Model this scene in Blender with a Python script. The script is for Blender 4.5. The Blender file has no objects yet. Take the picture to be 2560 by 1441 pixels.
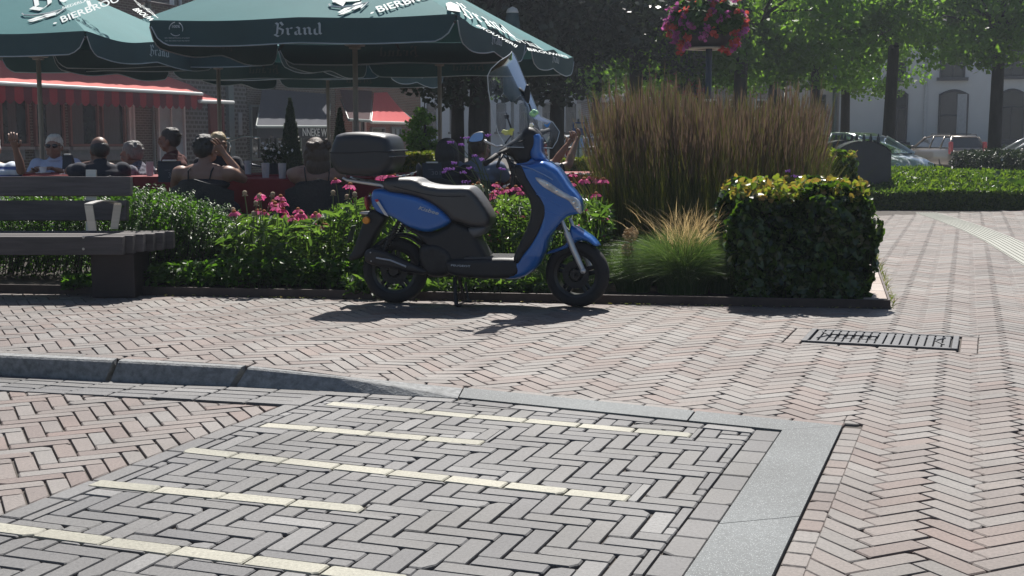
import bpy, bmesh, math, random
import numpy as np
from mathutils import Vector, Matrix
from mathutils.geometry import delaunay_2d_cdt

# ---------------------------------------------------------------- camera, sky, sun, exposure
SC = bpy.context.scene
FPX, CX, CY, CAMH = 3178.0, 1280.0, 720.5, 1.1
PITCH = math.atan(375.5/3178.0)
cam_d = bpy.data.cameras.new('camera'); cam = bpy.data.objects.new('camera', cam_d)
SC.collection.objects.link(cam); SC.camera = cam
cam.location = (0, 0, CAMH); cam.rotation_euler = (math.pi/2-PITCH, 0, 0)
cam_d.sensor_width = 36.0; cam_d.lens = FPX/2560*36; cam_d.clip_start = 0.1; cam_d.clip_end = 600
SUN_EL, SUN_AZ = math.radians(54), math.radians(3.5)      # azimuth measured from +Y towards +X
W = bpy.data.worlds.new("World"); SC.world = W; W.use_nodes = True
nt = W.node_tree; bg = nt.nodes['Background']
sky = nt.nodes.new('ShaderNodeTexSky'); sky.sky_type = 'NISHITA'; sky.sun_disc = False
sky.sun_elevation = SUN_EL; sky.sun_rotation = SUN_AZ
sky.air_density = 1.0; sky.dust_density = 1.2; sky.ozone_density = 1.5
nt.links.new(sky.outputs[0], bg.inputs[0]); bg.inputs[1].default_value = 0.055
sl = bpy.data.lights.new('sun', 'SUN'); sl.energy = 5.0; sl.angle = math.radians(0.55); sl.color = (1, .955, .89)
so = bpy.data.objects.new('sun', sl); SC.collection.objects.link(so)
sd = Vector((math.sin(SUN_AZ)*math.cos(SUN_EL), math.cos(SUN_AZ)*math.cos(SUN_EL), math.sin(SUN_EL)))
so.rotation_euler = sd.to_track_quat('Z', 'Y').to_euler(); so.location = (2, 20, 25)
vs = SC.view_settings; vs.view_transform = 'Standard'; vs.look = 'None'; vs.exposure = 0.62; vs.gamma = 1.0
SC.cycles.max_bounces = 7; SC.cycles.transparent_max_bounces = 12

random.seed(7); RNG = np.random.default_rng(7)
pi = math.pi
R = math.radians

# ---------------------------------------------------------------- pixel rays -> world points
_cp, _sp = math.cos(PITCH), math.sin(PITCH)
def ray(px, py):
    a = (px-CX)/FPX; b = -(py-CY)/FPX
    return Vector((a, b*_sp+_cp, b*_cp-_sp))
def P(px, py, Y):
    d = ray(px, py); t = Y/d.y
    return Vector((d.x*t, Y, CAMH+d.z*t))
def G(px, py, z=0.0):
    d = ray(px, py); t = (z-CAMH)/d.z
    return Vector((d.x*t, d.y*t, z))
def onplane(px, py, p0, n):
    d = ray(px, py); t = (Vector(p0)-Vector((0, 0, CAMH))).dot(n)/d.dot(n)
    return Vector((0, 0, CAMH))+d*t
def roadz(x): return 0.0
_KX = (-6, -1.9, -1.3, -.82, -.5, -.2); _KZ = (.092, .090, .084, .064, .026, 0.0)
_YX = (-6, -2.45, -1.85, -1.26, -.80, -.22, 1.4); _YY = (6.25, 6.22, 6.12, 6.0, 5.82, 5.62, 5.05)
def kh(x): return float(np.interp(x, _KX, _KZ))
def walkz(x, y):                                  # the pavement is raised behind the kerb on the left and runs down to level
    t = min(1.0, max(0.0, (y-float(np.interp(x, _YX, _YY)))/2.1)); return kh(x)*(1-t*t*(3-2*t))
def GW(px, py):
    z = 0.0
    for _ in range(12):
        p = G(px, py, z); z = .5*z+.5*walkz(p.x, p.y)
    return G(px, py, z)
def GR(px, py):
    z = 0.0
    for _ in range(6):
        p = G(px, py, z); z = roadz(p.x)
    return G(px, py, z)

# ---------------------------------------------------------------- objects
COL = SC.collection
def tag(o, label=None, cat=None, group=None, kind=None):
    if label: o['label'] = label
    if cat: o['category'] = cat
    if group: o['group'] = group
    if kind: o['kind'] = kind
    return o
def thing(name, label, cat, loc=(0, 0, 0), rz=0.0, group=None):
    o = bpy.data.objects.new(name, None); COL.objects.link(o)
    o.location = loc; o.rotation_euler = (0, 0, rz); o.empty_display_size = .2
    return tag(o, label, cat, group)
def copy_tree(o, parent=None):
    c = o.copy(); COL.objects.link(c); c.parent = parent
    for ch in list(o.children): copy_tree(ch, c)
    return c
def minv(o): return (Matrix.Translation(Vector(o.location)) @ Matrix.Rotation(o.rotation_euler[2], 4, 'Z')).inverted()

class MB:
    def __init__(s): s.v = []; s.f = []; s.m = []; s.t = []
    def add(s, vs, fs, mi=0, t=0.5):
        o = len(s.v); s.v += [tuple(v) for v in vs]
        for f in fs: s.f.append(tuple(i+o for i in f)); s.m.append(mi)
        s.t += [t]*len(vs)
        return s
    def box(s, c, size, rz=0, bev=0.0, M=None, mi=0, t=.5, rx=0, ry=0):
        x, y, z = size[0]/2, size[1]/2, size[2]/2
        T = Matrix.Translation(Vector(c)) @ Matrix.Rotation(rz, 4, 'Z') @ Matrix.Rotation(rx, 4, 'X') @ Matrix.Rotation(ry, 4, 'Y')
        if M is not None: T = M @ T
        if bev <= 0:
            vs = [T @ Vector((a*x, b*y, c_*z)) for c_ in (-1, 1) for a, b in ((-1, -1), (1, -1), (1, 1), (-1, 1))]
            return s.add(vs, [(3, 2, 1, 0), (4, 5, 6, 7), (0, 1, 5, 4), (1, 2, 6, 5), (2, 3, 7, 6), (3, 0, 4, 7)], mi, t)
        bm = bmesh.new(); bmesh.ops.create_cube(bm, size=1)
        for v in bm.verts: v.co = Vector((v.co.x*2*x, v.co.y*2*y, v.co.z*2*z))
        bmesh.ops.bevel(bm, geom=bm.edges[:], offset=min(bev, .49*min(size)), segments=2, profile=.6, affect='EDGES')
        vs = [T @ v.co for v in bm.verts]; fs = [[v.index for v in f.verts] for f in bm.faces]
        bm.free(); return s.add(vs, fs, mi, t)
    def tube(s, pts, rad, seg=8, cap=True, mi=0, t=.5, flat=1.0, up=None):
        pts = [Vector(p) for p in pts]; n = len(pts)
        if not hasattr(rad, '__len__'): rad = [rad]*n
        vs = []; fs = []
        d0 = (pts[1]-pts[0]).normalized()
        ref = Vector(up) if up is not None else (Vector((0, 0, 1)) if abs(d0.z) < .9 else Vector((1, 0, 0)))
        a = d0.cross(ref).normalized()
        for i, p in enumerate(pts):
            if i == 0: d = pts[1]-pts[0]
            elif i == n-1: d = pts[-1]-pts[-2]
            else: d = (pts[i+1]-pts[i]).normalized()+(pts[i]-pts[i-1]).normalized()
            d = d.normalized() if d.length > 1e-9 else d0
            a = (a-d*a.dot(d)).normalized(); b = d.cross(a)
            for k in range(seg):
                th = 2*pi*k/seg
                vs.append(p+a*math.cos(th)*rad[i]+b*math.sin(th)*rad[i]*flat)
        for i in range(n-1):
            for k in range(seg):
                k2 = (k+1) % seg
                fs.append((i*seg+k, i*seg+k2, (i+1)*seg+k2, (i+1)*seg+k))
        if cap:
            fs.append(tuple(range(seg-1, -1, -1))); fs.append(tuple((n-1)*seg+k for k in range(seg)))
        return s.add(vs, fs, mi, t)
    def lathe(s, prof, c=(0, 0, 0), seg=24, M=None, mi=0, t=.5, closed=False):
        vs = []; fs = []
        T = Matrix.Translation(Vector(c))
        if M is not None: T = T @ M
        n = len(prof)
        for r, z in prof:
            for k in range(seg):
                th = 2*pi*k/seg; vs.append(T @ Vector((r*math.cos(th), r*math.sin(th), z)))
        for i in range(n if closed else n-1):
            j = (i+1) % n
            for k in range(seg):
                k2 = (k+1) % seg
                fs.append((i*seg+k, i*seg+k2, j*seg+k2, j*seg+k))
        return s.add(vs, fs, mi, t)
    def ball(s, c, r, seg=12, rings=8, M=None, mi=0, t=.5):
        rr = r if hasattr(r, '__len__') else (r, r, r)
        vs = []; fs = []
        T = Matrix.Translation(Vector(c))
        if M is not None: T = T @ M
        for i in range(rings+1):
            ph = pi*i/rings
            for k in range(seg):
                th = 2*pi*k/seg
                vs.append(T @ Vector((rr[0]*math.sin(ph)*math.cos(th), rr[1]*math.sin(ph)*math.sin(th), rr[2]*math.cos(ph))))
        for i in range(rings):
            for k in range(seg):
                k2 = (k+1) % seg
                if i == 0: fs.append((k, (i+1)*seg+k, (i+1)*seg+k2))
                elif i == rings-1: fs.append((i*seg+k, (i+1)*seg+k, i*seg+k2))
                else: fs.append((i*seg+k, (i+1)*seg+k, (i+1)*seg+k2, i*seg+k2))
        return s.add(vs, fs, mi, t)
    def prism(s, pts, off, mi=0, t=.5):                  # planar polygon extruded by the vector off
        n = len(pts); off = Vector(off); a = [Vector(p) for p in pts]; b = [p+off for p in a]
        fs = [tuple(range(n-1, -1, -1)), tuple(range(n, 2*n))]+[(i, (i+1) % n, n+(i+1) % n, n+i) for i in range(n)]
        return s.add(a+b, fs, mi, t)
    def quad(s, a, b, c, d, mi=0, t=.5): return s.add([a, b, c, d], [(0, 1, 2, 3)], mi, t)
    def build(s, name, mat, parent=None, smooth=False, world=False, angle=None):
        me = bpy.data.meshes.new(name)
        vs = s.v
        if world and parent is not None:
            r = parent
            while r.parent: r = r.parent
            Mi = minv(r); vs = [tuple(Mi @ Vector(v)) for v in vs]
        me.from_pydata(vs, [], s.f); me.validate(verbose=False)
        mats = mat if isinstance(mat, (list, tuple)) else [mat]
        for m in mats: me.materials.append(m)
        if len(mats) > 1 and len(me.polygons) == len(s.m): me.polygons.foreach_set('material_index', s.m)
        if len(me.vertices) == len(s.t):
            at = me.attributes.new('tint', 'FLOAT', 'POINT'); at.data.foreach_set('value', s.t)
        if smooth:
            if angle is None: me.shade_smooth()
            else:
                me.shade_smooth()
                bm = bmesh.new(); bm.from_mesh(me)
                for e in bm.edges:
                    if len(e.link_faces) == 2 and e.calc_face_angle(0) > angle: e.smooth = False
                bm.to_mesh(me); bm.free()
        o = bpy.data.objects.new(name, me); COL.objects.link(o)
        if parent is not None: o.parent = parent
        return o

def catmull(pts, step, closed=True):
    out = []; n = len(pts)
    P_ = [np.array(p, float) for p in pts]
    rng = range(n) if closed else range(n-1)
    for i in rng:
        if closed: a, b, c, d = P_[(i-1) % n], P_[i], P_[(i+1) % n], P_[(i+2) % n]
        else: a, b, c, d = P_[max(i-1, 0)], P_[i], P_[i+1], P_[min(i+2, n-1)]
        k = max(1, int(np.linalg.norm(c-b)/step))
        for j in range(k):
            t = j/k
            out.append(.5*((2*b)+(-a+c)*t+(2*a-5*b+4*c-d)*t*t+(-a+3*b-3*c+d)*t**3))
    if not closed: out.append(P_[-1])
    return out
def inflate(mb, outline, hw, r, step=.012, axis='y', mi=0, smooth=True, M=None, side=0):
    """side silhouette (x,z) -> rounded solid of half width hw(x,z) about y=0"""
    ol = catmull(outline, step*1.3) if smooth else [np.array(p, float) for p in outline]
    ol = np.array(ol); n = len(ol)
    f = hw if callable(hw) else (lambda x, z: hw)
    mn, mx = ol.min(0), ol.max(0)
    gx, gz = np.meshgrid(np.arange(mn[0], mx[0], step), np.arange(mn[1], mx[1], step))
    g = np.stack([gx.ravel()+.0003, gz.ravel()+.0007], 1)
    a = ol; b = np.roll(ol, -1, 0)
    ins = np.zeros(len(g), bool)
    for p, q in zip(a, b):
        c = (p[1] > g[:, 1]) != (q[1] > g[:, 1])
        with np.errstate(all='ignore'):
            xi = (q[0]-p[0])*(g[:, 1]-p[1])/(q[1]-p[1]+1e-15)+p[0]
        ins ^= c & (g[:, 0] < xi)
    g = g[ins]
    def dist(pts):
        d = np.full(len(pts), 1e9)
        for p, q in zip(a, b):
            e = q-p; L = (e@e)+1e-12
            t = np.clip(((pts-p)@e)/L, 0, 1)
            d = np.minimum(d, np.linalg.norm(pts-(p+t[:, None]*e), axis=1))
        return d
    if len(g):
        dg = dist(g); g = g[dg > step*.5]
    allp = [Vector((p[0], p[1])) for p in ol]+[Vector((p[0], p[1])) for p in g]
    res = delaunay_2d_cdt(allp, [(i, (i+1) % n) for i in range(n)], [], 1, 1e-6)
    vs2 = np.array([[v.x, v.y] for v in res[0]]); tris = res[2]
    d = dist(vs2)
    w = np.array([f(x, z) for x, z in vs2])
    rr = np.minimum(r, w*.98)
    dd = np.minimum(d, rr)
    y = w-rr+np.sqrt(np.maximum(0, rr*rr-(rr-dd)**2))
    m = len(vs2)
    V = [(x, -yy, z) for (x, z), yy in zip(vs2, y)]+[(x, yy, z) for (x, z), yy in zip(vs2, y)]
    F = []
    if side <= 0: F += [tuple(t) for t in tris]
    if side >= 0: F += [tuple(i+m for i in reversed(t)) for t in tris]
    edge = {}
    for t in tris:
        for i in range(len(t)):
            e = (t[i], t[(i+1) % len(t)]); edge[e] = 1
    for (i, j) in list(edge):
        if (j, i) not in edge: F.append((j, i, i+m, j+m))
    if M is not None: V = [M @ Vector(v) for v in V]
    mb.add(V, F, mi)
    return mb

# ---------------------------------------------------------------- materials
MATS = {}
def _base(name):
    m = bpy.data.materials.new(name); m.use_nodes = True; MATS[name] = m
    return m, m.node_tree, m.node_tree.nodes['Principled BSDF']
def mat(name, col, rough=.6, metal=0.0, var=.15, scale=8.0, bump=0.0, bscale=60, spec=.5, coat=0.0, tint=0.0, trans=0.0, col2=None, stretch=None, det=6):
    if name in MATS: return MATS[name]
    m, t, b = _base(name)
    N = t.nodes.new; L = t.links.new
    tc = N('ShaderNodeTexCoord'); src = tc.outputs['Object']
    if stretch:
        mp = N('ShaderNodeMapping'); mp.inputs['Scale'].default_value = stretch; L(src, mp.inputs[0]); src = mp.outputs[0]
    nz = N('ShaderNodeTexNoise'); nz.inputs['Scale'].default_value = scale; nz.inputs['Detail'].default_value = det; nz.inputs['Roughness'].default_value = .65
    L(src, nz.inputs['Vector'])
    rp = N('ShaderNodeValToRGB'); c = Vector(col); c2 = Vector(col2) if col2 else c
    lo = c*(1-var); hi = c2*(1+var)
    rp.color_ramp.elements[0].position = .3; rp.color_ramp.elements[1].position = .7
    rp.color_ramp.elements[0].color = (*lo, 1); rp.color_ramp.elements[1].color = (*hi, 1)
    L(nz.outputs['Fac'], rp.inputs[0]); out = rp.outputs[0]
    if tint:
        at = N('ShaderNodeAttribute'); at.attribute_name = 'tint'
        mu = N('ShaderNodeMath'); mu.operation = 'MULTIPLY_ADD'; mu.inputs[1].default_value = 2*tint; mu.inputs[2].default_value = 1-tint
        L(at.outputs['Fac'], mu.inputs[0])
        vm = N('ShaderNodeVectorMath'); vm.operation = 'SCALE'; L(out, vm.inputs[0]); L(mu.outputs[0], vm.inputs['Scale']); out = vm.outputs[0]
    L(out, b.inputs['Base Color'])
    b.inputs['Roughness'].default_value = rough; b.inputs['Metallic'].default_value = metal
    b.inputs['Specular IOR Level'].default_value = spec; b.inputs['Coat Weight'].default_value = coat; b.inputs['Coat Roughness'].default_value = .04
    if 'vinyl' in name: b.inputs['Sheen Weight'].default_value = 0.0; b.inputs['Sheen Roughness'].default_value = .25; b.inputs['Coat Weight'].default_value = .85; b.inputs['Coat Roughness'].default_value = .44
    if bump:
        n2 = N('ShaderNodeTexNoise'); n2.inputs['Scale'].default_value = bscale; n2.inputs['Detail'].default_value = 5; L(src, n2.inputs['Vector'])
        bp = N('ShaderNodeBump'); bp.inputs['Strength'].default_value = bump; bp.inputs['Distance'].default_value = .01
        L(n2.outputs['Fac'], bp.inputs['Height']); L(bp.outputs[0], b.inputs['Normal'])
    if trans:
        tr = N('ShaderNodeBsdfTranslucent'); L(out, tr.inputs[0]); mx = N('ShaderNodeMixShader'); mx.inputs[0].default_value = trans
        L(b.outputs[0], mx.inputs[1]); L(tr.outputs[0], mx.inputs[2]); L(mx.outputs[0], t.nodes['Material Output'].inputs[0])
    return m
def leafmat(name, cols, tcol, trans=.4, rough=.42, spec=.5):
    if name in MATS: return MATS[name]
    m, t, b = _base(name); N = t.nodes.new; L = t.links.new
    at = N('ShaderNodeAttribute'); at.attribute_name = 'tint'
    rp = N('ShaderNodeValToRGB'); el = rp.color_ramp.elements
    for i, c in enumerate(cols):
        pos = i/(len(cols)-1)
        e = el[i] if i < 2 and len(cols) > 1 and i != len(cols)-1 else (el[-1] if i == len(cols)-1 else el.new(pos))
        e.position = pos; e.color = (*c, 1)
    L(at.outputs['Fac'], rp.inputs[0]); L(rp.outputs[0], b.inputs['Base Color'])
    b.inputs['Roughness'].default_value = rough; b.inputs['Specular IOR Level'].default_value = spec
    tr = N('ShaderNodeBsdfTranslucent')
    mxc = N('ShaderNodeMix'); mxc.data_type = 'RGBA'; mxc.blend_type = 'MULTIPLY'; mxc.inputs[0].default_value = 1
    L(rp.outputs[0], mxc.inputs[6]); mxc.inputs[7].default_value = (*tcol, 1); L(mxc.outputs[2], tr.inputs[0])
    mx = N('ShaderNodeMixShader'); mx.inputs[0].default_value = trans
    L(b.outputs[0], mx.inputs[1]); L(tr.outputs[0], mx.inputs[2]); L(mx.outputs[0], t.nodes['Material Output'].inputs[0])
    return m
def brickmat(name, c1, c2, bw, bh, mortar, ms=.012, var=.3, rough=.9):
    """wall brickwork in object space: u along local x, v along local z"""
    if name in MATS: return MATS[name]
    m, t, b = _base(name); N = t.nodes.new; L = t.links.new
    tc = N('ShaderNodeTexCoord'); sp = N('ShaderNodeSeparateXYZ'); cb = N('ShaderNodeCombineXYZ')
    L(tc.outputs['Object'], sp.inputs[0]); L(sp.outputs[0], cb.inputs[0]); L(sp.outputs[2], cb.inputs[1])
    br = N('ShaderNodeTexBrick'); br.inputs['Color1'].default_value = (*c1, 1); br.inputs['Color2'].default_value = (*c2, 1)
    br.inputs['Mortar'].default_value = (*mortar, 1); br.inputs['Scale'].default_value = 1; br.inputs['Mortar Size'].default_value = ms
    br.inputs['Brick Width'].default_value = bw; br.inputs['Row Height'].default_value = bh; L(cb.outputs[0], br.inputs['Vector'])
    nz = N('ShaderNodeTexNoise'); nz.inputs['Scale'].default_value = 1.3; nz.inputs['Detail'].default_value = 8; L(tc.outputs['Object'], nz.inputs['Vector'])
    mr = N('ShaderNodeMapRange'); mr.inputs['To Min'].default_value = 1-var; mr.inputs['To Max'].default_value = 1+var; L(nz.outputs['Fac'], mr.inputs[0])
    vm = N('ShaderNodeVectorMath'); vm.operation = 'SCALE'; L(br.outputs[0], vm.inputs[0]); L(mr.outputs[0], vm.inputs['Scale'])
    L(vm.outputs[0], b.inputs['Base Color']); b.inputs['Roughness'].default_value = rough
    return m
def glassmat(name, tintc=(1, 1, 1), haze=.05, rough=.02, fac=.8):
    if name in MATS: return MATS[name]
    m, t, b = _base(name); N = t.nodes.new; L = t.links.new
    tr = N('ShaderNodeBsdfTransparent'); tr.inputs[0].default_value = (*tintc, 1)
    gl = N('ShaderNodeBsdfGlossy'); gl.inputs['Roughness'].default_value = rough; gl.inputs['Color'].default_value = (.45, .48, .52, 1)
    df = N('ShaderNodeBsdfDiffuse'); df.inputs[0].default_value = (.7, .74, .78, 1)
    nz = N('ShaderNodeTexNoise'); nz.inputs['Scale'].default_value = 14; nz.inputs['Detail'].default_value = 8
    tc = N('ShaderNodeTexCoord'); L(tc.outputs['Object'], nz.inputs['Vector'])
    mr = N('ShaderNodeMapRange'); mr.inputs[1].default_value = .4; mr.inputs[2].default_value = .75; mr.inputs['To Min'].default_value = haze*.4; mr.inputs['To Max'].default_value = haze*2
    L(nz.outputs['Fac'], mr.inputs[0])
    fr = N('ShaderNodeFresnel'); fr.inputs[0].default_value = 1.13
    m1 = N('ShaderNodeMixShader'); m2 = N('ShaderNodeMixShader')
    L(mr.outputs[0], m1.inputs[0]); L(tr.outputs[0], m1.inputs[1]); L(df.outputs[0], m1.inputs[2])
    L(fr.outputs[0], m2.inputs[0]); L(m1.outputs[0], m2.inputs[1]); L(gl.outputs[0], m2.inputs[2])
    L(m2.outputs[0], t.nodes['Material Output'].inputs[0])
    return m
def pavemat(name, cols, rough=.75, chips=False):
    if name in MATS: return MATS[name]
    m, t, b = _base(name); N = t.nodes.new; L = t.links.new
    at = N('ShaderNodeAttribute'); at.attribute_name = 'tint'
    rp = N('ShaderNodeValToRGB'); el = rp.color_ramp.elements
    n = len(cols)
    el[0].color = (*cols[0], 1); el[1].color = (*cols[-1], 1); el[0].position = 0; el[1].position = 1
    for i in range(1, n-1):
        e = el.new(i/(n-1)); e.color = (*cols[i], 1)
    L(at.outputs['Fac'], rp.inputs[0])
    tc = N('ShaderNodeTexCoord')
    nz = N('ShaderNodeTexNoise'); nz.inputs['Scale'].default_value = 90; nz.inputs['Detail'].default_value = 6; nz.inputs['Roughness'].default_value = .7; L(tc.outputs['Object'], nz.inputs['Vector'])
    n3 = N('ShaderNodeTexNoise'); n3.inputs['Scale'].default_value = 1.6; n3.inputs['Detail'].default_value = 7; L(tc.outputs['Object'], n3.inputs['Vector'])
    m1 = N('ShaderNodeMapRange'); m1.inputs[1].default_value = .25; m1.inputs[2].default_value = .75; m1.inputs['To Min'].default_value = .62; m1.inputs['To Max'].default_value = 1.26; L(nz.outputs['Fac'], m1.inputs[0])
    m2 = N('ShaderNodeMapRange'); m2.inputs[1].default_value = .3; m2.inputs[2].default_value = .7; m2.inputs['To Min'].default_value = .74; m2.inputs['To Max'].default_value = 1.16; L(n3.outputs['Fac'], m2.inputs[0])
    vo = N('ShaderNodeTexVoronoi'); vo.inputs['Scale'].default_value = 55; L(tc.outputs['Object'], vo.inputs['Vector'])
    m3 = N('ShaderNodeMapRange'); m3.inputs[1].default_value = .06; m3.inputs[2].default_value = .16; m3.inputs['To Min'].default_value = .5; m3.inputs['To Max'].default_value = 1.0; L(vo.outputs['Distance'], m3.inputs[0])
    a = N('ShaderNodeMath'); a.operation = 'MULTIPLY'; L(m1.outputs[0], a.inputs[0]); L(m2.outputs[0], a.inputs[1])
    a2 = N('ShaderNodeMath'); a2.operation = 'MULTIPLY'; L(a.outputs[0], a2.inputs[0]); L(m3.outputs[0], a2.inputs[1])
    vm = N('ShaderNodeVectorMath'); vm.operation = 'SCALE'; L(rp.outputs[0], vm.inputs[0]); L(a2.outputs[0], vm.inputs['Scale'])
    res_ = vm.outputs[0]
    v2 = N('ShaderNodeTexVoronoi'); v2.inputs['Scale'].default_value = 150 if chips else 3.2; v2.inputs['Randomness'].default_value = 1.0; L(tc.outputs['Object'], v2.inputs['Vector'])
    m4 = N('ShaderNodeMapRange'); m4.inputs[1].default_value = .20 if chips else .035; m4.inputs[2].default_value = .26 if chips else .045; m4.inputs['To Min'].default_value = .65 if chips else .45; m4.inputs['To Max'].default_value = 0.0; L(v2.outputs['Distance'], m4.inputs[0])
    mc = N('ShaderNodeMix'); mc.data_type = 'RGBA'; L(m4.outputs[0], mc.inputs[0]); L(res_, mc.inputs[6]); mc.inputs[7].default_value = (.42, .44, .44, 1) if chips else (.09, .085, .08, 1)
    L(mc.outputs[2], b.inputs['Base Color']); b.inputs['Roughness'].default_value = .6; b.inputs['Specular IOR Level'].default_value = .42
    bp = N('ShaderNodeBump'); bp.inputs['Strength'].default_value = .5; bp.inputs['Distance'].default_value = .004
    L(nz.outputs['Fac'], bp.inputs['Height']); L(bp.outputs[0], b.inputs['Normal'])
    return m

# ---------------------------------------------------------------- foliage
def npmesh(name, V, F, mat_, tint, parent=None, smooth=False):
    me = bpy.data.meshes.new(name); nv = len(V); nf = len(F); k = F.shape[1]
    me.vertices.add(nv); me.vertices.foreach_set('co', V.astype(np.float32).ravel())
    me.loops.add(nf*k); me.loops.foreach_set('vertex_index', F.astype(np.int32).ravel())
    me.polygons.add(nf); me.polygons.foreach_set('loop_start', np.arange(0, nf*k, k, dtype=np.int32))
    me.polygons.foreach_set('loop_total', np.full(nf, k, np.int32)); me.update(calc_edges=True)
    at = me.attributes.new('tint', 'FLOAT', 'POINT'); at.data.foreach_set('value', tint.astype(np.float32))
    me.materials.append(mat_)
    if smooth: me.shade_smooth()
    o = bpy.data.objects.new(name, me); COL.objects.link(o)
    if parent is not None: o.parent = parent
    return o
def unit(a): return a/(np.linalg.norm(a, axis=-1, keepdims=True)+1e-9)
def leaf_arrays(pts, size, rng, aspect=.6, nrm=None, nbias=0.0, dirs=None, dbias=0.0, jit=.3, tint=None, simple=False):
    n = len(pts)
    nn = unit(rng.normal(size=(n, 3)))
    if nrm is not None: nn = unit(nn*(1-nbias)+np.asarray(nrm)*nbias*1.5)
    dd = unit(rng.normal(size=(n, 3)))
    if dirs is not None: dd = unit(dd*(1-dbias)+np.asarray(dirs)*dbias*1.5)
    dd = unit(dd-nn*(dd*nn).sum(1, keepdims=True)); ss = np.cross(nn, dd)
    s = (np.asarray(size)*(1+jit*rng.normal(size=n)).clip(.4, 1.8))[:, None]
    w = s*aspect
    if tint is None: tint = rng.random(n)
    if simple:
        V = np.stack([pts-dd*s*.5, pts+ss*w*.5, pts+dd*s*.5, pts-ss*w*.5], 1)
        F = np.arange(n*4).reshape(n, 4)
        return V.reshape(-1, 3), F, np.repeat(tint, 4)
    up = nn*s*.12
    V = np.stack([pts-dd*s*.5, pts+ss*w*.5-dd*s*.1+up, pts+ss*w*.32+dd*s*.28+up, pts+dd*s*.55,
                  pts-ss*w*.32+dd*s*.28+up, pts-ss*w*.5-dd*s*.1+up], 1)
    b = (np.arange(n)*6)[:, None]
    F = np.concatenate([b+np.array([0, 1, 2, 3]), b+np.array([0, 3, 4, 5])], 0)
    return V.reshape(-1, 3), F, np.repeat(tint, 6)
def join_arr(parts):
    V = []; F = []; T = []; o = 0
    for v, f, t in parts: V.append(v); F.append(f+o); T.append(t); o += len(v)
    return np.concatenate(V), np.concatenate(F), np.concatenate(T)
def blades(roots, tips, width, rng, segs=4, droop=.2, tint=None, grow=None):
    """grass blades: root->tip with a drooping curve, ribbons"""
    n = len(roots); d = tips-roots
    side = unit(np.cross(d, rng.normal(size=(n, 3))))
    Vs = []
    L = np.linalg.norm(d, axis=1, keepdims=True)
    wd = np.asarray(width)*np.ones(n)
    for i in range(segs+1):
        t = i/segs
        p = roots+d*t
        hor = d.copy(); hor[:, 2] = 0
        p = p-hor*(droop*(t-t*t))*1.6
        p[:, 2] += droop*L[:, 0]*(t-t*t)*1.2
        w = (wd*(1-.85*t if grow is None else grow[i]))[:, None]
        Vs += [p-side*w*.5, p+side*w*.5]
    V = np.stack(Vs, 1)
    b = (np.arange(n)*2*(segs+1))[:, None]
    F = np.concatenate([b+np.array([2*i, 2*i+1, 2*i+3, 2*i+2]) for i in range(segs)], 0)
    if tint is None: tint = rng.random(n)
    return V.reshape(-1, 3), F, np.repeat(tint, 2*(segs+1))

# ---------------------------------------------------------------- lettering
def text_polys(s, bold=0.0, shear=0.0):
    c = bpy.data.curves.new('t', 'FONT'); c.body = s; c.size = 1.0; c.offset = bold; c.shear = shear; c.resolution_u = 3
    o = bpy.data.objects.new('t', c); COL.objects.link(o)
    bpy.context.view_layer.update()
    dg = bpy.context.evaluated_depsgraph_get(); me = bpy.data.meshes.new_from_object(o.evaluated_get(dg))
    V = [(v.co.x, v.co.y) for v in me.vertices]; F = [tuple(p.vertices) for p in me.polygons]
    bpy.data.objects.remove(o); bpy.data.meshes.remove(me); bpy.data.curves.remove(c)
    x0 = min(v[0] for v in V); x1 = max(v[0] for v in V); y0 = 0.0; y1 = .7
    return [((x-x0)/(x1-x0), (y-y0)/(y1-y0)) for x, y in V], F      # unit width, cap height 1
_stem = lambda x: [(x-.07, .56), (x, .48), (x, .12), (x+.08, .03)]
BLK = {'B': ([[(.10, 1.0), (.22, .88), (.16, .1)], [(-.02, .72), (.1, .82)], [(.16, .86), (.36, 1.05), (.5, .8), (.26, .58), (.5, .42), (.46, .1), (.24, -.1), (.02, .08)]], .62),
       'r': ([_stem(.14), [(.16, .46), (.3, .6), (.38, .52)]], .44),
       'a': ([[(.08, .56), (.2, .64), (.33, .54), (.33, .12), (.43, .03)], [(.33, .38), (.12, .28), (.12, .1), (.22, .02), (.33, .14)]], .5),
       'n': ([_stem(.14), [(.16, .46), (.3, .6), (.4, .5), (.4, .12), (.5, .03)]], .56),
       'd': ([[(.3, .58), (.12, .46), (.12, .12), (.25, .02)], [(.16, .06), (.27, .0), (.4, .13), (.4, .78), (.34, .95)], [(.4, .13), (.48, .04)]], .54)}
def black_polys(word):
    V = []; F = []; x = 0.0; nb = (.058, .042)
    for ch in word:
        st, adv = BLK[ch]
        for line in st:
            for (a, b) in zip(line, line[1:]):
                o = len(V)
                V += [(x+a[0]-nb[0], a[1]-nb[1]), (x+a[0]+nb[0], a[1]+nb[1]), (x+b[0]+nb[0], b[1]+nb[1]), (x+b[0]-nb[0], b[1]-nb[1])]
                F.append((o, o+1, o+2, o+3))
        x += adv
    return [(a/x, b) for a, b in V], F
def put(mb, poly, f3, lift, mi=0, stack=True):
    """map unit lettering (x 0..1, y 0..1) through f3 to 3D, lifted along the vector"""
    V, F = poly
    if stack:
        for i, f in enumerate(F):
            k = 1+.15*(i % 7)
            mb.add([Vector(f3(*V[j]))+Vector(lift)*k for j in f], [tuple(range(len(f)))], mi)
    else: mb.add([Vector(f3(*v))+Vector(lift) for v in V], F, mi)
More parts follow.
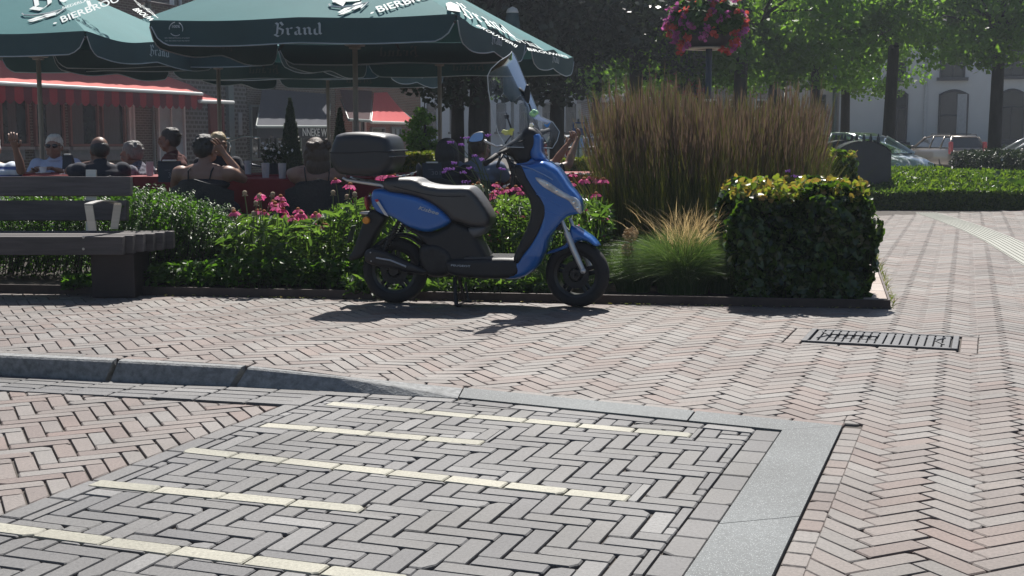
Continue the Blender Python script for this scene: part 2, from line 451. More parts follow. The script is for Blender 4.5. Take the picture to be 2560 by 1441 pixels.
# ================================================================= GROUND AND PAVING
JOINT = mat('joint_sand', (.07, .06, .052), .95, var=.3, scale=12)
PINK = pavemat('pink_clay_paver', [(.148, .110, .097), (.163, .149, .138), (.168, .123, .106), (.197, .184, .172), (.176, .144, .129), (.184, .172, .161), (.172, .121, .104)])
GREY = pavemat('grey_paver', [(.108, .107, .110), (.128, .126, .127), (.138, .134, .130), (.120, .118, .120), (.135, .132, .128), (.118, .116, .118), (.142, .138, .134), (.125, .123, .124), (.215, .212, .208)])
YEL = pavemat('yellow_paver', [(.27, .262, .21), (.36, .345, .28), (.31, .302, .245), (.385, .37, .30)])
KERB = pavemat('speckled_kerb_stone', [(.10, .113, .117), (.115, .128, .132), (.108, .12, .124)], chips=True)
KERBD = mat('kerb_concrete', (.21, .215, .215), .85, var=.4, scale=30, bump=.4, bscale=120)
U = Vector((.942, -.3357)); Vv = Vector((.3357, .942))            # paving axes on the ground
H1 = (U+Vv).normalized(); H2 = (Vv-U).normalized()

def clip(poly, n, c):              # keep n.p <= c
    out = []; m = len(poly)
    for i in range(m):
        a = poly[i]; b = poly[(i+1) % m]
        da = n[0]*a[0]+n[1]*a[1]-c; db = n[0]*b[0]+n[1]*b[1]-c
        if da <= 0: out.append(a)
        if (da < 0 < db) or (db < 0 < da):
            t = da/(da-db); out.append((a[0]+(b[0]-a[0])*t, a[1]+(b[1]-a[1])*t))
    return out
def area(p): return .5*sum(p[i][0]*p[(i+1) % len(p)][1]-p[(i+1) % len(p)][0]*p[i][1] for i in range(len(p)))
def ccw(p): return p if area(p) > 0 else p[::-1]
def halfs(q):
    q = ccw([(v[0], v[1]) for v in q]); r = []
    for i in range(len(q)):
        a = q[i]; b = q[(i+1) % len(q)]; n = (b[1]-a[1], -(b[0]-a[0])); r.append((n, n[0]*a[0]+n[1]*a[1]))
    return r
def subtract(polys, hs):
    res = []
    for p in polys:
        cur = p; outs = []
        for n, c in hs:
            o = clip(cur, (-n[0], -n[1]), -c)
            if len(o) > 2 and abs(area(o)) > 2e-4: outs.append(o)
            cur = clip(cur, n, c)
            if len(cur) < 3: break
        if len(cur) < 3 or abs(area(cur)) < 1e-6: res.append(p)
        else: res += outs
    return res
def inter(polys, hs):
    res = []
    for p in polys:
        for n, c in hs:
            p = clip(p, n, c)
            if len(p) < 3: break
        if len(p) > 2 and abs(area(p)) > 1.5e-4: res.append(p)
    return res
def herring(org, e1, e2, t, n, i0, i1, j0, j1, joint):
    out = []; h = joint/2
    for j in range(j0, j1):
        for i in range(i0, i1):
            d = (i-j) % (2*n)
            if d == 0: r = (i*t+h, j*t+h, (i+n)*t-h, (j+1)*t-h)
            elif d == 2*n-1: r = (i*t+h, j*t+h, (i+1)*t-h, (j+n)*t-h)
            else: continue
            jx = random.gauss(0, .0012); jy = random.gauss(0, .0012)
            out.append([(org[0]+e1[0]*(a+jx)+e2[0]*(b+jy), org[1]+e1[1]*(a+jx)+e2[1]*(b+jy)) for a, b in ((r[0], r[1]), (r[2], r[1]), (r[2], r[3]), (r[0], r[3]))])
    return out
def brick_mesh(name, polys, mat_, zf=lambda x, y: 0.0, bev=.0035, wob=.0005, raise_=0.0):
    V = []; F = []; T = []
    for p in polys:
        p = ccw(p); k = len(p)
        if k < 3: continue
        if k == 4 and p[0][1] < 7:                     # worn and chipped corners
            q_ = []
            for i in range(4):
                a, b, c = p[i-1], p[i], p[(i+1) % 4]
                r1 = random.uniform(.002, .006) if random.random() > .06 else random.uniform(.010, .028); r2 = r1*random.uniform(.6, 1.6)
                la = math.hypot(a[0]-b[0], a[1]-b[1]); lc = math.hypot(c[0]-b[0], c[1]-b[1])
                r1 = min(r1, la*.4); r2 = min(r2, lc*.4)
                q_ += [(b[0]+(a[0]-b[0])*r1/la, b[1]+(a[1]-b[1])*r1/la), (b[0]+(c[0]-b[0])*r2/lc, b[1]+(c[1]-b[1])*r2/lc)]
            p = q_; k = 8
        cx = sum(v[0] for v in p)/k; cy = sum(v[1] for v in p)/k
        dz = random.gauss(0, wob)+raise_; tx = random.gauss(0, .0032); ty = random.gauss(0, .0032); tv = random.random()
        o = len(V)
        for ring in range(3):
            for (x, y) in p:
                if ring == 2:
                    d = math.hypot(x-cx, y-cy)+1e-6; s = 1-bev*1.3/d; x2, y2 = cx+(x-cx)*s, cy+(y-cy)*s
                else: x2, y2 = x, y
                z = zf(x2, y2)+dz+tx*(x-cx)+ty*(y-cy)
                V.append((x2, y2, z-(.02 if ring == 0 else bev if ring == 1 else 0))); T.append(tv)
        for r in range(2):
            for i in range(k):
                j = (i+1) % k; F.append((o+r*k+i, o+r*k+j, o+(r+1)*k+j, o+(r+1)*k+i))
        F.append(tuple(o+2*k+i for i in range(k)))
    m = MB(); m.v = V; m.f = F; m.m = [0]*len(F); m.t = T
    o = m.build(name, mat_); return tag(o, kind='structure')

def xy(p): return (p.x, p.y)
# --- kerb lines
back = [GW(*q) for q in ((-260, 872), (0, 883), (300, 897), (620, 915), (870, 943), (1160, 972), (2105, 1068))]
front = [GW(*q) for q in ((-260, 880), (0, 890), (290, 903), (610, 919), (840, 942), (1150, 992))]
bott = [GR(*q) for q in ((-260, 925), (0, 938), (270, 953), (580, 966), (830, 979), (1148, 996))]
CR = G(2105, 1068); vdir = Vv; kin = GR(1956, 1079)
# v-lines of the band: outer through (2105,1068)-(1931,1441), inner through (1956,1079)-(1713,1441)
o1 = G(1931, 1441); odir = (Vector(xy(o1))-Vector(xy(CR))).normalized()
i1 = G(1713, 1441); idir = (Vector(xy(i1))-Vector(xy(kin))).normalized()
FARV = 7.0
# --- exclusion polygons for the pavement bricks (the whole platform, with a row of stretchers round it)
rowt = .072
slabs = []
bk = [Vector(xy(p)) for p in back]
nrm = Vector((.3357, .942))
for a, b in zip(bk, bk[1:]):
    slabs.append([a+nrm*rowt, b+nrm*rowt, b-Vv*8, a-Vv*8])
cor = Vector(xy(CR))
slabs.append([cor+nrm*rowt, cor+U*rowt+nrm*rowt, cor+U*rowt+odir*8, cor-Vv*8])
# --- planter bed outline
B0 = G(-300, 727); B1 = G(380, 738); B2 = G(2225, 773); bedr = Vector((math.sin(R(14)), math.cos(R(14))))
B3 = Vector((B2.x, B2.y))+bedr*6.3
bed = [xy(B0), xy(B1), xy(B2), (B3.x, B3.y), (B3.x-8, B3.y+.3), (-6, 11.2), (-6, B0.y)]
bedA = [xy(B0), xy(B2), (B3.x, B3.y), (-6, B3.y)]
# --- drain cover footprint
dc = [GR(2052, 820), GR(2366, 838), GR(2366, 882), GR(2038, 866)]
DC = sum((Vector(xy(p)) for p in dc), Vector((0, 0)))/4
du = (Vector(xy(dc[1]))+Vector(xy(dc[2]))-Vector(xy(dc[0]))-Vector(xy(dc[3]))).normalized(); dv = Vector((-du.y, du.x))
DW, DD = .80, .46
def rect(c, e1, e2, w, d): return [tuple(c+e1*(a*w/2)+e2*(b*d/2)) for a, b in ((-1, -1), (1, -1), (1, 1), (-1, 1))]
# --- tactile strip polyline (far right)
tacL = [G(*q) for q in ((2288, 533), (2345, 552), (2405, 576), (2462, 604), (2520, 640), (2600, 690), (2720, 775))]
tacR = [G(*q) for q in ((2342, 533), (2400, 549), (2465, 570), (2530, 594), (2595, 625), (2700, 672), (2850, 750))]

T_ = .07
org = Vector((2.2, 5.0))
ptsq = herring(org, H1, H2, T_, 3, -150, 200, -130, 150, .006)
def inreg(p):
    x, y = p[0]
    return 2.7 < y < 20.5 and abs(x) < 1.4+y*.46
ptsq = [p for p in ptsq if inreg(p)]
def region_far(p): return p
print('herring', len(ptsq))
hb = [halfs(s) for s in slabs]+[halfs(bedA), halfs(rect(DC, du, dv, DW+.2, DD+.12))]
tq = [halfs([xy(a), xy(b), xy(b2), xy(a2)]) for a, b, a2, b2 in zip(tacL, tacL[1:], tacR, tacR[1:])]
hb += tq
res = ptsq
for h in hb: res = subtract(res, h)
brick_mesh('pavement', res, PINK, walkz)
# --- rows of stretchers along the kerb
def row(a, b, w, L, joint=.007, off=.0):
    a = Vector(a[:2]) if len(a) > 2 else Vector(a); b = Vector(b[:2]) if len(b) > 2 else Vector(b)
    d = (b-a); n = max(1, round(d.length/L)); e = d.normalized(); nn = Vector((-e.y, e.x)); l = d.length/n; out = []
    for i in range(n):
        s0, s1 = i*l+joint/2+random.gauss(0, .001), (i+1)*l-joint/2
        out.append([tuple(a+e*s0+nn*off), tuple(a+e*s1+nn*off), tuple(a+e*s1+nn*(off+w)), tuple(a+e*s0+nn*(off+w))])
    return out
rows = []
for a, b in zip(bk, bk[1:]): rows += row(a, b, .066, .2, off=.004)
rows += row(cor+U*.006+odir*.0, cor+U*.006+odir*6.5, .068, .105, off=0)
brick_mesh('pavement_edging', rows, PINK, walkz)
# --- platform interior
PL = GR(498, 1095); PL2 = Vector((PL.x, PL.y))
botk = [Vector(xy(p)) for p in bott]
zr = lambda x, y: roadz(x)
K0 = Vector(xy(GR(1176, 1000))); K1 = Vector(xy(kin))
# grey herringbone zone : right of line PL along Vv, below the kerb
left0 = PL2-Vv*6; left1 = PL2+Vv*5
ib0 = K1-U*.105; ib1 = K1+idir*6-U*.105
topA = botk[3]; topB = K0
grey_zone = [tuple(left0+U*.08), tuple(left1+U*.08), tuple(Vector((K0.x, K0.y))-U*1.2+Vv*0), ]
gh = herring(Vector((-.5, 4)), U, Vv, T_, 3, -60, 60, -45, 60, .0068)
gh = [p for p in gh if p[0][1] > 2.2]
def side(p0, d, keep_left):         # half plane through p0 along d
    n = (d.y, -d.x) if keep_left else (-d.y, d.x)
    return (n, n[0]*p0.x+n[1]*p0.y)
tl = (K1-K0).normalized()
S_top = side(K0-Vv*.085, tl, False)
S_top2 = side(botk[3]-Vv*.09, (botk[4]-botk[3]).normalized(), False)
S_top3 = side(botk[4]-Vv*.09, (botk[5]-botk[4]).normalized(), False)
S_in = side(ib0, idir, False)
S_left = side(PL2+U*.08, Vv, False)
gz = inter(gh, [S_top, S_top2, S_top3, S_in, S_left])
# yellow strips: pixel centre lines
strips = [((820, 1009), (1728, 1089)), ((655, 1062), (1207, 1108)), ((462, 1125), (1572, 1247)), ((232, 1208), (908, 1275)), ((-60, 1312), (1010, 1450))]
ys = []; 
for (a, b) in strips:
    pa = Vector(xy(GR(*a))); pb = Vector(xy(GR(*b))); e = (pb-pa).normalized()
    q = [tuple(pa-e*.003-Vector((-e.y, e.x))*.039), tuple(pb+e*.003-Vector((-e.y, e.x))*.039), tuple(pb+Vector((-e.y, e.x))*.039), tuple(pa+Vector((-e.y, e.x))*.039)]
    gz = subtract(gz, halfs(q)); ys += row(pa, pb, .07, .212, joint=.006, off=-.035)
brick_mesh('road_paving', gz, GREY, zr, wob=.0007)
brick_mesh('road_marking', ys, YEL, zr, raise_=.001)
er = []
er += row(ib0+U*.006, ib0+idir*5+U*.006, .092, .17)          # edging beside the flush band
er += row(K1-Vv*.075-tl*.1, K0-Vv*.075, -.0675, .21)
er += row(botk[5]-Vv*.08, K0-Vv*.08, .066, .21)
er += row(PL2-Vv*5, PL2+Vv*2.3, -.07, .21)
for a, b in zip(botk, botk[1:]):
    for r in range(4):
        if r and a.x > -1.0: continue
        er += row(a-Vv*(.078+.075*r), b-Vv*(.078+.075*r), .067, .213)
brick_mesh('road_edging', inter(er, [((0, 1), 7)]), GREY, zr, wob=.0007)
# pink wedge
ph = [p for p in herring(org, H1, H2, T_, 3, -170, 0, -110, 90, .0068) if p[0][1] > 2.2 and p[0][0] < 0]
S_l2 = side(PL2-U*.006, Vv, True)
wl = [side(a-Vv*(.078+.075*4-.06), (b-a).normalized(), False) for a, b in zip(botk[:4], botk[1:5])]
pw = inter(ph, [S_l2, wl[1], wl[2], wl[3]])
brick_mesh('road_wedge_paving', pw, PINK, zr, wob=.0007)
# --- kerb stones
def kerb_piece(s0, s1, gap=.004):
    m = MB(); n = 8
    B_, F_, Q_ = [], [], []
    for i in range(n+1):
        s = s0+gap+(s1-s0-2*gap)*i/n; k = min(int(s), 4); f = s-k
        B_.append(back[k].lerp(back[k+1], f)); F_.append(front[k].lerp(front[k+1], f)); Q_.append(bott[k].lerp(bott[k+1], f))
    vs = []; fs = []
    for i in range(n+1):
        b, f, q = B_[i], F_[i], Q_[i]
        e = (q-f)*.08
        vs += [b+Vector((0, 0, -.05)), b+Vector((0, 0, .001)), f+Vector((0, .006, .001)), f+e+Vector((0, -.002, 0)), q, q+Vector((0, 0, -.04))]
    for i in range(n):
        for j in range(5): fs.append((i*6+j, i*6+j+1, (i+1)*6+j+1, (i+1)*6+j))
    fs += [tuple(range(6)), tuple(n*6+5-j for j in range(6))]
    return m.add(vs, fs)
for s0, s1, g_ in ((0, 1.985, .012), (2.0, 3.0, .02), (3.03, 5.0, .012)):
    tag(kerb_piece(s0, s1, g_).build('kerb', KERBD, smooth=False), kind='structure')
bandm = MB()
def slab(q, z0=0.0, h=.006):
    a = [Vector((p[0], p[1], roadz(p[0])*0+z0+h)) for p in q]; b = [Vector((v.x, v.y, z0-.05)) for v in a]
    bandm.add(a+b, [(0, 1, 2, 3), (0, 4, 5, 1), (1, 5, 6, 2), (2, 6, 7, 3), (3, 7, 4, 0)])
kf = Vector(xy(back[5])); kb = Vector(xy(botk[5].to_3d() if False else bott[5])); jx = Vector(xy(G(1770, 1034))); jy = Vector(xy(G(1752, 1060)))
m1 = Vector(xy(G(1764, 1036)))
k5 = Vector(xy(back[5])); k6 = cor
jt = k5.lerp(k6, .645); jb = K0.lerp(K1, .72)
slab([Vector(xy(GR(1148, 997))), jb-tl*.004, jt-tl*.004, k5+tl*.002])
slab([jb+tl*.004, K1+idir*.0, cor, jt+tl*.004])
prev = (K1, cor)
for L in (1.25, 3.0, 5.0):
    nx = (K1+idir*L, cor+odir*L)
    slab([nx[0]-idir*.003, nx[1]-odir*.003, prev[1]+odir*.002, prev[0]+idir*.002]); prev = nx
tag(bandm.build('kerb_band', KERB), kind='structure')

# --- one base sheet for everything, sloping away beyond the terrace
def gz_(x, y):
    z = -.011
    if y < 9 and y > float(np.interp(x, _YX, _YY))+.02: z = walkz(x, y)-.014
    if y > 22: z = -.018-.28*min(1, (y-22)/9)
    return z
xs = sorted(set([-90, -50, -30, -20, -14, -10, -8, -6]+[round(-5+.25*i, 2) for i in range(41)]+[6, 8, 10, 14, 20, 30, 50, 90]))
ysg = sorted(set([-8, -4, -1]+[round(1+.25*i, 2) for i in range(33)]+[10, 12, 15, 18, 20, 22, 23.5, 25, 27, 29, 31, 35, 40, 50, 70, 100, 160, 260]))
V = []; F = []
for y in ysg:
    for x in xs: V.append((x, y, gz_(x, y)))
nx_ = len(xs)
for j in range(len(ysg)-1):
    for i in range(nx_-1): F.append((j*nx_+i, j*nx_+i+1, (j+1)*nx_+i+1, (j+1)*nx_+i))
gm = MB(); gm.add(V, F)
tag(gm.build('ground', JOINT), kind='structure')
# terrace and street sheets beyond the modelled bricks
farp = mat('distant_brick_paving', (.19, .165, .15), .85, var=.25, scale=3, bump=.2)
m = MB(); m.quad((-14, 11.0, -.008), (B3.x-.2, 11.0, -.008), (B3.x+.6, 22, -.008), (-14, 22, -.008)); m.quad((5.0, 20.3, -.006), (14, 20.3, -.006), (14, 22, -.006), (5.0, 22, -.006))
tag(m.build('terrace_paving', farp), kind='structure')
rd = mat('asphalt_street', (.06, .06, .065), .9, var=.2, scale=2)
m = MB(); m.quad((-30, 31.2, -.293), (60, 31.2, -.293), (60, 44, -.293), (-30, 44, -.293)); tag(m.build('street', rd), kind='structure')
lt = mat('bright_side_street', (.30, .28, .26), .85, var=.15, scale=2)
m = MB(); m.quad((-10, 44.2, -.292), (60, 44.2, -.292), (60, 59, -.292), (-10, 59, -.292)); tag(m.build('parking_street', lt), kind='structure')

# --- tactile strip
tm = MB(); tac = mat('white_tactile_concrete', (.34, .345, .31), .85, var=.12, scale=20)
for k in range(len(tacL)-1):
    for r in range(8):
        for h, (fa, fb) in ((.002, (r/8, (r+1)/8)), (.009, (r/8+.03, r/8+.085))):
            a0 = tacL[k].lerp(tacR[k], fa); a1 = tacL[k].lerp(tacR[k], fb); b0 = tacL[k+1].lerp(tacR[k+1], fa); b1 = tacL[k+1].lerp(tacR[k+1], fb)
            z = Vector((0, 0, h)); tm.add([a0+z, a1+z, b1+z, b0+z, a0, a1, b1, b0], [(0, 1, 2, 3), (0, 4, 5, 1), (1, 5, 6, 2), (2, 6, 7, 3), (3, 7, 4, 0)])
tag(tm.build('tactile_strip', tac), kind='structure')

# --- drain cover
iron = mat('cast_iron', (.085, .088, .095), .65, .25, var=.2, scale=30, bump=.3, bscale=90)
dark = mat('dark_void', (.012, .012, .014), .9)
t = thing('drain_cover', 'rectangular cast iron drain cover with ribs set in the brick pavement', 'drain cover', (DC.x, DC.y, 0), math.atan2(du.y, du.x))
m = MB()
for sx in (-1, 1): m.box((sx*(DW/2-.015), 0, .002), (.03, DD, .02), bev=.003)
for sy in (-1, 1): m.box((0, sy*(DD/2-.012), .002), (DW-.062, .022, .018), bev=.003)
m.build('frame', iron, t)
m = MB(); m.box((0, 0, -.012), (DW-.06, DD-.05, .012)); m.build('pit', dark, t)
m = MB(); nb = 17
for i in range(nb):
    x = -DW/2+.06+(DW-.12)*i/(nb-1)
    w = .034
    if 2 <= i <= 7:
        m.box((x, DD*.3, .001), (w, DD*.26, .016), bev=.003); m.box((x, -DD*.3, .001), (w, DD*.26, .016), bev=.003); m.box((x, .0, .0), (w*.7, DD*.2, .014), bev=.003)
    else: m.box((x, 0, .001), (w, DD*.86, .016), bev=.003)
for yy in (-.17, .17): m.box((0, yy, -.002), (DW-.08, .018, .012))
for s in (-1, 1):
    m.tube([(-s*.33, -.12, .011), (-s*.28, .0, .012), (-s*.33, .12, .011)], .004, 5)
m.build('grating', iron, t)
rows = []
for s in (-1, 1):
    c = DC+du*(s*(DW/2+.052))
    rows += row(c-dv*(DD/2+.05), c+dv*(DD/2+.05), .085, .14, off=-.045)
for s in (-1, 1):
    c = DC+dv*(s*(DD/2+.035))
    rows += row(c-du*(DW/2), c+du*(DW/2), .05, .2, off=-.025)
brick_mesh('drain_edging', rows, PINK)

# --- planter edging and soil
soil = mat('dark_soil', (.035, .028, .022), 1, var=.4, scale=9, bump=.8, bscale=30)
steel = mat('weathered_steel_edging', (.055, .04, .036), .6, .3, var=.3, scale=9)
t = thing('planter_edging', 'low rusty brown steel edging round the flower bed behind the scooter', 'edging', (0, 0, 0))
m = MB()
a, b = Vector(xy(B1)), Vector(xy(B2)); e = (b-a).normalized(); L = (b-a).length; ang = math.atan2(e.y, e.x)
a0 = Vector(xy(B0))
mid = (a+b)/2; m.box((mid.x, mid.y, .025), (L, .016, .07), ang, bev=.003)
for x_, z_ in ((.0, 0),): pass
mid = (a0+a)/2; e0 = (a-a0); m.box((mid.x, mid.y, .025), (e0.length, .016, .07), math.atan2(e0.y, e0.x), bev=.003)
m.build('front_rail', steel, t)
m = MB(); c = b+bedr*3.1-Vector((bedr.y, -bedr.x))*(-.0); m.box((c.x, c.y+.02, .025), (.016, 6.2, .07), math.atan2(bedr.y, bedr.x)-pi/2, bev=.003); m.build('side_rail', steel, t)
m = MB(); nrmr = Vector((-bedr.y, bedr.x))
for k in range(14):
    c = b+bedr*(.1+.44*k+.2)+nrmr*.09; m.box((c.x, c.y, .047), (.15, .425, .02), math.atan2(bedr.y, bedr.x)-pi/2, bev=.004, t=random.random())
m.build('coping_slabs', pavemat('sandstone_slab', [(.34, .27, .23), (.40, .34, .30), (.36, .30, .27)]), t)
m = MB(); V = []; F = []
m.add([(p[0], p[1], .03) for p in bed], [tuple(range(len(bed)))]); tag(m.build('flower_bed_soil', soil), kind='structure')
# bricks strip beside the bed
rows = row(b+Vector((bedr.y, -bedr.x))*.012, b+Vector((bedr.y, -bedr.x))*.012+bedr*6, -.09, .2, joint=.012)
# ================================================================= THE STREET OF SHOPS (left)
D_ = Vector((.339, .941, 0)).normalized(); N_ = Vector((D_.y, -D_.x, 0))
W0 = Vector((-12.3, 30.8, -.3))-N_*1.4; WRZ = math.atan2(D_.y, D_.x)
Mw = Matrix.Translation(W0) @ Matrix.Rotation(WRZ, 4, 'Z'); Mwi = Mw.inverted()
def fw(px, py, off=0.0):                       # pixel -> wall frame (x along the street, y into the house, z up), on the plane y=-off
    p = Mwi @ onplane(px, py, W0+N_*off, N_); return Vector((p.x, -off, p.z))
wbrick = brickmat('brown_wall_brick', (.07, .053, .043), (.105, .08, .062), .22, .075, (.20, .18, .16), .012)
wbrick2 = brickmat('dark_red_wall_brick', (.15, .07, .05), (.20, .095, .07), .22, .07, (.24, .21, .19), .010)
wbrick3 = brickmat('banded_brown_brick', (.06, .048, .042), (.09, .07, .06), .24, .14, (.19, .175, .165), .03)
redframe = mat('dull_red_frame_paint', (.19, .08, .07), .5, var=.12)
whitep = mat('white_painted_wood', (.62, .62, .62), .5, var=.06)
greyp = mat('grey_green_paint', (.16, .19, .19), .5, var=.1)
dglass = mat('dark_window_glass', (.012, .015, .02), .08, var=.3, scale=1.5, spec=.35)
curt = mat('net_curtain', (.10, .115, .125), .9, var=.25, scale=5, stretch=(14, 14, .3))
iceg = mat('frosted_pale_glass', (.34, .40, .45), .25, var=.2, scale=1.2)
reddoor = mat('deep_red_door_paint', (.20, .025, .03), .4, var=.1)
rooft = mat('dark_roof_tile', (.07, .06, .06), .8, var=.3, scale=4, stretch=(1, 1, 6))
stonep = mat('grey_sill_stone', (.28, .28, .28), .8, var=.15)

def shop(name, label, pxa, pxb, brick_, H, depth=9):
    xa = fw(pxa, 300).x; xb = fw(pxb, 300).x
    loc = Mw @ Vector((xa, 0, 0))
    t = thing(name, label, 'building', loc, WRZ); t['_x'] = xa
    m = MB(); L = xb-xa
    m.box((L/2, .15, H/2), (L-.01, .3, H)); m.box((.15, depth/2+.31, H/2), (.3, depth, H)); m.box((L-.16, depth/2+.31, H/2), (.3, depth, H)); m.box((L/2, depth+.4, H/2), (L-.7, .2, H))
    m.build('wall', brick_, t)
    m = MB(); m.prism([(-.1, -.4, H), (-.1, depth/2, H+.9), (-.1, depth+.8, H)], (L+.2-.02, 0, 0)); m.build('roof', rooft, t)
    return t, xa
def win(t, xa, a, b, c, d, frame=redframe, glass=dglass, fr=.07, bars=0, sill=True, curtain=None):
    """window between pixels (a,b) top-left and (c,d) bottom-right"""
    p = fw(a, b); q = fw(c, d); x0, x1, z1, z0 = p.x-xa, q.x-xa, max(p.z, q.z), min(p.z, q.z)
    m = MB(); w = x1-x0; h = z1-z0
    for x in (x0+fr/2, x1-fr/2): m.box((x, -.03, (z0+z1)/2), (fr, .12, h))
    for z in (z0+fr/2, z1-fr/2): m.box(((x0+x1)/2, -.03, z), (w-2*fr-.002, .1, fr))
    for k in range(bars): m.box((x0+w*(k+1)/(bars+1), -.03, (z0+z1)/2), (.045, .09, h-2*fr-.002))
    o = m.build('window', frame, t)
    m = MB(); m.box(((x0+x1)/2, -.012, (z0+z1)/2), (w-2*fr, .018, h-2*fr)); m.build('pane', glass, o)
    if curtain:
        m = MB(); n = 40; x2, x3 = x0+w*curtain[0], x0+w*curtain[1]
        V = []; F = []
        for i in range(n+1):
            for z in (z0+fr, z1-fr): V.append((x2+(x3-x2)*i/n, -.026+.004*math.sin(i*1.9), z))
        for i in range(n): F.append((2*i, 2*i+2, 2*i+3, 2*i+1))
        m.add(V, F); m.build('curtain', curt, o)
    if sill:
        m = MB(); m.box(((x0+x1)/2, -.08, z0-.05), (w+.1, .2, .08)); m.build('sill', stonep, o)
    return o
t, xa = shop('brick_shop', 'brown brick cafe front with red framed windows under the long red awning', -420, 462, wbrick, 5.4)
for (a, c, cu) in ((-200, -100, None), (-95, -12, (.1, .5)), (-8, 62, (.3, .6)), (79, 151, (.42, .9)), (167, 236, (.08, .5)), (247, 303, (.1, .8))):
    win(t, xa, a, 235, c+8, 366, curtain=cu)
win(t, xa, 315, 235, 334, 368, frame=whitep, glass=whitep, sill=False)
o = win(t, xa, 388, 235, 461, 402, frame=whitep, glass=iceg, sill=False, bars=1)
for (a, c) in ((424, 449), (350, 372)): win(t, xa, a, -60, c, 26, frame=whitep, curtain=(.1, .6))
m = MB()
for pa, pb in ((-60, 58), (82, 150), (168, 235), (247, 303)):
    p = fw(pa, 372); q = fw(pb, 400); m.box(((p.x+q.x)/2-xa, -.05, (p.z+q.z)/2), (abs(q.x-p.x), .05, abs(p.z-q.z)))
m.build('plinth_panels', mat('pale_grey_panel', (.20, .20, .21), .7), t)
m = MB(); p = fw(377, 300); m.tube([(p.x-xa, -.09, 0), (p.x-xa, -.09, 7)], .045, 8); m.build('drainpipe', greyp, t)
t, xa = shop('brick_shop', 'banded brown brick house with the deep red door between two awnings', 463.5, 617, wbrick3, 5.8)
win(t, xa, 519, 258, 558, 402, frame=reddoor, glass=reddoor, sill=False, fr=.1)
p = fw(572, 300); m = MB(); m.box((p.x-xa, -.06, 1.6), (.32, .12, 3.2)); m.build('pilaster', greyp, t)
p = fw(599, 310); m = MB(); m.box((p.x-xa, -.02, p.z), (.22, .03, .75)); m.build('wall_sign', mat('grey_sign', (.3, .3, .31), .6), t)
for (a, c) in ((480, 498), (540, 560)): win(t, xa, a, -60, c, 40, frame=whitep)
t, xa = shop('brick_shop', 'dark shop front with the grey awning and white lettering', 618.5, 838, wbrick, 5.9)
win(t, xa, 622, 262, 692, 400, frame=greyp, bars=2, sill=False)
win(t, xa, 745, 262, 822, 400, frame=greyp, bars=1, sill=False)
for (a, c) in ((660, 690), (740, 768), (800, 822)): win(t, xa, a, -60, c, 60, frame=whitep)
t, xa = shop('brick_shop', 'reddish brick corner house with the small red awning', 839.5, 1052, wbrick2, 4.8)
win(t, xa, 975, 318, 1000, 392, frame=greyp, glass=iceg, sill=False, bars=1)
win(t, xa, 880, 262, 912, 392, frame=whitep, sill=False, bars=1)
win(t, xa, 925, 318, 960, 392, frame=greyp, sill=False)
for (a, c) in ((860, 880), (920, 938), (980, 996)): win(t, xa, a, 60, c, 130, frame=whitep)

# ---- awnings
awn = mat('coral_red_awning_cloth', (.78, .19, .17), .8, var=.07, scale=1.5, stretch=(8, .4, .4), trans=.35)
awn_r = mat('red_valance_cloth', (.42, .035, .05), .85, var=.08, trans=.35)
awn_d = mat('maroon_valance_cloth', (.17, .02, .035), .85, var=.08, trans=.3)
awn_g = mat('slate_grey_awning_cloth', (.045, .05, .07), .85, var=.1, trans=.12)
alu = mat('white_aluminium', (.62, .62, .60), .4, .2, var=.05)
def awning(label, pa, pb, ta, tb, off, cloth, val, vh=.42, step=.31, dip=.0, seam=True):
    """pa,pb: pixels of the front bar ends; ta,tb: pixels of the cloth at the wall"""
    A = fw(*pa, off); B = fw(*pb, off); TA = fw(*ta, .05); TB = fw(*tb, .05)
    t = thing('awning', label, 'awning', W0, WRZ)
    m = MB(); n = max(6, int((B-A).length/.18)); k = 8; V = []; F = []
    for i in range(n+1):
        for j in range(k+1):
            p = TA.lerp(TB, i/n).lerp(A.lerp(B, i/n), j/k); p.z -= .09*math.sin(pi*j/k)+.012*math.sin(i*1.35)*math.sin(pi*j/k); V.append(p)
    for i in range(n):
        for j in range(k): F.append((i*(k+1)+j, i*(k+1)+j+1, (i+1)*(k+1)+j+1, (i+1)*(k+1)+j))
    m.add(V, F); m.build('canopy', cloth, t, smooth=True)
    m = MB(); m.tube([A+Vector((0, 0, .0)), B], .055, 8); m.tube([A, A.lerp(TA, .9)-Vector((0, 0, .25))], .025, 6); m.tube([B, B.lerp(TB, .9)-Vector((0, 0, .25))], .025, 6); m.build('front_bar', greyp if cloth.name.startswith('slate') or cloth.name.startswith('maroon') else alu, t)
    if val:
        m = MB(); L = (B-A).length; e = (B-A).normalized(); n = int(L/step); l = L/n
        for i in range(n):
            pts = []
            for q in range(9):
                s = i*l+l*q/8; d = vh*(.78+.22*math.sin(pi*q/8)) ; pts.append(A+e*s+Vector((0, -.02-.012*math.sin(s*7), -.05-d)))
            top = [A+e*(i*l+l)+Vector((0, -.02, -.05)), A+e*(i*l)+Vector((0, -.02, -.05))]
            m.add(pts+top, [tuple(range(11))], i % 2)
        m.build('valance', val, t)
    return t, A, B
awning('long coral red awning with a scalloped striped valance over the cafe windows', (-330, 192), (505, 236), (-420, 120), (385, 178), 1.45, awn, [awn_r, awn_d])
awning('short coral red awning beyond the end of the long one', (498, 254), (584, 257), (382, 178), (474, 212), 1.5, awn, None)
t, A, B = awning('slate grey shop awning with white letters on its valance', (640, 318), (822, 318), (655, 222), (826, 236), 1.6, awn_g, None)
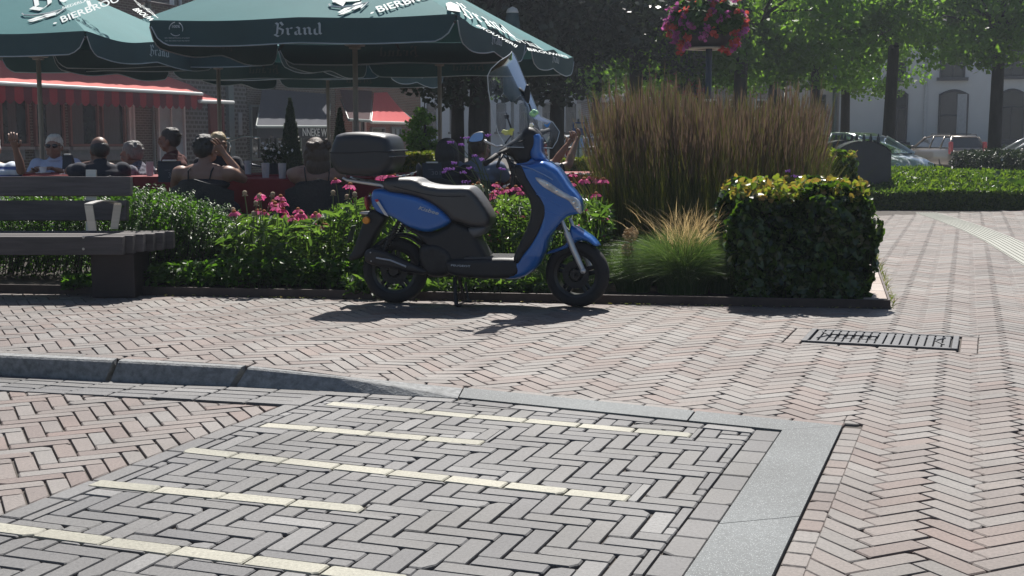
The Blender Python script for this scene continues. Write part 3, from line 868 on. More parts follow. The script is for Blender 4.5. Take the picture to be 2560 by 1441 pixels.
m = MB(); m.prism([A+Vector((0, -.03, -.03)), B+Vector((0, -.03, -.03)), B+Vector((0, -.03, -.37)), A+Vector((0, -.03, -.37))], (0, .01, 0)); m.build('valance', mat('near_black_cloth', (.02, .022, .03), .8), t)
m = MB(); e = (B-A).normalized(); a = fw(756, 340, 1.65); b = fw(826, 341, 1.65); up = fw(756, 321, 1.65).z-a.z
put(m, text_polys('NNEKE WIL', .02), lambda x, y: a.lerp(b, x)+Vector((0, 0, up*y)), (0, -.012, 0), stack=False)
m.build('lettering', whitep, t)
awning('sunlit part of the small red awning on the corner house', (928, 306), (1043, 309), (935, 232), (968, 231), 1.5, mat('scarlet_awning_cloth', (.80, .13, .14), .8, var=.05, trans=.35), None)  # only the sunlit part of the awning, cut to the patch of sun
awning('dull maroon awning in shade beside the sunlit red one', (872, 300), (925, 303), (850, 225), (930, 228), 1.3, mat('maroon_painted_shade_cloth', (.045, .01, .014), .9, var=.08), None)  # rest of the same awning; its shade is painted as maroon cloth

# ================================================================= WHITE HOUSE (right) and far houses
wdir = Vector((math.cos(R(-12)), math.sin(R(-12)), 0))
def house(name, label, pl, pr, Y, rz, H, wallm, zb=-.35, roofh=4, cat='building', depth=9):
    e = Vector((math.cos(rz), math.sin(rz), 0)); n = Vector((-e.y, e.x, 0)); p0 = P(pl, 345, Y); p0.z = zb
    t = thing(name, label, cat, p0, rz)
    Mi = minv(t)
    f = lambda px, py, off=0.0: Mi @ onplane(px, py, p0-n*off, n)
    L = f(pr, 345).x
    m = MB(); m.box((L/2, .2, H/2), (L, .4, H)); m.box((.2, depth/2+.41, H/2), (.4, depth, H)); m.box((L-.2, depth/2+.41, H/2), (.4, depth, H)); m.build('wall', wallm, t)
    m = MB(); m.prism([(-.3, -.5, H), (-.3, depth/2, H+roofh), (-.3, depth+.5, H)], (L+.6, 0, 0)); rf = m.build('roof', rooft, t)
    return t, f, rf
plaster = mat('white_plaster', (.50, .52, .53), .85, var=.05, scale=.6, bump=.15, bscale=40)
cream = mat('cream_plaster', (.36, .345, .32), .85, var=.06, scale=.8)
dframe = mat('near_black_frame', (.025, .028, .035), .5)
t, f, rf = house('plastered_house', 'white plastered house with arched windows and an arched doorway behind the parked cars', 2098, 3100, 62, R(-12), 6.6, plaster)
def opening(t, f, a, b, c, d, arch=.0, kind='window', frame=dframe, glass=dglass, sill=True, recess=.0):
    p = f(a, b); q = f(c, d); x0, x1, z0, z1 = p.x, q.x, q.z, p.z; w = x1-x0; h = z1-z0
    m = MB(); n = 10
    top = [(x0+w*i/n, z1+arch*math.sin(pi*i/n)) for i in range(n+1)]
    outl = [(x0, z0), (x1, z0)]+[(x, z) for x, z in reversed(top)]
    m.prism([(x, -.02, z) for x, z in outl], (0, .1, 0)); o = m.build(kind, glass if kind == 'window' else mat('dark_door_paint', (.05, .045, .045), .4), t)
    m = MB(); pts = [(x, -.05, z) for x, z in outl]
    m.tube(pts+[pts[0]], .06, 4); m.tube([((x0+x1)/2, -.05, z0), ((x0+x1)/2, -.05, z1-h*.28)], .035, 4) if kind == 'window' else None
    m.tube([(x0, -.05, z1-h*.28), (x1, -.05, z1-h*.28)], .05, 4)
    m.build('frame', frame, o)
    if sill: m = MB(); m.box(((x0+x1)/2, -.12, z0-.08), (w+.35, .28, .15)); m.build('sill', dframe, o)
    return o
opening(t, f, 2222, 238, 2264, 356, .18)
o = opening(t, f, 2350, 238, 2412, 420, .2, 'door', sill=False)
p = f(2394, 236); q = f(2410, 420); m = MB(); m.box(((p.x+q.x)/2, -.06, (p.z+q.z)/2), (q.x-p.x, .1, p.z-q.z)); m.build('reveal', mat('grey_reveal', (.33, .35, .37), .8), t)
opening(t, f, 2500, 236, 2556, 352, .2)
opening(t, f, 2225, 120, 2262, 198, .15); opening(t, f, 2355, 100, 2410, 194, .15); opening(t, f, 2505, 100, 2560, 190, .15); opening(t, f, 2640, 100, 2700, 190, .15); opening(t, f, 2660, 236, 2715, 352, .2)
m = MB(); p = f(2315, 200); m.tube([(p.x, -.07, 0), (p.x, -.07, 6.5)], .06, 8); m.build('drainpipe', mat('light_grey_pipe', (.42, .44, .46), .6), t)
p = f(2115, 60); q = f(2165, 2)
m = MB()
for k in range(2):
    x = 1.2+2.8*k; m.box((x, 1.2+.5*k, 6.6+1.55+.4*k), (.7, .08, 1.2), rx=-R(48)); 
m.build('skylight', mat('pale_sky_glass', (.45, .5, .58), .1, spec=.9), t)
m = MB(); m.box((1.9, 2.6, 8.9), (.7, .7, 2.4)); m.box((1.9, 2.6, 10.14), (.85, .85, .1)); m.build('chimney', wbrick, rf)
t, f, rf = house('plastered_house', 'darker cream plastered annex left of the white house', 1960, 2096, 63.5, R(-12), 4.6, cream, roofh=3)
opening(t, f, 2052, 240, 2062, 278, 0); opening(t, f, 2106-2, 236, 2094+10, 340, 0) if False else None
m = MB(); p = f(2088, 240); m.tube([(p.x, -.06, 0), (p.x, -.06, 4.4)], .09, 8); m.build('drainpipe', greyp, t)
t, f, rf = house('brick_house', 'far brick house with white eaves behind the tall brown grass', 1490, 1618, 84, R(4), 3.9, wbrick2, roofh=4)
opening(t, f, 1521, 250, 1544, 292, 0, frame=whitep); opening(t, f, 1578, 250, 1600, 292, 0, frame=whitep)
m = MB(); m.box((f(1554, 300).x, -.3, 3.95), (3.7, .5, .4)); m.build('gutter', whitep, t)
t, f, rf = house('plastered_house', 'far white house seen between the dark trunks', 980, 1482, 92, R(0), 5.5, plaster, roofh=4)
for k in range(8): opening(t, f, 1010+58*k, 262, 1032+58*k, 330, .1)
t, f, rf = house('brick_house', 'far brown brick house behind the trees in the middle', 1620, 1958, 84, R(-4), 6, wbrick, roofh=4)
for k in range(5): opening(t, f, 1640+62*k, 250, 1665+62*k, 310, 0, frame=whitep)

# ================================================================= TREES
bark = mat('dark_bark', (.045, .038, .032), .95, var=.35, scale=9, bump=.9, bscale=25, stretch=(1, 1, .25))
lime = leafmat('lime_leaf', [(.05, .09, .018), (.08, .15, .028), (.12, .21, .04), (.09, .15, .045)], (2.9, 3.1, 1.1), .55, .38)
limed = leafmat('shaded_lime_leaf', [(.022, .034, .018), (.034, .048, .028), (.05, .062, .045), (.03, .045, .02)], (1.4, 1.6, .9), .2, .38)  # darker copy of the lime leaf, crown shade put into its colour
def crown_arrays(rng, rx, ry, rz, ncl, per, size, clr=(.45, .9), low=.0, hollow=.45):
    c = unit(rng.normal(size=(ncl, 3)))*((hollow+(1-hollow)*rng.random((ncl, 1)))**.6)
    c *= np.array([rx, ry, rz])*(1+.12*rng.normal(size=(ncl, 1)))
    c[:, 2] = np.maximum(c[:, 2], -rz*.95)
    pts = []; nr = []; tn = []
    for q in c:
        r = rng.uniform(*clr); k = int(per*(r/.65)**2)
        d = unit(rng.normal(size=(k, 3))); rad = r*(.35+.65*rng.random((k, 1))**.5)
        pts.append(q+d*rad*np.array([1, 1, .62])); nr.append(unit(d*.6+np.array([0, 0, .9]))); tn.append(np.clip(rng.normal(rng.random(), .22, k), 0, 1))
    pts = np.concatenate(pts); nr = np.concatenate(nr); tn = np.concatenate(tn)
    return leaf_arrays(pts, size, rng, aspect=.85, nrm=nr, nbias=.25, tint=tn, simple=True), c
def make_tree_mesh(seed, rx, rz, ncl, per, size, h, tr, lean=0, fork=False, m_=lime, hollow=.45, clr=(.45, .9)):
    rng = np.random.default_rng(seed)
    arr, c = crown_arrays(rng, rx, rx, rz, ncl, per, size, hollow=hollow, clr=clr)
    arr[0][:, 2] += h
    m = MB(); zb = -.35
    top = Vector((lean, 0, h+.6))
    pts = [Vector((0, 0, zb)), Vector((lean*.1, .02, .3)), Vector((lean*.35, .03, 1.4)), Vector((lean*.7, 0, h-rz*.7)), top]
    m.tube(pts, [tr*1.25, tr*1.02, tr*.92, tr*.8, tr*.35], 12)
    for q in c[:16]:
        s = Vector((lean*.8, 0, h-rz*rng.uniform(.35, .8))); e = Vector((q[0]*.85, q[1]*.85, q[2]+h)); mid = s.lerp(e, .5)+Vector((0, 0, .2))
        m.tube([s, mid, e], [tr*.32, tr*.2, .02], 6)
    if fork: m.tube([(0, 0, .9), (-.5, 0, 1.6), (-.95, 0, 2.6)], [tr*.7, tr*.6, tr*.4], 8)
    return arr, m
def tree(name, label, px, Y, kind, rz=0.0, sc=1.0, group='trees along the square'):
    p = P(px, 345, Y); t = thing(name, label, 'tree', (p.x, p.y, 0), rz, group)
    if kind not in TREEM:
        arr, m = make_tree_mesh(*TREEP[kind][0], **TREEP[kind][1])
        cr = npmesh('crown', *arr[:2], TREEP[kind][1].get('m_', lime), arr[2], t); tk = m.build('trunk', bark, t, smooth=True); TREEM[kind] = (cr.data, tk.data)
    else:
        for n_, d in zip(('crown', 'trunk'), TREEM[kind]):
            o = bpy.data.objects.new(n_, d); COL.objects.link(o); o.parent = t
    t.scale = (sc, sc, 1)
    if px in (1592, 1748, 1660, 1490, 1850, 2035, 1930, 2110): t.location.z = -.42
    return t
TREEM = {}
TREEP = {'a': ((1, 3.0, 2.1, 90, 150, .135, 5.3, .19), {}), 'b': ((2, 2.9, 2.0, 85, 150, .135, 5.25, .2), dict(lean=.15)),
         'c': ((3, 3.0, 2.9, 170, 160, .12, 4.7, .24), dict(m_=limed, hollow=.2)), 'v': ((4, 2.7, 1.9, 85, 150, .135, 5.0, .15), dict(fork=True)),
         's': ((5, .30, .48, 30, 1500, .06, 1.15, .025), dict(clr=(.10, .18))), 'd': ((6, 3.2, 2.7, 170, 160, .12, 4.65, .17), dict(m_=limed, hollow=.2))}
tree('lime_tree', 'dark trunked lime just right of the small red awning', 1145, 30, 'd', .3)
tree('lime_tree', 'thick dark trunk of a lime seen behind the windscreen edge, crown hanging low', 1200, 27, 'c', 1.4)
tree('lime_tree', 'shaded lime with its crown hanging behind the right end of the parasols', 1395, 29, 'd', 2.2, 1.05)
tree('lime_tree', 'shaded lime above the left side of the tall brown grass', 1592, 33, 'b', 4.0)
tree('lime_tree', 'lime directly behind the flower basket lamp post', 1748, 38, 'a', 5.0)
tree('lime_tree', 'dark stout lime right of the flower basket lamp post', 1850, 31, 'a', .9)
tree('lime_tree', 'bright green lime with a forked trunk above the right end of the brown grass', 2035, 34, 'v', 0, 1.0)
tree('lime_tree', 'lime with a straight dark trunk in front of the white house beside the pale car', 2218, 38, 'b', 0)
tree('lime_tree', 'lime with a dark trunk right of the tan estate car', 2488, 35, 'a', 2.4)
tree('lime_tree', 'lime at the right margin beyond the white bonnet', 2700, 33, 'b', 3.3)
tree('lime_tree', 'farther lime filling the gap over the annex roof', 2110, 46, 'a', 4.2)
tree('lime_tree', 'farther lime between the forked one and the flower basket', 1930, 44, 'b', 1.2)
tree('lime_tree', 'farther lime with lit leaves above the blue street sign', 1490, 47, 'a', 2.9)
tree('lime_tree', 'farther lime with lit leaves left of the blue street sign', 1330, 50, 'b', .4)
tree('lime_tree', 'farthest lime glimpsed between the two dark trunks', 1215, 60, 'b', 5.1)
tree('lime_tree', 'farther lime behind the brick house eaves', 1660, 52, 'a', 3.7)
tree('small_tree', 'small leafy tree in a white box beside the red awning', 1062, 23, 's', 0, 1.0, group=None)
p = P(1048, 370, 23); m = MB(); m.box((p.x, p.y, .25), (.5, .5, .55), bev=.02); tag(m.build('planter_box', whitep), 'white square planter box holding the small tree', 'planter')
p = P(2083, 345, 41); m = MB(); m.tube([(p.x, p.y, -.3), (p.x, p.y, 4.5)], .06, 8); m.box((p.x, p.y, 4.55), (.25, .25, .3), bev=.05); tag(m.build('street_pole', greyp), 'thin grey street pole in front of the annex, left of the pale car', 'pole')

# conical evergreens in pots on the terrace
ever = leafmat('conifer_spray', [(.012, .025, .01), (.02, .042, .014), (.035, .06, .02)], (1.6, 1.8, .7), .25, .5)
def conifer(label, px, ytop, Y, ybot, rpx):
    top = P(px, ytop, Y); h = top.z-.35; r = rpx*Y/3200; rng = np.random.default_rng(px)
    t = thing('potted_conifer', label, 'conifer', (top.x, Y, 0), 0, 'conical evergreens in pots')
    n = 7000; z = rng.random(n)**1.2; a = rng.random(n)*2*pi; rr = r*(1-z)**.75*(.75+.3*rng.random(n)); z2 = .35+z*h
    pts = np.stack([rr*np.cos(a), rr*np.sin(a), z2], 1); dirs = np.stack([np.cos(a)*.4, np.sin(a)*.4, np.ones(n)], 1)
    npmesh('foliage', *leaf_arrays(pts, .07, rng, aspect=.35, dirs=unit(dirs), dbias=.6, nrm=unit(np.stack([np.cos(a), np.sin(a), .3*np.ones(n)], 1)), nbias=.4, simple=True)[:2], ever, np.repeat(rng.random(n), 4), t)
    m = MB(); m.lathe([(0.001, .0), (r*.55, .0), (r*.7, .36), (r*.62, .36), (r*.6, .3), (.001, .3)], seg=16); m.build('pot', dframe, t); m = MB(); m.tube([(0, 0, .3), (0, 0, h)], .03, 6); m.build('trunk', bark, t)
conifer('tall dark conical evergreen left of the white shop lettering', 725, 248, 25, 400, 32)
conifer('sunlit conical evergreen right of the white shop lettering', 849, 272, 24, 400, 27)

# ================================================================= CARS
def car(name, label, px, Y, rz, col, kind='wagon', plate=None):
    p = P(px, 345, Y); t = thing(name, label, 'car', (p.x, Y, -.29), rz)
    paint = mat('car_paint_'+label.split()[0], col, .3, .35, var=.03, coat=.8)
    if kind == 'wagon':
        L, Wd, H = 4.7, .88, 1.46
        body = [(-2.33, .35), (-2.35, .75), (-2.28, .98), (-1.2, 1.0), (.9, .97), (2.0, .84), (2.3, .68), (2.36, .4), (2.2, .24), (-2.1, .24)]
        gh = [(-2.26, .96), (-2.02, 1.40), (-1.7, 1.45), (-.2, 1.47), (.35, 1.40), (1.1, .95)]
        roof = [(-2.06, 1.405), (-1.9, 1.47), (-.9, 1.5), (-.1, 1.49), (.4, 1.42), (.3, 1.38), (-.2, 1.42), (-1.8, 1.42)]
        pil = [((-2.24, .97), (-2.03, 1.42)), ((-1.45, .98), (-1.4, 1.44)), ((-.45, .98), (-.42, 1.45)), ((1.12, .96), (.36, 1.41))]
        ax = (-1.38, 1.42)
    else:
        L, Wd, H = 4.0, .86, 1.5
        body = [(-1.95, .4), (-1.98, .8), (-1.9, 1.02), (-.6, 1.03), (.8, 1.0), (1.6, .86), (1.93, .66), (1.98, .4), (1.85, .22), (-1.8, .22)]
        gh = [(-1.9, 1.0), (-1.6, 1.42), (-1.0, 1.5), (-.2, 1.5), (.3, 1.4), (1.15, .98)]
        roof = [(-1.66, 1.42), (-1.4, 1.5), (-.8, 1.54), (-.2, 1.53), (.32, 1.43), (.25, 1.39), (-.2, 1.46), (-1.0, 1.46)]
        pil = [((-1.88, 1.0), (-1.64, 1.44)), ((-.7, 1.02), (-.66, 1.5)), ((1.15, .98), (.32, 1.42))]
        ax = (-1.25, 1.25)
    m = MB(); inflate(m, body, lambda x, z: Wd-.06*max(0, (z-.6)/.4)-.10*abs(x/2.3)**4, .16, .06); m.build('body', paint, t, smooth=True)
    gw = lambda x, z: Wd-.10-.22*max(0, (z-.95)/.5)
    m = MB(); inflate(m, gh, gw, .06, .06, smooth=False); m.build('window_glass', mat('sky_reflection_car_glass', (.50, .58, .66), .12, .75, spec=.9, coat=.5) if kind == 'hatch' else mat('dark_car_glass', (.03, .035, .04), .06, spec=.7), t, smooth=True, angle=.6)  # hatch glass: pale sky reflection put into its colour
    m = MB(); inflate(m, roof, lambda x, z: gw(x, z)+.02, .05, .04)
    for s in (-1, 1):
        for a, b in pil: m.tube([(a[0], s*(gw(*a)+.008), a[1]), (b[0], s*(gw(*b)-.0), b[1])], .035, 6)
    m.build('roof', paint, t, smooth=True)
    rub = mat('tyre_rubber', (.02, .02, .022), .85, var=.2); rim = mat('alloy_rim', (.4, .41, .43), .35, .8)
    for x in ax:
        for s in (-1, 1):
            m = MB(); M = Matrix.Translation((x, s*(Wd-.12), .31)) @ Matrix.Rotation(pi/2, 4, 'X')
            m.lathe([(.19, -.1), (.29, -.1), (.31, -.06), (.31, .06), (.29, .1), (.19, .1)], seg=24, M=M, closed=True); o = m.build('wheel', rub, t, smooth=True)
            m = MB(); m.lathe([(.001, -.06), (.19, -.07), (.2, .07), (.001, .05)], seg=20, M=M); m.build('rim', rim, o, smooth=True)
    for s in (-1, 1):
        m = MB(); m.box((body[0][0]+.05, s*(Wd-.16), .98 if kind == 'wagon' else .9), (.14, .16, .5 if kind == 'wagon' else .3), bev=.04); m.build('tail_light', mat('red_lamp_glass', (.35, .02, .03), .15, coat=.6), t)
        m = MB(); m.ball((L/2-.22, s*(Wd-.24), .66), (.2, .16, .1), 12, 8); m.build('headlight', mat('clear_lamp_glass', (.5, .53, .56), .08, .3, coat=1), t, smooth=True)
        m = MB(); m.ball((.85, s*(Wd+.03), 1.0), (.08, .1, .07), 10, 6); m.build('wing_mirror', mat('black_trim', (.02, .02, .022), .5), t, smooth=True)
    if kind == 'wagon':
        m = MB()
        for s in (-1, 1): m.tube([(-1.9, s*.55, 1.47), (-1.85, s*.55, 1.53), (-.2, s*.55, 1.55), (-.1, s*.55, 1.5)], .018, 6)
        for x in (-1.4, -.5): m.tube([(x, -.56, 1.545), (x, .56, 1.545)], .02, 6)
        m.build('roof_rack', MATS['black_trim'], t)
    m = MB(); m.box((body[0][0]+.01, 0, .38), (.16, Wd*1.8, .2), bev=.05); m.box((L/2-.06, 0, .36), (.2, Wd*1.7, .22), bev=.05); m.build('bumper', MATS['black_trim'], t)
    if plate:
        m = MB(); m.box((body[0][0]-.04, 0, .8), (.02, .52, .11)); o = m.build('licence_plate', mat('yellow_plate', (.55, .38, .05), .5), t)
        m = MB(); put(m, text_polys(plate, .01), lambda x, y: Vector((body[0][0]-.052, .22-.44*x, .765+.07*y)), (-.003, 0, 0), stack=False); m.build('plate_number', dframe, o)
    return t
car('parked_car', 'tan estate car with roof bars and a yellow plate in front of the white house', 2356, 54, R(90+7), (.20, .17, .14), 'wagon', 'TH-JR-GL')
car('parked_car', 'pale blue small hatchback half hidden by the dark rounded container', 2158, 35, R(-62), (.66, .72, .78), 'hatch')
car('parked_car', 'white car at the right margin, only its bright bonnet showing', 2610, 40, R(172), (.75, .76, .78), 'wagon')
car('parked_car', 'white estate car with red tail lamps seen past the windscreen', 1413, 52, R(86), (.72, .73, .75), 'wagon')
car('parked_car', 'white car glimpsed through the left side of the brown grass', 1540, 46, R(8), (.7, .71, .73), 'hatch')
car('parked_car', 'silver car parked deep behind the middle of the grass', 1700, 50, R(8), (.4, .41, .43), 'hatch')

# ---- blue street sign
p = P(1446, 322, 34); t = thing('street_sign', 'blue and white rectangular street sign on a post past the windscreen', 'sign', (p.x, p.y, -.3))
m = MB(); m.tube([(0, .03, 0), (0, .03, 1.9)], .03, 8); m.tube([(.2, .03, 0), (.2, .03, 1.9)], .02, 8); m.build('post', greyp, t)
z0 = p.z+.3; m = MB(); m.box((.02, 0, z0), (.34, .03, .34), bev=.01); o = m.build('panel', mat('blue_sign', (.03, .12, .4), .4), t)
m = MB(); m.box((.02, -.02, z0+.07), (.27, .01, .12)); m.build('white_field', whitep, o)
# ---- dark rounded containers and finial railing
dk = mat('charcoal_painted_steel', (.035, .042, .05), .45, .2, var=.1)
def container(label, px, Y, w, h, d):
    p = P(px, 345, Y); t = thing('waste_container', label, 'container', (p.x, Y, 0), R(-8), 'charcoal containers with arched lids')
    m = MB(); prof = [(-w/2, 0), (w/2, 0), (w/2, h*.82)]+[(w/2-w*i/10, h*.82+h*.18*math.sin(pi*i/10)**.7) for i in range(1, 10)]+[(-w/2, h*.82)]
    m.prism([(x, -d/2, z) for x, z in prof], (0, d, 0)); m.build('body', dk, t)
    m = MB(); lid = [(x*1.03, z) for x, z in prof[2:]]; m.add([(x, y, z+.012) for x, z in lid for y in (-d/2-.02, d/2+.02)], [(2*i, 2*i+1, 2*i+3, 2*i+2) for i in range(len(lid)-1)]); m.build('lid', mat('glossy_dark_lid', (.05, .06, .07), .25, .3), t)
    return t
container('charcoal street container with an arched lid behind the small hedge', 2153, 20.7, .85, 1.045, .8)
container('second charcoal container with an arched lid, behind and left of the other', 2105, 21.6, .85, 1.05, .8)
for k, px in enumerate((2090, 2105, 2113, 2130, 2142, 2160, 2177, 2196)):
    p = P(px, 345, 23); t = thing('railing_post', 'black railing post with a turned finial behind the charcoal containers', 'post', (p.x, 23, 0), 0, 'black finial posts behind the containers')
    m = MB(); m.lathe([(.001, 0), (.02, 0), (.02, .98), (.034, .98), (.034, 1.01), (.022, 1.03), (.030, 1.07), (.024, 1.11), (.012, 1.15), (.001, 1.18)], seg=8); m.build('baluster', dframe, t, smooth=True)
# ================================================================= LAMP POST WITH FLOWER BASKETS
ger = leafmat('geranium_leaf', [(.04, .09, .02), (.06, .13, .03), (.09, .15, .04)], (1.8, 2.0, .8), .35, .5)
pet_r = mat('red_petal', (.52, .09, .07), .7, var=.2, tint=.3, trans=.4)
pet_p = mat('magenta_petal', (.46, .12, .33), .7, var=.2, tint=.3, trans=.4)
def basket(label, px, py, Y, r, rng, nleaf, pole_px, zlow=-.3):
    c = P(px, py, Y); pp = P(pole_px, 345, Y+.02)
    t = thing('flower_basket', label, 'flower basket', c)
    m = MB(); m.lathe([(.001, -r*.62), (r*.5, -r*.6), (r*.78, -.05), (r*.72, -.04), (.001, -.2)], seg=28); m.build('bowl', mat('dark_purple_bowl', (.02, .018, .024), .6), t, smooth=True)
    m = MB(); m.lathe([(r*.3, -r*.6), (r*.56, -r*.6), (r*.56, -r*.64), (r*.3, -r*.64)], seg=28, closed=True); m.build('ring', mat('pale_metal_ring', (.45, .4, .33), .5, .3), t, smooth=True)
    d = unit(rng.normal(size=(nleaf, 3))); d[:, 2] = d[:, 2]*.8+.22
    pts = d*r*(.72+.28*rng.random((nleaf, 1)))*np.array([1, 1, .75])
    low = pts[:, 2] < -r*.45; pts = pts[~(low & (rng.random(nleaf) < .6))]
    npmesh('foliage', *leaf_arrays(pts, .085, rng, aspect=.9, nrm=unit(pts+np.array([0, 0, .4])), nbias=.5)[:2], ger, np.repeat(rng.random(len(pts)), 6), t)
    for nm, mm, k in (('red_blooms', pet_r, 34), ('magenta_blooms', pet_p, 34)):
        d = unit(rng.normal(size=(k, 3))); d[:, 1] = -abs(d[:, 1])*.8+.1; d[:, 2] = d[:, 2]*.8+.25
        cs = unit(d)*r*np.array([1.04, 1.0, .82])
        P_ = np.repeat(cs, 20, 0)+rng.normal(size=(k*20, 3))*.024
        a = leaf_arrays(P_, .045, rng, aspect=.9); o = npmesh(nm, a[0], a[1], mm, a[2], t); tag(o, kind='stuff')
    return t, c, pp
rg = np.random.default_rng(5)
t, c, pp = basket('large hanging basket of red and magenta geraniums round the lamp post', 1765, 62, 17, .50, rg, 2600, 1768)
lp = thing('lamp_post', 'slim dark lamp post carrying the large flower basket, behind the brown grass', 'lamp post', (pp.x, 17.0, -.05))
m = MB(); m.lathe([(.07, 0), (.07, .9), (.05, 1.0), (.042, 1.05), (.040, 5.5), (.03, 6)], seg=14); m.build('post', mat('blue_black_paint', (.03, .04, .06), .45), lp, smooth=True)
m = MB(); m.lathe([(.05, 1.62), (.05, 1.66)], seg=14); m.build('band', alu, lp)
m = MB(); m.lathe([(.001, 6.5), (.2, 6.4), (.24, 6.1), (.1, 5.95), (.001, 5.9)], seg=16); m.build('lantern', mat('lantern_glass', (.5, .5, .48), .3), lp, smooth=True)
t, c, pp = basket('smaller distant basket of red geraniums low among the dark trees', 1722, 208, 36, .52, rg, 1500, 1722)
lp = thing('lamp_post', 'farther dark lamp post carrying the distant red basket', 'lamp post', (pp.x, 36.0, -.3))
m = MB(); m.lathe([(.09, 0), (.09, .9), (.055, 1.0), (.05, 5.5)], seg=12); m.build('post', MATS['blue_black_paint'], lp, smooth=True)

# ================================================================= PARASOLS
pgreen = mat('bottle_green_canopy_cloth', (.052, .17, .178), .75, var=.06, scale=2.5, spec=.2, trans=.02, bump=.08, bscale=6)
pval = mat('dark_green_valance_cloth', (.030, .075, .080), .8, var=.08, scale=3, trans=.03)
pink_ = mat('cream_print', (.66, .70, .68), .7, var=.05)
pgrey = mat('grey_print', (.46, .52, .55), .8, var=.1)
polem = mat('beige_parasol_pole', (.30, .28, .25), .5, .1, var=.08)
PZ = 2.165; PV = .225; PH = .80
PA = R(12); pu = Vector((math.cos(PA), -math.sin(PA), 0)); pv = Vector((math.sin(PA), math.cos(PA), 0))
def parasol(label, cx, cy, w=2.86, d=3.0, full=True):
    t = thing('parasol', label, 'parasol', (cx, cy, 0), -PA, 'green square parasols on the terrace')
    cor = [Vector((-w/2, -d/2, PZ)), Vector((w/2, -d/2, PZ)), Vector((w/2, d/2, PZ)), Vector((-w/2, d/2, PZ))]; apex = Vector((0, 0, PZ+PH))
    m = MB(); V = []; F = []; n = 24; k = 10
    for s in range(4):
        a, b = cor[s], cor[(s+1) % 4]; o = len(V)
        for j in range(k+1):
            for i in range(n+1):
                f = i/n; r = j/k; e = a.lerp(b, f)
                sag = (.055 if s % 2 else .018)*abs(math.sin(2*pi*f))**1.3       # edge rises and falls between the ribs at the corners and middle
                p = apex.lerp(e, r); p.z -= (.010*math.sin(pi*r)+sag*r**6)*1.0
                V.append(p)
        for j in range(k):
            for i in range(n): F.append((o+j*(n+1)+i, o+(j+1)*(n+1)+i, o+(j+1)*(n+1)+i+1, o+j*(n+1)+i+1))
    m.add(V, F); cn = m.build('canopy', pgreen, t, smooth=False)
    for p in cn.data.polygons: p.use_smooth = True
    bm = bmesh.new(); bm.from_mesh(cn.data); bmesh.ops.remove_doubles(bm, verts=bm.verts, dist=.002)
    for e in bm.edges:
        if len(e.link_faces) == 2:
            mp = (e.verts[0].co+e.verts[1].co)/2
            if abs(abs(mp.x)/(w/2)-abs(mp.y)/(d/2)) < .02: e.smooth = False
    bm.to_mesh(cn.data); bm.free()
    vals = []
    for s in range(4):
        a, b = cor[s], cor[(s+1) % 4]; e = (b-a); L = e.length; e = e.normalized(); out = Vector((e.y, -e.x, 0)); m = MB(); n = 48; k = 5; V = []; F = []
        for i in range(n+1):
            f = i/n; q = min(f, 1-f)*L
            hh = PV*(.25+.75*min(1, (q/.16)**.5 if q > .0 else 0)) if q < .16 else PV
            sag = (.055 if s % 2 else .018)*abs(math.sin(2*pi*f))**1.3
            for j in range(k+1):
                p = a+e*(f*L)+Vector((0, 0, -sag-hh*j/k))+out*(.012+.012*math.sin(f*L*6+s)*j/k); V.append(p)
        for i in range(n):
            for j in range(k): F.append((i*(k+1)+j, i*(k+1)+j+1, (i+1)*(k+1)+j+1, (i+1)*(k+1)+j))
        m.add(V, F); o = m.build('valance', pval, t, smooth=True); vals.append(o)
        m = MB(); m.tube([V[i*(k+1)+k] for i in range(n+1)], .006, 4); m.build('piping', pgrey, o)
        # word on each valance, read from outside (and showing through, mirrored, inside)
        tw = .455
        for off, mm in ((.035, pgrey), (-.006, mat('faint_show_through_print', (.085, .11, .115), .9))):
            m = MB(); put(m, black_polys('Brand'), lambda x, y: a+e*(L/2-tw*.5+tw*x)+Vector((0, 0, -.055-.062-.04+.11*(y-.25))), out*off*(1 if off > 0 else 1), stack=False)
            if off > 0: pass
            m2 = MB(); 
            V2, F2 = black_polys('Brand')
            for q_, f_ in enumerate(F2):
                lift = out*(off+(.0004*(q_ % 9))*(1 if off > 0 else -1)); m2.add([a+e*(L/2-tw*.5+tw*V2[j][0])+Vector((0, 0, -.158+.11*V2[j][1]-.0))+lift for j in f_], [tuple(range(4))])
            m2.build('lettering', mm, o)
    m = MB()
    for q in cor+[(cor[i]+cor[(i+1) % 4])/2 for i in range(4)]:
        m.tube([apex-Vector((0, 0, .06)), apex.lerp(q, .5)-Vector((0, 0, .09)), q-Vector((0, 0, .07))], .014, 5)
        m.tube([Vector((0, 0, PZ-.02)), apex.lerp(q, .5)-Vector((0, 0, .085))], .010, 5)
    m.build('ribs', mat('dark_rib_metal', (.06, .065, .07), .5, .3), t)
    m = MB(); m.tube([(0, 0, 0), (0, 0, PZ+PH-.05)], .0265, 12); m.build('pole', polem, t, smooth=True)
    m = MB(); m.box((0, 0, PZ-.13), (.17, .17, .045), bev=.015); m.box((0, 0, PZ-.165), (.1, .1, .03), bev=.01); m.build('runner', polem, t)
    m = MB(); m.ball((0, 0, PZ+PH+.03), (.06, .06, .07), 10, 6); m.build('finial', pgrey, t)
    m = MB(); m.box((0, 0, .04), (.7, .7, .08), bev=.02); m.build('base', mat('concrete_base', (.12, .12, .12), .9), t)
    return t, cor, apex
tA, corA, apA = parasol('green parasol in front with its whole valance showing above the top box', -1.58, 12.98)
parasol('green parasol directly behind the front one, reaching farthest right', -.90, 16.0)
tL, corL, apL = parasol('green parasol cut off by the left side of the picture', -5.42, 14.75, 2.95)
parasol('green parasol in the second row behind the gap of the two front ones', -3.82, 16.75)
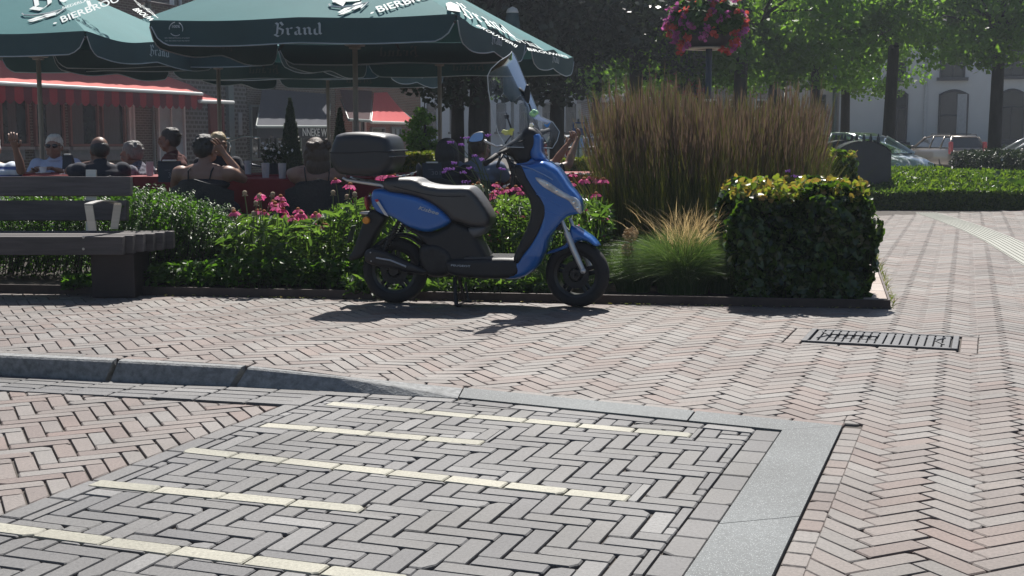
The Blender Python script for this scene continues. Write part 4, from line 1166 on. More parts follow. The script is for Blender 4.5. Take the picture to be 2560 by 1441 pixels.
parasol('green parasol farthest back, its pole near the white shop lettering', -2.85, 19.9)

def roofprint(t, cor, apex, side_, items):
    """print on the sloping panel; positions given by pixels on that panel"""
    rot = Matrix.Translation(Vector(t.location)) @ Matrix.Rotation(-PA, 4, 'Z')
    a, b, c = rot @ cor[side_], rot @ cor[(side_+1) % 4], rot @ apex
    n = (b-a).cross(c-a).normalized()
    if n.z < 0: n = -n
    m = MB(); i = 0
    for kind, s, o, r, u in items:
        O = Vector(onplane(*o, a, n)); Rr = onplane(*r, a, n)-O; Uu = onplane(*u, a, n)-O
        f3 = lambda x, y: O+Rr*x+Uu*y
        lift = n*.007
        if kind == 'text': put(m, text_polys(s, .015), f3, lift, stack=False)
        elif kind == 'black': put(m, black_polys(s), f3, lift, stack=True)
        elif kind == 'line':
            pts = [f3(*q)+lift for q in s]; m.tube(pts, .010, 4)
        elif kind == 'poly':
            m.add([f3(*q)+lift*(1+.1*i) for q in s], [tuple(range(len(s)))])
        i += 1
    m.build('roof_print', pink_, t, world=True)
leafs = [[(.02, .25), (.22, .52), (.55, .6), (.4, .42), (.15, .18)], [(.12, .05), (.3, .3), (.62, .42), (.5, .2), (.3, .05)], [(.38, .55), (.55, .8), (.8, .86), (.74, .66), (.55, .5)], [(.5, .35), (.66, .62), (.92, .7), (.86, .46), (.66, .3)]]
wl_ = [('line', [(-.12, 1.0), (-.06, .82), (.15, .74), (.5, .76), (.85, .86), (1.1, .84), (1.0, .6), (.8, .38)], (840, 40), (900, 40), (855, 5))]
itA = [('poly', q, (838, 42), (905, 34), (856, 8)) for q in leafs]+[('line', [(-.4, .95), (-.3, .75), (.1, .62), (.6, .66), (1.1, .9), (.9, .4)], (838, 40), (905, 36), (850, 10)),
       ('poly', [(0, 0), (1, 0), (1, 1), (.8, .5), (0, .6)], (832, 9), (900, 5), (840, -6)),
       ('text', '.', (926, 37), (935, 34), (926, 20)), ('text', 'BIERBROUWERI', (948, 33), (1180, -34), (938, 19)),
       ('black', 'Brand', (835, 8), (1080, -60), (800, -90))]
roofprint(tA, corA, apA, 0, itA)
itL = [('poly', q, (60, 60), (138, 50), (88, 34)) for q in leafs]+[('line', [(-.2, 1.0), (-.1, .8), (.2, .66), (.7, .7), (1.15, .95), (.95, .5)], (58, 60), (140, 50), (72, 34)),
       ('text', '.', (133, 62), (143, 60), (133, 45)), ('text', 'BIERBROUWERI', (156, 58), (372, -22), (150, 44)), ('text', '1340', (222, 20), (345, -22), (216, 6)),
       ('black', 'Br', (78, 26), (190, 2), (62, -22)), ('text', 'NEDERLAND', (158, 25), (240, -2), (156, 19))]
roofprint(tL, corL, apL, 0, itL)
def sideitems(x0, y0, x1, y1): pass
roofprint(tA, corA, apA, 1, [('text', 'BROUWERIJ', (1188, 66), (1290, 120), (1196, 64)), ('black', 'Brand', (1160, 40), (1290, 98), (1135, 5)),
    ('poly', [(0, 0), (1, -.1), (1.1, .7), (.5, 1), (.05, .75)], (1118, 28), (1150, 30), (1110, 5))])
rb = [o for o in COL.objects if o.name.startswith('parasol')][1]
roofprint(rb, corA, apA, 1, [('text', 'BROUWERIJ', (1320, 128), (1420, 146), (1316, 121)), ('black', 'Brand', (1290, 105), (1360, 128), (1268, 88))])
roofprint(tL, corL, apL, 1, [('text', 'BROUWERIJ', (330, 25), (395, 68), (345, 22)), ('black', 'Brand', (345, 15), (400, 52), (320, -12))])
# recycling mark on the front valance
m = MB(); rot = Matrix.Translation(Vector(tA.location)) @ Matrix.Rotation(-PA, 4, 'Z'); a, b = rot @ corA[0], rot @ corA[1]; n = Vector((-pv.x, -pv.y, 0))
vp = lambda px, py: onplane(px, py, a+n*.045, n)
for k in range(3):
    pts = [vp(440+17*math.cos(R(90+120*k+f)), 73-17*math.sin(R(90+120*k+f))) for f in range(10, 105, 12)]; m.tube(pts, .004, 4)
O = vp(430, 70); put(m, text_polys('100%', .02), lambda x, y: O+(vp(450, 70)-O)*x+(vp(430, 63)-O)*y, (0, 0, 0), stack=False)
O = vp(412, 97); put(m, text_polys('EEN TERRASPARASOL & SCHERM', 0), lambda x, y: O+(vp(474, 97)-O)*x+(vp(412, 94)-O)*y, (0, 0, 0), stack=False)
O = vp(412, 104); put(m, text_polys('VAN 100% GERECYCLED POLYESTER', 0), lambda x, y: O+(vp(474, 104)-O)*x+(vp(412, 101)-O)*y, (0, 0, 0), stack=False)
m.build('recycling_print', pgrey, tA, world=True)
# closed parasol standing behind
p = P(1281, 22, 24.5); t = thing('closed_parasol', 'folded dark green parasol with a pale cap rising behind the canopy edge', 'parasol', (p.x, 24.5, -.1))
h = p.z+.1; m = MB(); m.lathe([(.03, h-1.75), (.17, h-1.6), (.2, h-1.0), (.15, h-.35), (.11, h-.08), (.001, h-.05)], seg=14); m.build('folded_canopy', pval, t, smooth=True)
m = MB(); m.lathe([(.1, h-.1), (.12, h-.07), (.09, h), (.001, h+.04)], seg=14); m.build('cap', alu, t, smooth=True); m = MB(); m.tube([(0, 0, 0), (0, 0, h-.2)], .03, 8); m.build('pole', polem, t)
# ================================================================= SCOOTER
RB = G(990, 757.5); RF = G(1446, 768.0)
e_ = (RF-RB); SRZ = math.atan2(e_.y, e_.x); WB = e_.length
sc = thing('scooter', 'parked blue motor scooter with a black top box and a tall clear windscreen', 'scooter', (RB.x, RB.y, 0), SRZ)
SMi = minv(sc); sn = Vector((-math.sin(SRZ), math.cos(SRZ), 0))       # local +y (away from the camera)
def S(px, py, off=-.15):
    p = SMi @ onplane(px, py, RB+sn*off, sn); return (p.x, p.z)
def S3(px, py, off): x, z = S(px, py, off); return Vector((x, off, z))
def c3(X, Y): return (820+X/3.2027, 350+Y/3.2027)
def c2(X, Y): return (800+X/3.603, 100+Y/3.603)
def c4(X, Y): return (1200+X/4.003, 120+Y/4.003)
def OL(pts, off, f=c3): return [S(*f(*p), off) for p in pts]
blue = mat('metallic_blue_paint', (.009, .125, .44), .32, .2, var=.04, scale=3, coat=.9)
blk = mat('matt_black_plastic', (.010, .011, .014), .55, var=.15, scale=20, bump=.1, bscale=200)
seatm = mat('black_vinyl', (.009, .010, .013), .6, var=.1, scale=15, bump=.15, bscale=150, spec=.75)
boxm = mat('dark_grey_hard_plastic', (.016, .019, .025), .46, var=.08, scale=10, spec=.6)
silv = mat('silver_paint', (.55, .56, .57), .32, .6, var=.04)
engm = mat('dark_engine_metal', (.028, .028, .03), .5, .5, var=.4, scale=25, bump=.3)
rubber = mat('scooter_tyre_rubber', (.014, .014, .016), .8, var=.2, scale=20)
rimm = mat('black_wheel_rim', (.02, .021, .024), .35, .3)
chrome = mat('chrome', (.8, .8, .8), .08, 1.0, var=.02)
lens = mat('headlamp_glass', (.55, .58, .62), .10, .3, var=.35, scale=22, coat=1.0)
orange = mat('orange_reflector', (.75, .28, .03), .3, var=.15, scale=60)
def rims(name, c, r, w, parent, ang=0.0, spokes=5):
    M = Matrix.Translation(c) @ Matrix.Rotation(ang, 4, 'Z') @ Matrix.Rotation(pi/2, 4, 'X')
    m = MB(); pr = [(r*.70, -w*.42), (r*.82, -w*.5), (r*.93, -w*.42), (r*.985, -w*.22), (r, 0), (r*.985, w*.22), (r*.93, w*.42), (r*.82, w*.5), (r*.70, w*.42), (r*.66, w*.2), (r*.66, -w*.2)]
    m.lathe(pr, seg=64, M=M, closed=True)
    wh = m.build('wheel', rubber, parent, smooth=True)
    m = MB(); m.lathe([(r*.60, -w*.30), (r*.715, -w*.40), (r*.72, w*.40), (r*.60, w*.30)], seg=48, M=M, closed=True)
    m.lathe([(.001, -w*.5), (.032, -w*.5), (.04, -w*.3), (.04, w*.3), (.032, w*.5), (.001, w*.5)], seg=16, M=M)
    for k in range(spokes):
        a = 2*pi*k/spokes+.3
        for da in (-.13, .13):
            p0 = M @ Vector((.035*math.cos(a+da*3), .035*math.sin(a+da*3), 0)); p1 = M @ Vector((r*.63*math.cos(a+da), r*.63*math.sin(a+da), 0)); m.tube([p0, p1], [.016, .012], 6, flat=1.2)
    m.build('rim', rimm, wh, smooth=True, angle=.8)
    for a0, a1, mm, nm in ((.25, 1.25, silv, 'rim_stripe'), (-.15, .22, mat('red_stripe', (.5, .03, .05), .4), 'red_rim_stripe'), (3.5, 4.2, silv, 'rim_stripe')):
        m = MB(); V = []; n = 14
        for i in range(n+1):
            a = a0+(a1-a0)*i/n
            for rr in (r*.725, r*.765): V.append(M @ Vector((rr*math.cos(a), rr*math.sin(a), w*.425+ (.001))))
        m.add(V, [(2*i, 2*i+1, 2*i+3, 2*i+2) for i in range(n)]); m.build(nm, mm, wh)
    m = MB(); m.lathe([(.05, w*.32), (r*.42, w*.32), (r*.42, w*.34), (.05, w*.34)], seg=36, M=M, closed=True); m.build('brake_disc', engm, wh, smooth=True, angle=.5)
    return wh
RC = S3(990, 671, 0); RC.x = 0; RC.z = .222
rims('rear_wheel', RC, .222, .105, sc)
fc = S3(1443.5, 686, 0); FR_ = .216; fc.z = FR_
STEER = R(-11)
rims('front_wheel', fc, FR_, .10, sc, STEER)

# ---- body panels
tail = [(350, 405), (420, 393), (500, 415), (600, 432), (700, 455), (800, 495), (880, 545), (945, 605), (976, 650), (940, 690), (870, 722), (800, 740), (720, 728), (620, 690), (540, 640), (480, 612), (400, 590), (350, 545), (332, 480)]
m = MB(); inflate(m, OL(tail, -.15), lambda x, z: .165-.045*max(0, (.15-x)/.5), .032, .009); m.build('rear_panel', blue, sc, smooth=True)
seat = [(452, 312), (560, 304), (690, 308), (760, 345), (850, 366), (960, 374), (1110, 376), (1165, 408), (1235, 500), (1285, 590), (1296, 650), (1272, 700), (1210, 712), (1130, 700), (1050, 672), (985, 652), (940, 600), (870, 550), (790, 500), (690, 460), (590, 440), (500, 428), (440, 385)]
m = MB(); inflate(m, OL(seat, -.12), lambda x, z: .150-.02*max(0, (x-.5)/.3), .045, .010); o = m.build('seat', seatm, sc, smooth=True)
m = MB(); ln = [S3(*c3(*q), -.151) for q in ((520, 372), (640, 402), (760, 432), (880, 452), (1000, 455), (1100, 450))]; m.tube(ln, .0025, 4); m.build('seam', blk, o)
mid = [(560, 640), (640, 690), (730, 728), (810, 744), (880, 722), (945, 690), (985, 650), (1060, 672), (1140, 702), (1205, 712), (1190, 790), (1235, 870), (1275, 938), (1290, 975), (1300, 1090), (1150, 1105), (1000, 1085), (900, 1020), (820, 950), (780, 860), (700, 770), (600, 700)]
m = MB(); inflate(m, OL(mid, -.12), lambda x, z: .125, .04, .013); m.build('engine_cover', blk, sc, smooth=True)
m = MB(); inflate(m, OL([(1120, 712), (1180, 700), (1262, 702), (1215, 770), (1150, 775)], -.12), .135, .02, .012); m.build('under_seat_hatch', mat('grey_plastic', (.10, .105, .11), .45), sc, smooth=True)
# floorboard and belly
fl = [(940, 975), (1000, 960), (1100, 956), (1280, 950), (1400, 948), (1500, 955), (1520, 985), (1540, 1040), (1500, 1098), (1380, 1115), (1200, 1112), (1060, 1098), (960, 1075), (935, 1020)]
m = MB(); inflate(m, OL(fl, -.17), lambda x, z: .175, .03, .012); m.build('floorboard', blk, sc, smooth=True)
fx0, fz0 = S(*c3(1090, 958), -.15); fx1, _ = S(*c3(1500, 960), -.15)
m = MB(); m.box(((fx0+fx1)/2, 0, fz0+.006), (fx1-fx0, .30, .012), bev=.005)
for k in range(7): m.box(((fx0+fx1)/2, -.12+.04*k, fz0+.014), (fx1-fx0-.05, .012, .006))
m.build('foot_mat', mat('dark_rubber_mat', (.04, .041, .044), .58, spec=.9), sc)
apron = [(1520, 205), (1600, 196), (1720, 172), (1770, 195), (1830, 235), (1880, 300), (1925, 372), (1975, 430), (2010, 480), (2022, 540), (2020, 588), (1975, 600), (1915, 612), (1880, 640), (1815, 720), (1765, 790), (1735, 880), (1690, 985), (1640, 1050), (1560, 1100), (1450, 1118), (1400, 1095), (1440, 1030), (1500, 985), (1580, 880), (1640, 790), (1688, 700), (1713, 620), (1712, 545), (1685, 480), (1640, 420), (1590, 340), (1555, 280)]
def apw(x, z):
    k = max(0, min(1, (x-1.02)/.28)); return .185-.11*k-.03*max(0, (.35-z)/.2)
m = MB(); inflate(m, OL(apron, -.13), apw, .036, .009); m.build('front_shield', blue, sc, smooth=True)
inner = [(1500, 205), (1560, 215), (1600, 300), (1660, 400), (1725, 490), (1740, 560), (1730, 640), (1690, 740), (1640, 830), (1560, 930), (1520, 990), (1490, 960), (1500, 910), (1550, 800), (1600, 690), (1625, 600), (1625, 520), (1590, 430), (1530, 330), (1495, 260)]
m = MB(); inflate(m, OL(inner, -.16), lambda x, z: .195, .02, .012); m.build('leg_shield', blk, sc, smooth=True)
beak = [(1690, 186), (1752, 176), (1812, 206), (1852, 255), (1895, 322), (1858, 326), (1820, 306), (1765, 272), (1712, 238)]
m = MB(); inflate(m, OL(beak, -.05), lambda x, z: .075-.04*max(0, min(1, (x-1.1)/.2)), .03, .008); m.build('beak', blue, sc, smooth=True)
lamp = [(1672, 292), (1765, 325), (1850, 385), (1935, 440), (1990, 470), (2020, 520), (2026, 590), (2000, 588), (1965, 545), (1925, 490), (1850, 450), (1770, 400), (1700, 345)]
m = MB(); inflate(m, OL(lamp, -.11), lambda x, z: apw(x, z)+.010, .014, .007); hl = m.build('headlight', lens, sc, smooth=True)
m = MB()
for q in ((1760, 352), (1830, 405), (1960, 500), (1990, 545)):
    x, z = S(*c3(*q), -.1); m.ball((x, -apw(x, z)-.004, z), (.018, .006, .014), 10, 6)
m.build('reflector', chrome, hl, smooth=True)
for y0, y1, dx in ((205, 262, 0),):
    m = MB(); a = [S3(*c3(*q), -.192) for q in ((1545, 205), (1640, 235), (1740, 285), (1800, 320))]; m.tube(a, .004, 4); m.build('decal_line', mat('pale_blue_decal', (.2, .32, .55), .4), sc)
m = MB()
for q in ([(1690, 420), (1740, 440), (1800, 470), (1850, 500), (1890, 520)], [(1715, 545), (1800, 570), (1900, 602)]):
    a = [S3(*c3(*w), 0) for w in q]; a = [Vector((v.x, -apw(v.x, v.z)-.001, v.z)) for v in a]; m.tube(a, .0022, 4)
m.build('panel_seam', mat('lighter_blue_edge', (.08, .22, .6), .3, coat=.5), sc)
# mudguard + fork
fend = [(1862, 862), (1905, 838), (1935, 780), (1950, 692), (1985, 700), (2050, 738), (2120, 785), (2172, 850), (2150, 850), (2080, 812), (2010, 812), (1960, 850), (1900, 880), (1800, 912), (1745, 918), (1760, 900)]
Mf = Matrix.Translation(fc) @ Matrix.Rotation(STEER, 4, 'Z') @ Matrix.Translation(-fc)
m = MB(); inflate(m, OL(fend, -.05), .072, .03, .009, M=Mf); m.build('front_mudguard', blue, sc, smooth=True)
for s in (-1, 1):
    a = S3(*c3(1890, 640), -.06); b = S3(*c3(1935, 752), -.06); c = S3(*c3(1990, 880), -.06); d = S3(*c3(2068, 1045), -.06)
    y = s*.082
    a, b, c, d = [Mf @ Vector((v.x, y, v.z)) for v in (a, b, c, d)]
    m = MB(); m.tube([a, b], .0125, 10); m.tube([b-(c-b)*.05, c, d], [.021, .021, .0165], 12); m.ball(d+Vector((0, s*.005, 0)), (.02, .016, .02), 10, 6); m.build('fork_leg', silv, sc, smooth=True, angle=.7)
m = MB(); m.tube([Mf @ Vector((fc.x, -.09, fc.z)), Mf @ Vector((fc.x, .09, fc.z))], .011, 8); x, z = S(*c3(1860, 690), 0); m.tube([(x, -.07, z), (x, .07, z)], .025, 8); x2, z2 = S(*c3(1760, 400), 0); m.tube([(x, 0, z), (x2, 0, z2)], .028, 8); m.build('steering_yoke', engm, sc)
# rear: swing arm, exhaust, engine, tail
m = MB(); inflate(m, OL([(300, 890), (345, 868), (420, 880), (520, 920), (640, 975), (720, 1010), (790, 1050), (760, 1080), (640, 1062), (500, 1030), (380, 1010), (310, 985), (285, 940)], -.14), .03, .025, .009, M=Matrix.Translation((0, -.125, 0))); ex = m.build('exhaust', mat('black_heat_shield', (.022, .022, .025), .42, .3), sc, smooth=True)
m = MB(); m.tube([S3(*c3(385, 945), -.157), S3(*c3(500, 965), -.157), S3(*c3(625, 1015), -.157)], .006, 6)
for q in ((340, 903), (345, 972), (620, 1017)): m.ball(S3(*c3(*q), -.158), .005, 8, 5)
m.build('trim_bolts', silv, ex)
eng = [(740, 850), (820, 820), (900, 830), (980, 880), (1010, 960), (990, 1060), (900, 1100), (800, 1085), (745, 1020), (725, 930)]
m = MB(); inflate(m, OL(eng, -.1), .14, .05, .012)
x, z = S(*c3(850, 940), -.15); m.lathe([(.001, .0), (.045, .0), (.05, -.012), (.02, -.02), (.001, -.02)], c=(x, -.138, z), seg=18, M=Matrix.Rotation(pi/2, 4, 'X')); m.build('engine', engm, sc, smooth=True, angle=.8)
m = MB(); inflate(m, OL([(520, 1010), (760, 1000), (980, 1060), (980, 1095), (760, 1100), (540, 1060)], .05), .045, .02, .012, M=Matrix.Translation((0, .09, 0))); m.build('swing_arm', engm, sc, smooth=True)
for s in (-1, 1):
    a = S3(*c3(600, 640), 0); b = S3(*c3(470, 900), 0); m = MB(); aa, bb = Vector((a.x, s*.1, a.z)), Vector((b.x, s*.1, b.z)); m.tube([aa, bb], .014, 8)
    for k in range(9): f = .2+.07*k; q = aa.lerp(bb, f); m.tube([q, q+(bb-aa)*.03], .024, 8)
    m.build('shock_absorber', engm, sc)
hug = [(400, 840), (450, 785), (540, 752), (640, 762), (730, 810), (790, 870), (775, 880), (720, 840), (640, 790), (540, 778), (470, 805), (425, 850)]
m = MB(); inflate(m, OL(hug, -.05), .07, .02, .009); m.build('rear_mudguard', blk, sc, smooth=True)
flap = [(352, 560), (455, 612), (440, 660), (380, 760), (330, 850), (280, 930), (180, 968), (160, 950), (200, 880), (230, 800), (270, 690), (300, 620)]
m = MB(); inflate(m, OL(flap, -.06), .075, .02, .011); fp = m.build('plate_carrier', blk, sc, smooth=True)
a, b = S(*c3(232, 700), 0), S(*c3(172, 930), 0); m = MB(); v = Vector((b[0]-a[0], 0, b[1]-a[1])); an = math.atan2(v.x, -v.z)
m.box(((a[0]+b[0])/2-.012, 0, (a[1]+b[1])/2+.05), (.004, .1, .12), ry=-an*1.0); m.build('licence_plate', mat('dark_plate', (.03, .035, .05), .5), fp)
x, z = S(*c3(305, 645), -.1); m = MB(); m.lathe([(.001, .012), (.021, .011), (.025, .004), (.025, -.01), (.001, -.01)], c=(x, -.098, z), seg=20, M=Matrix.Rotation(pi/2, 4, 'X')); m.build('side_reflector', orange, sc, smooth=True, angle=.6)
m = MB(); inflate(m, OL([(318, 452), (335, 440), (350, 500), (342, 560), (322, 520)], 0), .1, .02, .008); m.build('tail_light', mat('red_tail_lens', (.4, .03, .03), .2, coat=.6), sc, smooth=True)
m = MB(); inflate(m, OL([(245, 585), (300, 578), (358, 582), (350, 596), (290, 600)], -.06), .06, .008, .008); m.build('tail_bracket', silv, sc, smooth=True)
# rack
for s in (-1, 1):
    m = MB(); pts = [S3(*c3(*q), -.1) for q in ((112, 306), (150, 322), (240, 336), (330, 348), (420, 362), (470, 385), (498, 410))]
    m.tube([Vector((v.x, s*(.085 if i < 5 else .1), v.z)) for i, v in enumerate(pts)], [.009, .012, .012, .014, .016, .014, .008], 8, flat=1.0); m.build('rack_rail', silv, sc, smooth=True)
m = MB(); x0, z0 = S(*c3(130, 312), 0); x1, z1 = S(*c3(400, 352), 0)
for k in range(4): f = (k+.3)/4; m.box((x0+(x1-x0)*f, 0, z0+(z1-z0)*f), (.02, .18, .012), bev=.004)
m.build('rack_plate', blk, sc)
# top box
tb = [(92, 960), (118, 895), (132, 862), (200, 838), (300, 829), (400, 831), (500, 842), (580, 862), (610, 890), (632, 945), (645, 1010), (650, 1070), (640, 1120), (610, 1170), (560, 1215), (480, 1228), (330, 1226), (200, 1216), (140, 1195), (96, 1130), (76, 1050)]
m = MB(); inflate(m, OL(tb, -.19, c2), lambda x, z: .205, .055, .011); tbx = m.build('top_box', boxm, sc, smooth=True)
m = MB(); pts = [S3(*c2(*q), -.206) for q in ((88, 1016), (200, 1020), (350, 1018), (460, 1008), (640, 1010))]; m.tube([Vector((v.x, v.y+.002, v.z)) for v in pts], .004, 5); m.build('lid_seam', mat('box_seam', (.015, .015, .018), .6), tbx)
m = MB()
for yy in (1000, 1052):
    a = S3(*c2(470, yy-4), -.19); b = S3(*c2(646, yy+4), -.19); m.box(((a.x+b.x)/2+.012, 0, (a.z+b.z)/2), (abs(b.x-a.x)-.0, .385, .010), bev=.004)
m.build('side_ridge', mat('grey_ridge', (.09, .10, .115), .25, spec=.8), tbx)
m = MB(); pts = [S3(*c2(*q), -.15) for q in ((330, 829), (420, 845), (480, 880), (500, 960), (498, 1008))]; m.tube([Vector((v.x, -.125-.05*min(1, i*.5), v.z+.0)) for i, v in enumerate(pts)], .003, 4); m.build('lid_crease', boxm, tbx)
# centre stand
m = MB()
for s in (-1, 1):
    a = S3(*c3(1030, 1090), 0); b = S3(*c3(1050, 1240), 0); c = S3(*c3(1062, 1300), 0); d = S3(*c3(1120, 1290), 0)
    m.tube([(a.x, s*.06, a.z), (b.x, s*.11, b.z), (c.x, s*.13, .012)], .014, 8); m.tube([(c.x, s*.13, .012), (c.x+.03, s*.15, .010)], .011, 6)
a = S3(*c3(1100, 1140), -.1); b = S3(*c3(1128, 1290), -.1); m.tube([(a.x, -.09, a.z), (b.x, -.12, b.z)], .007, 6); m.box((b.x, -.12, b.z), (.05, .03, .016), bev=.005)
m.build('centre_stand', engm, sc, smooth=True, angle=.8)
# lettering
def sidetext(s, o, r, u, off, mm, name, shear=.0, bold=.01, par=None):
    m = MB(); O, Rr, Uu = S3(*c3(*o), off), S3(*c3(*r), off), S3(*c3(*u), off); put(m, text_polys(s, bold, shear), lambda x, y: O+(Rr-O)*x+(Uu-O)*y, (0, -.0005, 0), stack=False); m.build(name, mm, par or sc)
paleb = mat('pale_grey_decal', (.45, .50, .56), .4)
sidetext('Kisbee', (722, 556), (884, 603), (728, 528), -.168, paleb, 'side_lettering', .25, .02)
sidetext('PEUGEOT', (985, 1011), (1140, 1020), (985, 997), -.1775, paleb, 'floor_lettering')
m = MB(); a = [S3(*c3(*q), -.155) for q in ((390, 498), (412, 492), (490, 615), (455, 600))]; m.add([v+Vector((0, -.012, 0)) for v in a], [(0, 1, 2, 3)]); m.build('white_stripe', mat('white_decal', (.6, .6, .6), .4), sc)
m = MB(); a = [S3(*c3(*q), -.155) for q in ((376, 478), (402, 474), (412, 492), (390, 498))]; m.add([v+Vector((0, -.012, 0)) for v in a], [(0, 1, 2, 3)]); m.build('red_stripe', MATS['red_stripe'], sc)
m = MB(); ln = [(1776, 206), (1796, 208), (1806, 220), (1796, 226), (1812, 236)]; m.tube([S3(*c3(*q), -.058) for q in ln], .0035, 5); m.tube([S3(*c3(1786, 212), -.058), S3(*c3(1790, 226), -.058)], .0025, 4); m.build('lion_emblem', chrome, sc)
# ---- handlebar assembly
hb_ = [(1480, 1112), (1500, 1090), (1560, 1042), (1620, 985), (1690, 925), (1770, 872), (1830, 805), (1880, 782), (1930, 800), (1975, 840), (1985, 900), (1960, 980), (1915, 1040), (1895, 1100), (1830, 1128), (1770, 1122), (1720, 1060), (1670, 1040), (1600, 1068), (1520, 1110), (1492, 1128)]
body = [(1600, 1000), (1690, 925), (1770, 872), (1830, 805), (1880, 782), (1930, 800), (1975, 845), (1985, 905), (1955, 985), (1912, 1040), (1895, 1105), (1830, 1130), (1765, 1118), (1715, 1058), (1650, 1035)]
hpiv = S3(*c2(1850, 980), 0)
m = MB(); inflate(m, OL(body, -.08, c2), lambda x, z: .085, .05, .010); hbo = m.build('handlebar_cover', blk, sc, smooth=True)
m = MB(); inflate(m, OL([(1905, 850), (1960, 838), (1990, 880), (1995, 960), (2000, 1020), (2030, 1075), (1975, 1105), (1910, 1085), (1885, 1010), (1905, 940)], -.06, c2), lambda x, z: .09, .04, .009); m.build('front_cowl', blue, sc, smooth=True)
m = MB(); inflate(m, OL([(1900, 1060), (1990, 1050), (2060, 1100), (2000, 1130), (1780, 1150), (1760, 1120)], -.05, c2), .07, .02, .01); m.build('neck_cover', blue, sc, smooth=True)
g0 = S3(*c2(1486, 1118), -.36); g1 = S3(*c2(1590, 1040), -.25); g2 = S3(*c2(1700, 980), -.1)
m = MB(); m.tube([g0, g1], .017, 12); m.tube([g1, g2], .013, 10); m.build('handle_grip', mat('black_rubber_grip', (.015, .015, .017), .7, bump=.4, bscale=300), sc, smooth=True)
m = MB(); m.tube([S3(*c2(1640, 1040), -.24), S3(*c2(1610, 1100), -.3), S3(*c2(1600, 1140), -.36)], [.012, .009, .012], 8); m.tube([S3(*c2(1690, 1060), -.16), S3(*c2(1715, 1120), -.17), S3(*c2(1725, 1165), -.17)], .014, 8); m.build('brake_lever', blk, sc, smooth=True)
f0 = S3(*c2(1930, 860), .14); f1 = S3(*c2(2060, 812), .33); m = MB(); m.tube([f0, f1], .014, 10); m.tube([S3(*c2(1960, 842), .2), S3(*c2(2010, 830), .27)], .02, 10); m.build('far_handle_grip', MATS['black_rubber_grip'], sc, smooth=True)
m = MB()
for k, (q0_, q1_, q2_) in enumerate((((1700, 985), (1760, 930), (1850, 900)), ((1660, 1010), (1700, 1075), (1790, 1105)), ((1620, 1020), (1690, 1090), (1770, 1130)))):
    a, b, c = S3(*c2(*q0_), -.15), S3(*c2(*q1_), -.19), S3(*c2(*q2_), -.09); m.tube([a, a.lerp(b, .5)+Vector((0, -.01, .01)), b, b.lerp(c, .5), c], .0035, 5)
m.build('control_cable', blk, sc, smooth=True)
# mirrors
def mirror(px_o, off, stalk, name, glass):
    ol = OL(px_o, off, c2); m = MB(); inflate(m, ol, .018, .012, .006, M=Matrix.Translation((0, off, 0))); mo = m.build('mirror', blk, sc, smooth=True)
    if glass:
        cx = sum(p[0] for p in ol)/len(ol); cz = sum(p[1] for p in ol)/len(ol)
        m = MB(); sm = catmull([(cx+(x-cx)*.86, cz+(z-cz)*.84) for x, z in ol], .006)
        nrm_ = (0, -.02, 0); m.add([(x, off-.020-(z-cz)*.0, z) for x, z in sm], [tuple(range(len(sm)))]); m.build('mirror_glass', mat('sky_reflection_mirror_glass', (.16, .34, .75), .12, .35, var=.02, coat=1), mo)  # mirror glass painted with the blue of the reflected sky
    m = MB(); m.tube([S3(*c2(*q), o_) for q, o_ in stalk], [.007]*len(stalk), 8); m.build('mirror_stalk', silv if glass else blk, mo, smooth=True)
mirror([(1340, 920), (1352, 880), (1385, 845), (1430, 828), (1470, 828), (1484, 850), (1480, 890), (1462, 914), (1400, 925)], -.34, [((1476, 905), -.33), ((1520, 930), -.31), ((1590, 962), -.27), ((1640, 955), -.2)], 'mirror', True)
mirror([(1832, 540), (1840, 470), (1860, 405), (1880, 405), (1892, 450), (1890, 520), (1875, 590), (1850, 600)], .12, [((1865, 590), .12), ((1875, 700), .1), ((1885, 800), .08)], 'mirror', False)
# ---- windscreen
gl = glassmat('clear_windscreen_acrylic', (.93, .95, .96), .10)
rowsW = [((1250, 152), (1279, 129)), ((1228, 172), (1286, 137)), ((1219, 190), (1293, 152)), ((1221, 225), (1315, 207)), ((1226, 254), (1332, 247)), ((1232, 282), (1347, 285)), ((1239, 309), (1353, 292)), ((1245, 332), (1382, 306)), ((1252, 346), (1399, 330)), ((1259, 357), (1393, 352)), ((1266, 368), (1381, 371))]
m = MB(); NC = 14; V = []
for k, (nr_, fr_) in enumerate(rowsW):
    a = S3(*nr_, -.20); b = S3(*fr_, .20)
    for i in range(NC+1):
        f = i/NC; p = a.lerp(b, f); bul = .055*math.sin(pi*f)*(1 if k > 1 else .7); p.x += bul*.55; p.z += bul*.18 if k < 3 else 0
        V.append(p)
F = [(k*(NC+1)+i, k*(NC+1)+i+1, (k+1)*(NC+1)+i+1, (k+1)*(NC+1)+i) for k in range(len(rowsW)-1) for i in range(NC)]
m.add(V, F); ws = m.build('windscreen', gl, sc, smooth=True)
nr = len(rowsW); ring = [V[i] for i in range(NC+1)]+[V[k*(NC+1)+NC] for k in range(1, nr)]+[V[(nr-1)*(NC+1)+i] for i in range(NC-1, -1, -1)]+[V[k*(NC+1)] for k in range(nr-2, -1, -1)]
m = MB(); m.tube(ring, .0032, 5); m.build('screen_edge', mat('polished_acrylic_edge', (.50, .54, .56), .2, .1, spec=.8), ws, smooth=True)
mid_ = lambda k, i: V[k*(NC+1)+i]
m = MB(); m.tube([S3(*c4(262, 650), -.1), S3(*c4(275, 700), -.1), S3(*c4(310, 800), -.1), S3(*c4(325, 860), -.09), S3(*c4(250, 960), -.08)], .006, 6); m.box(S3(*c4(266, 688), -.1), (.03, .03, .025), bev=.006)
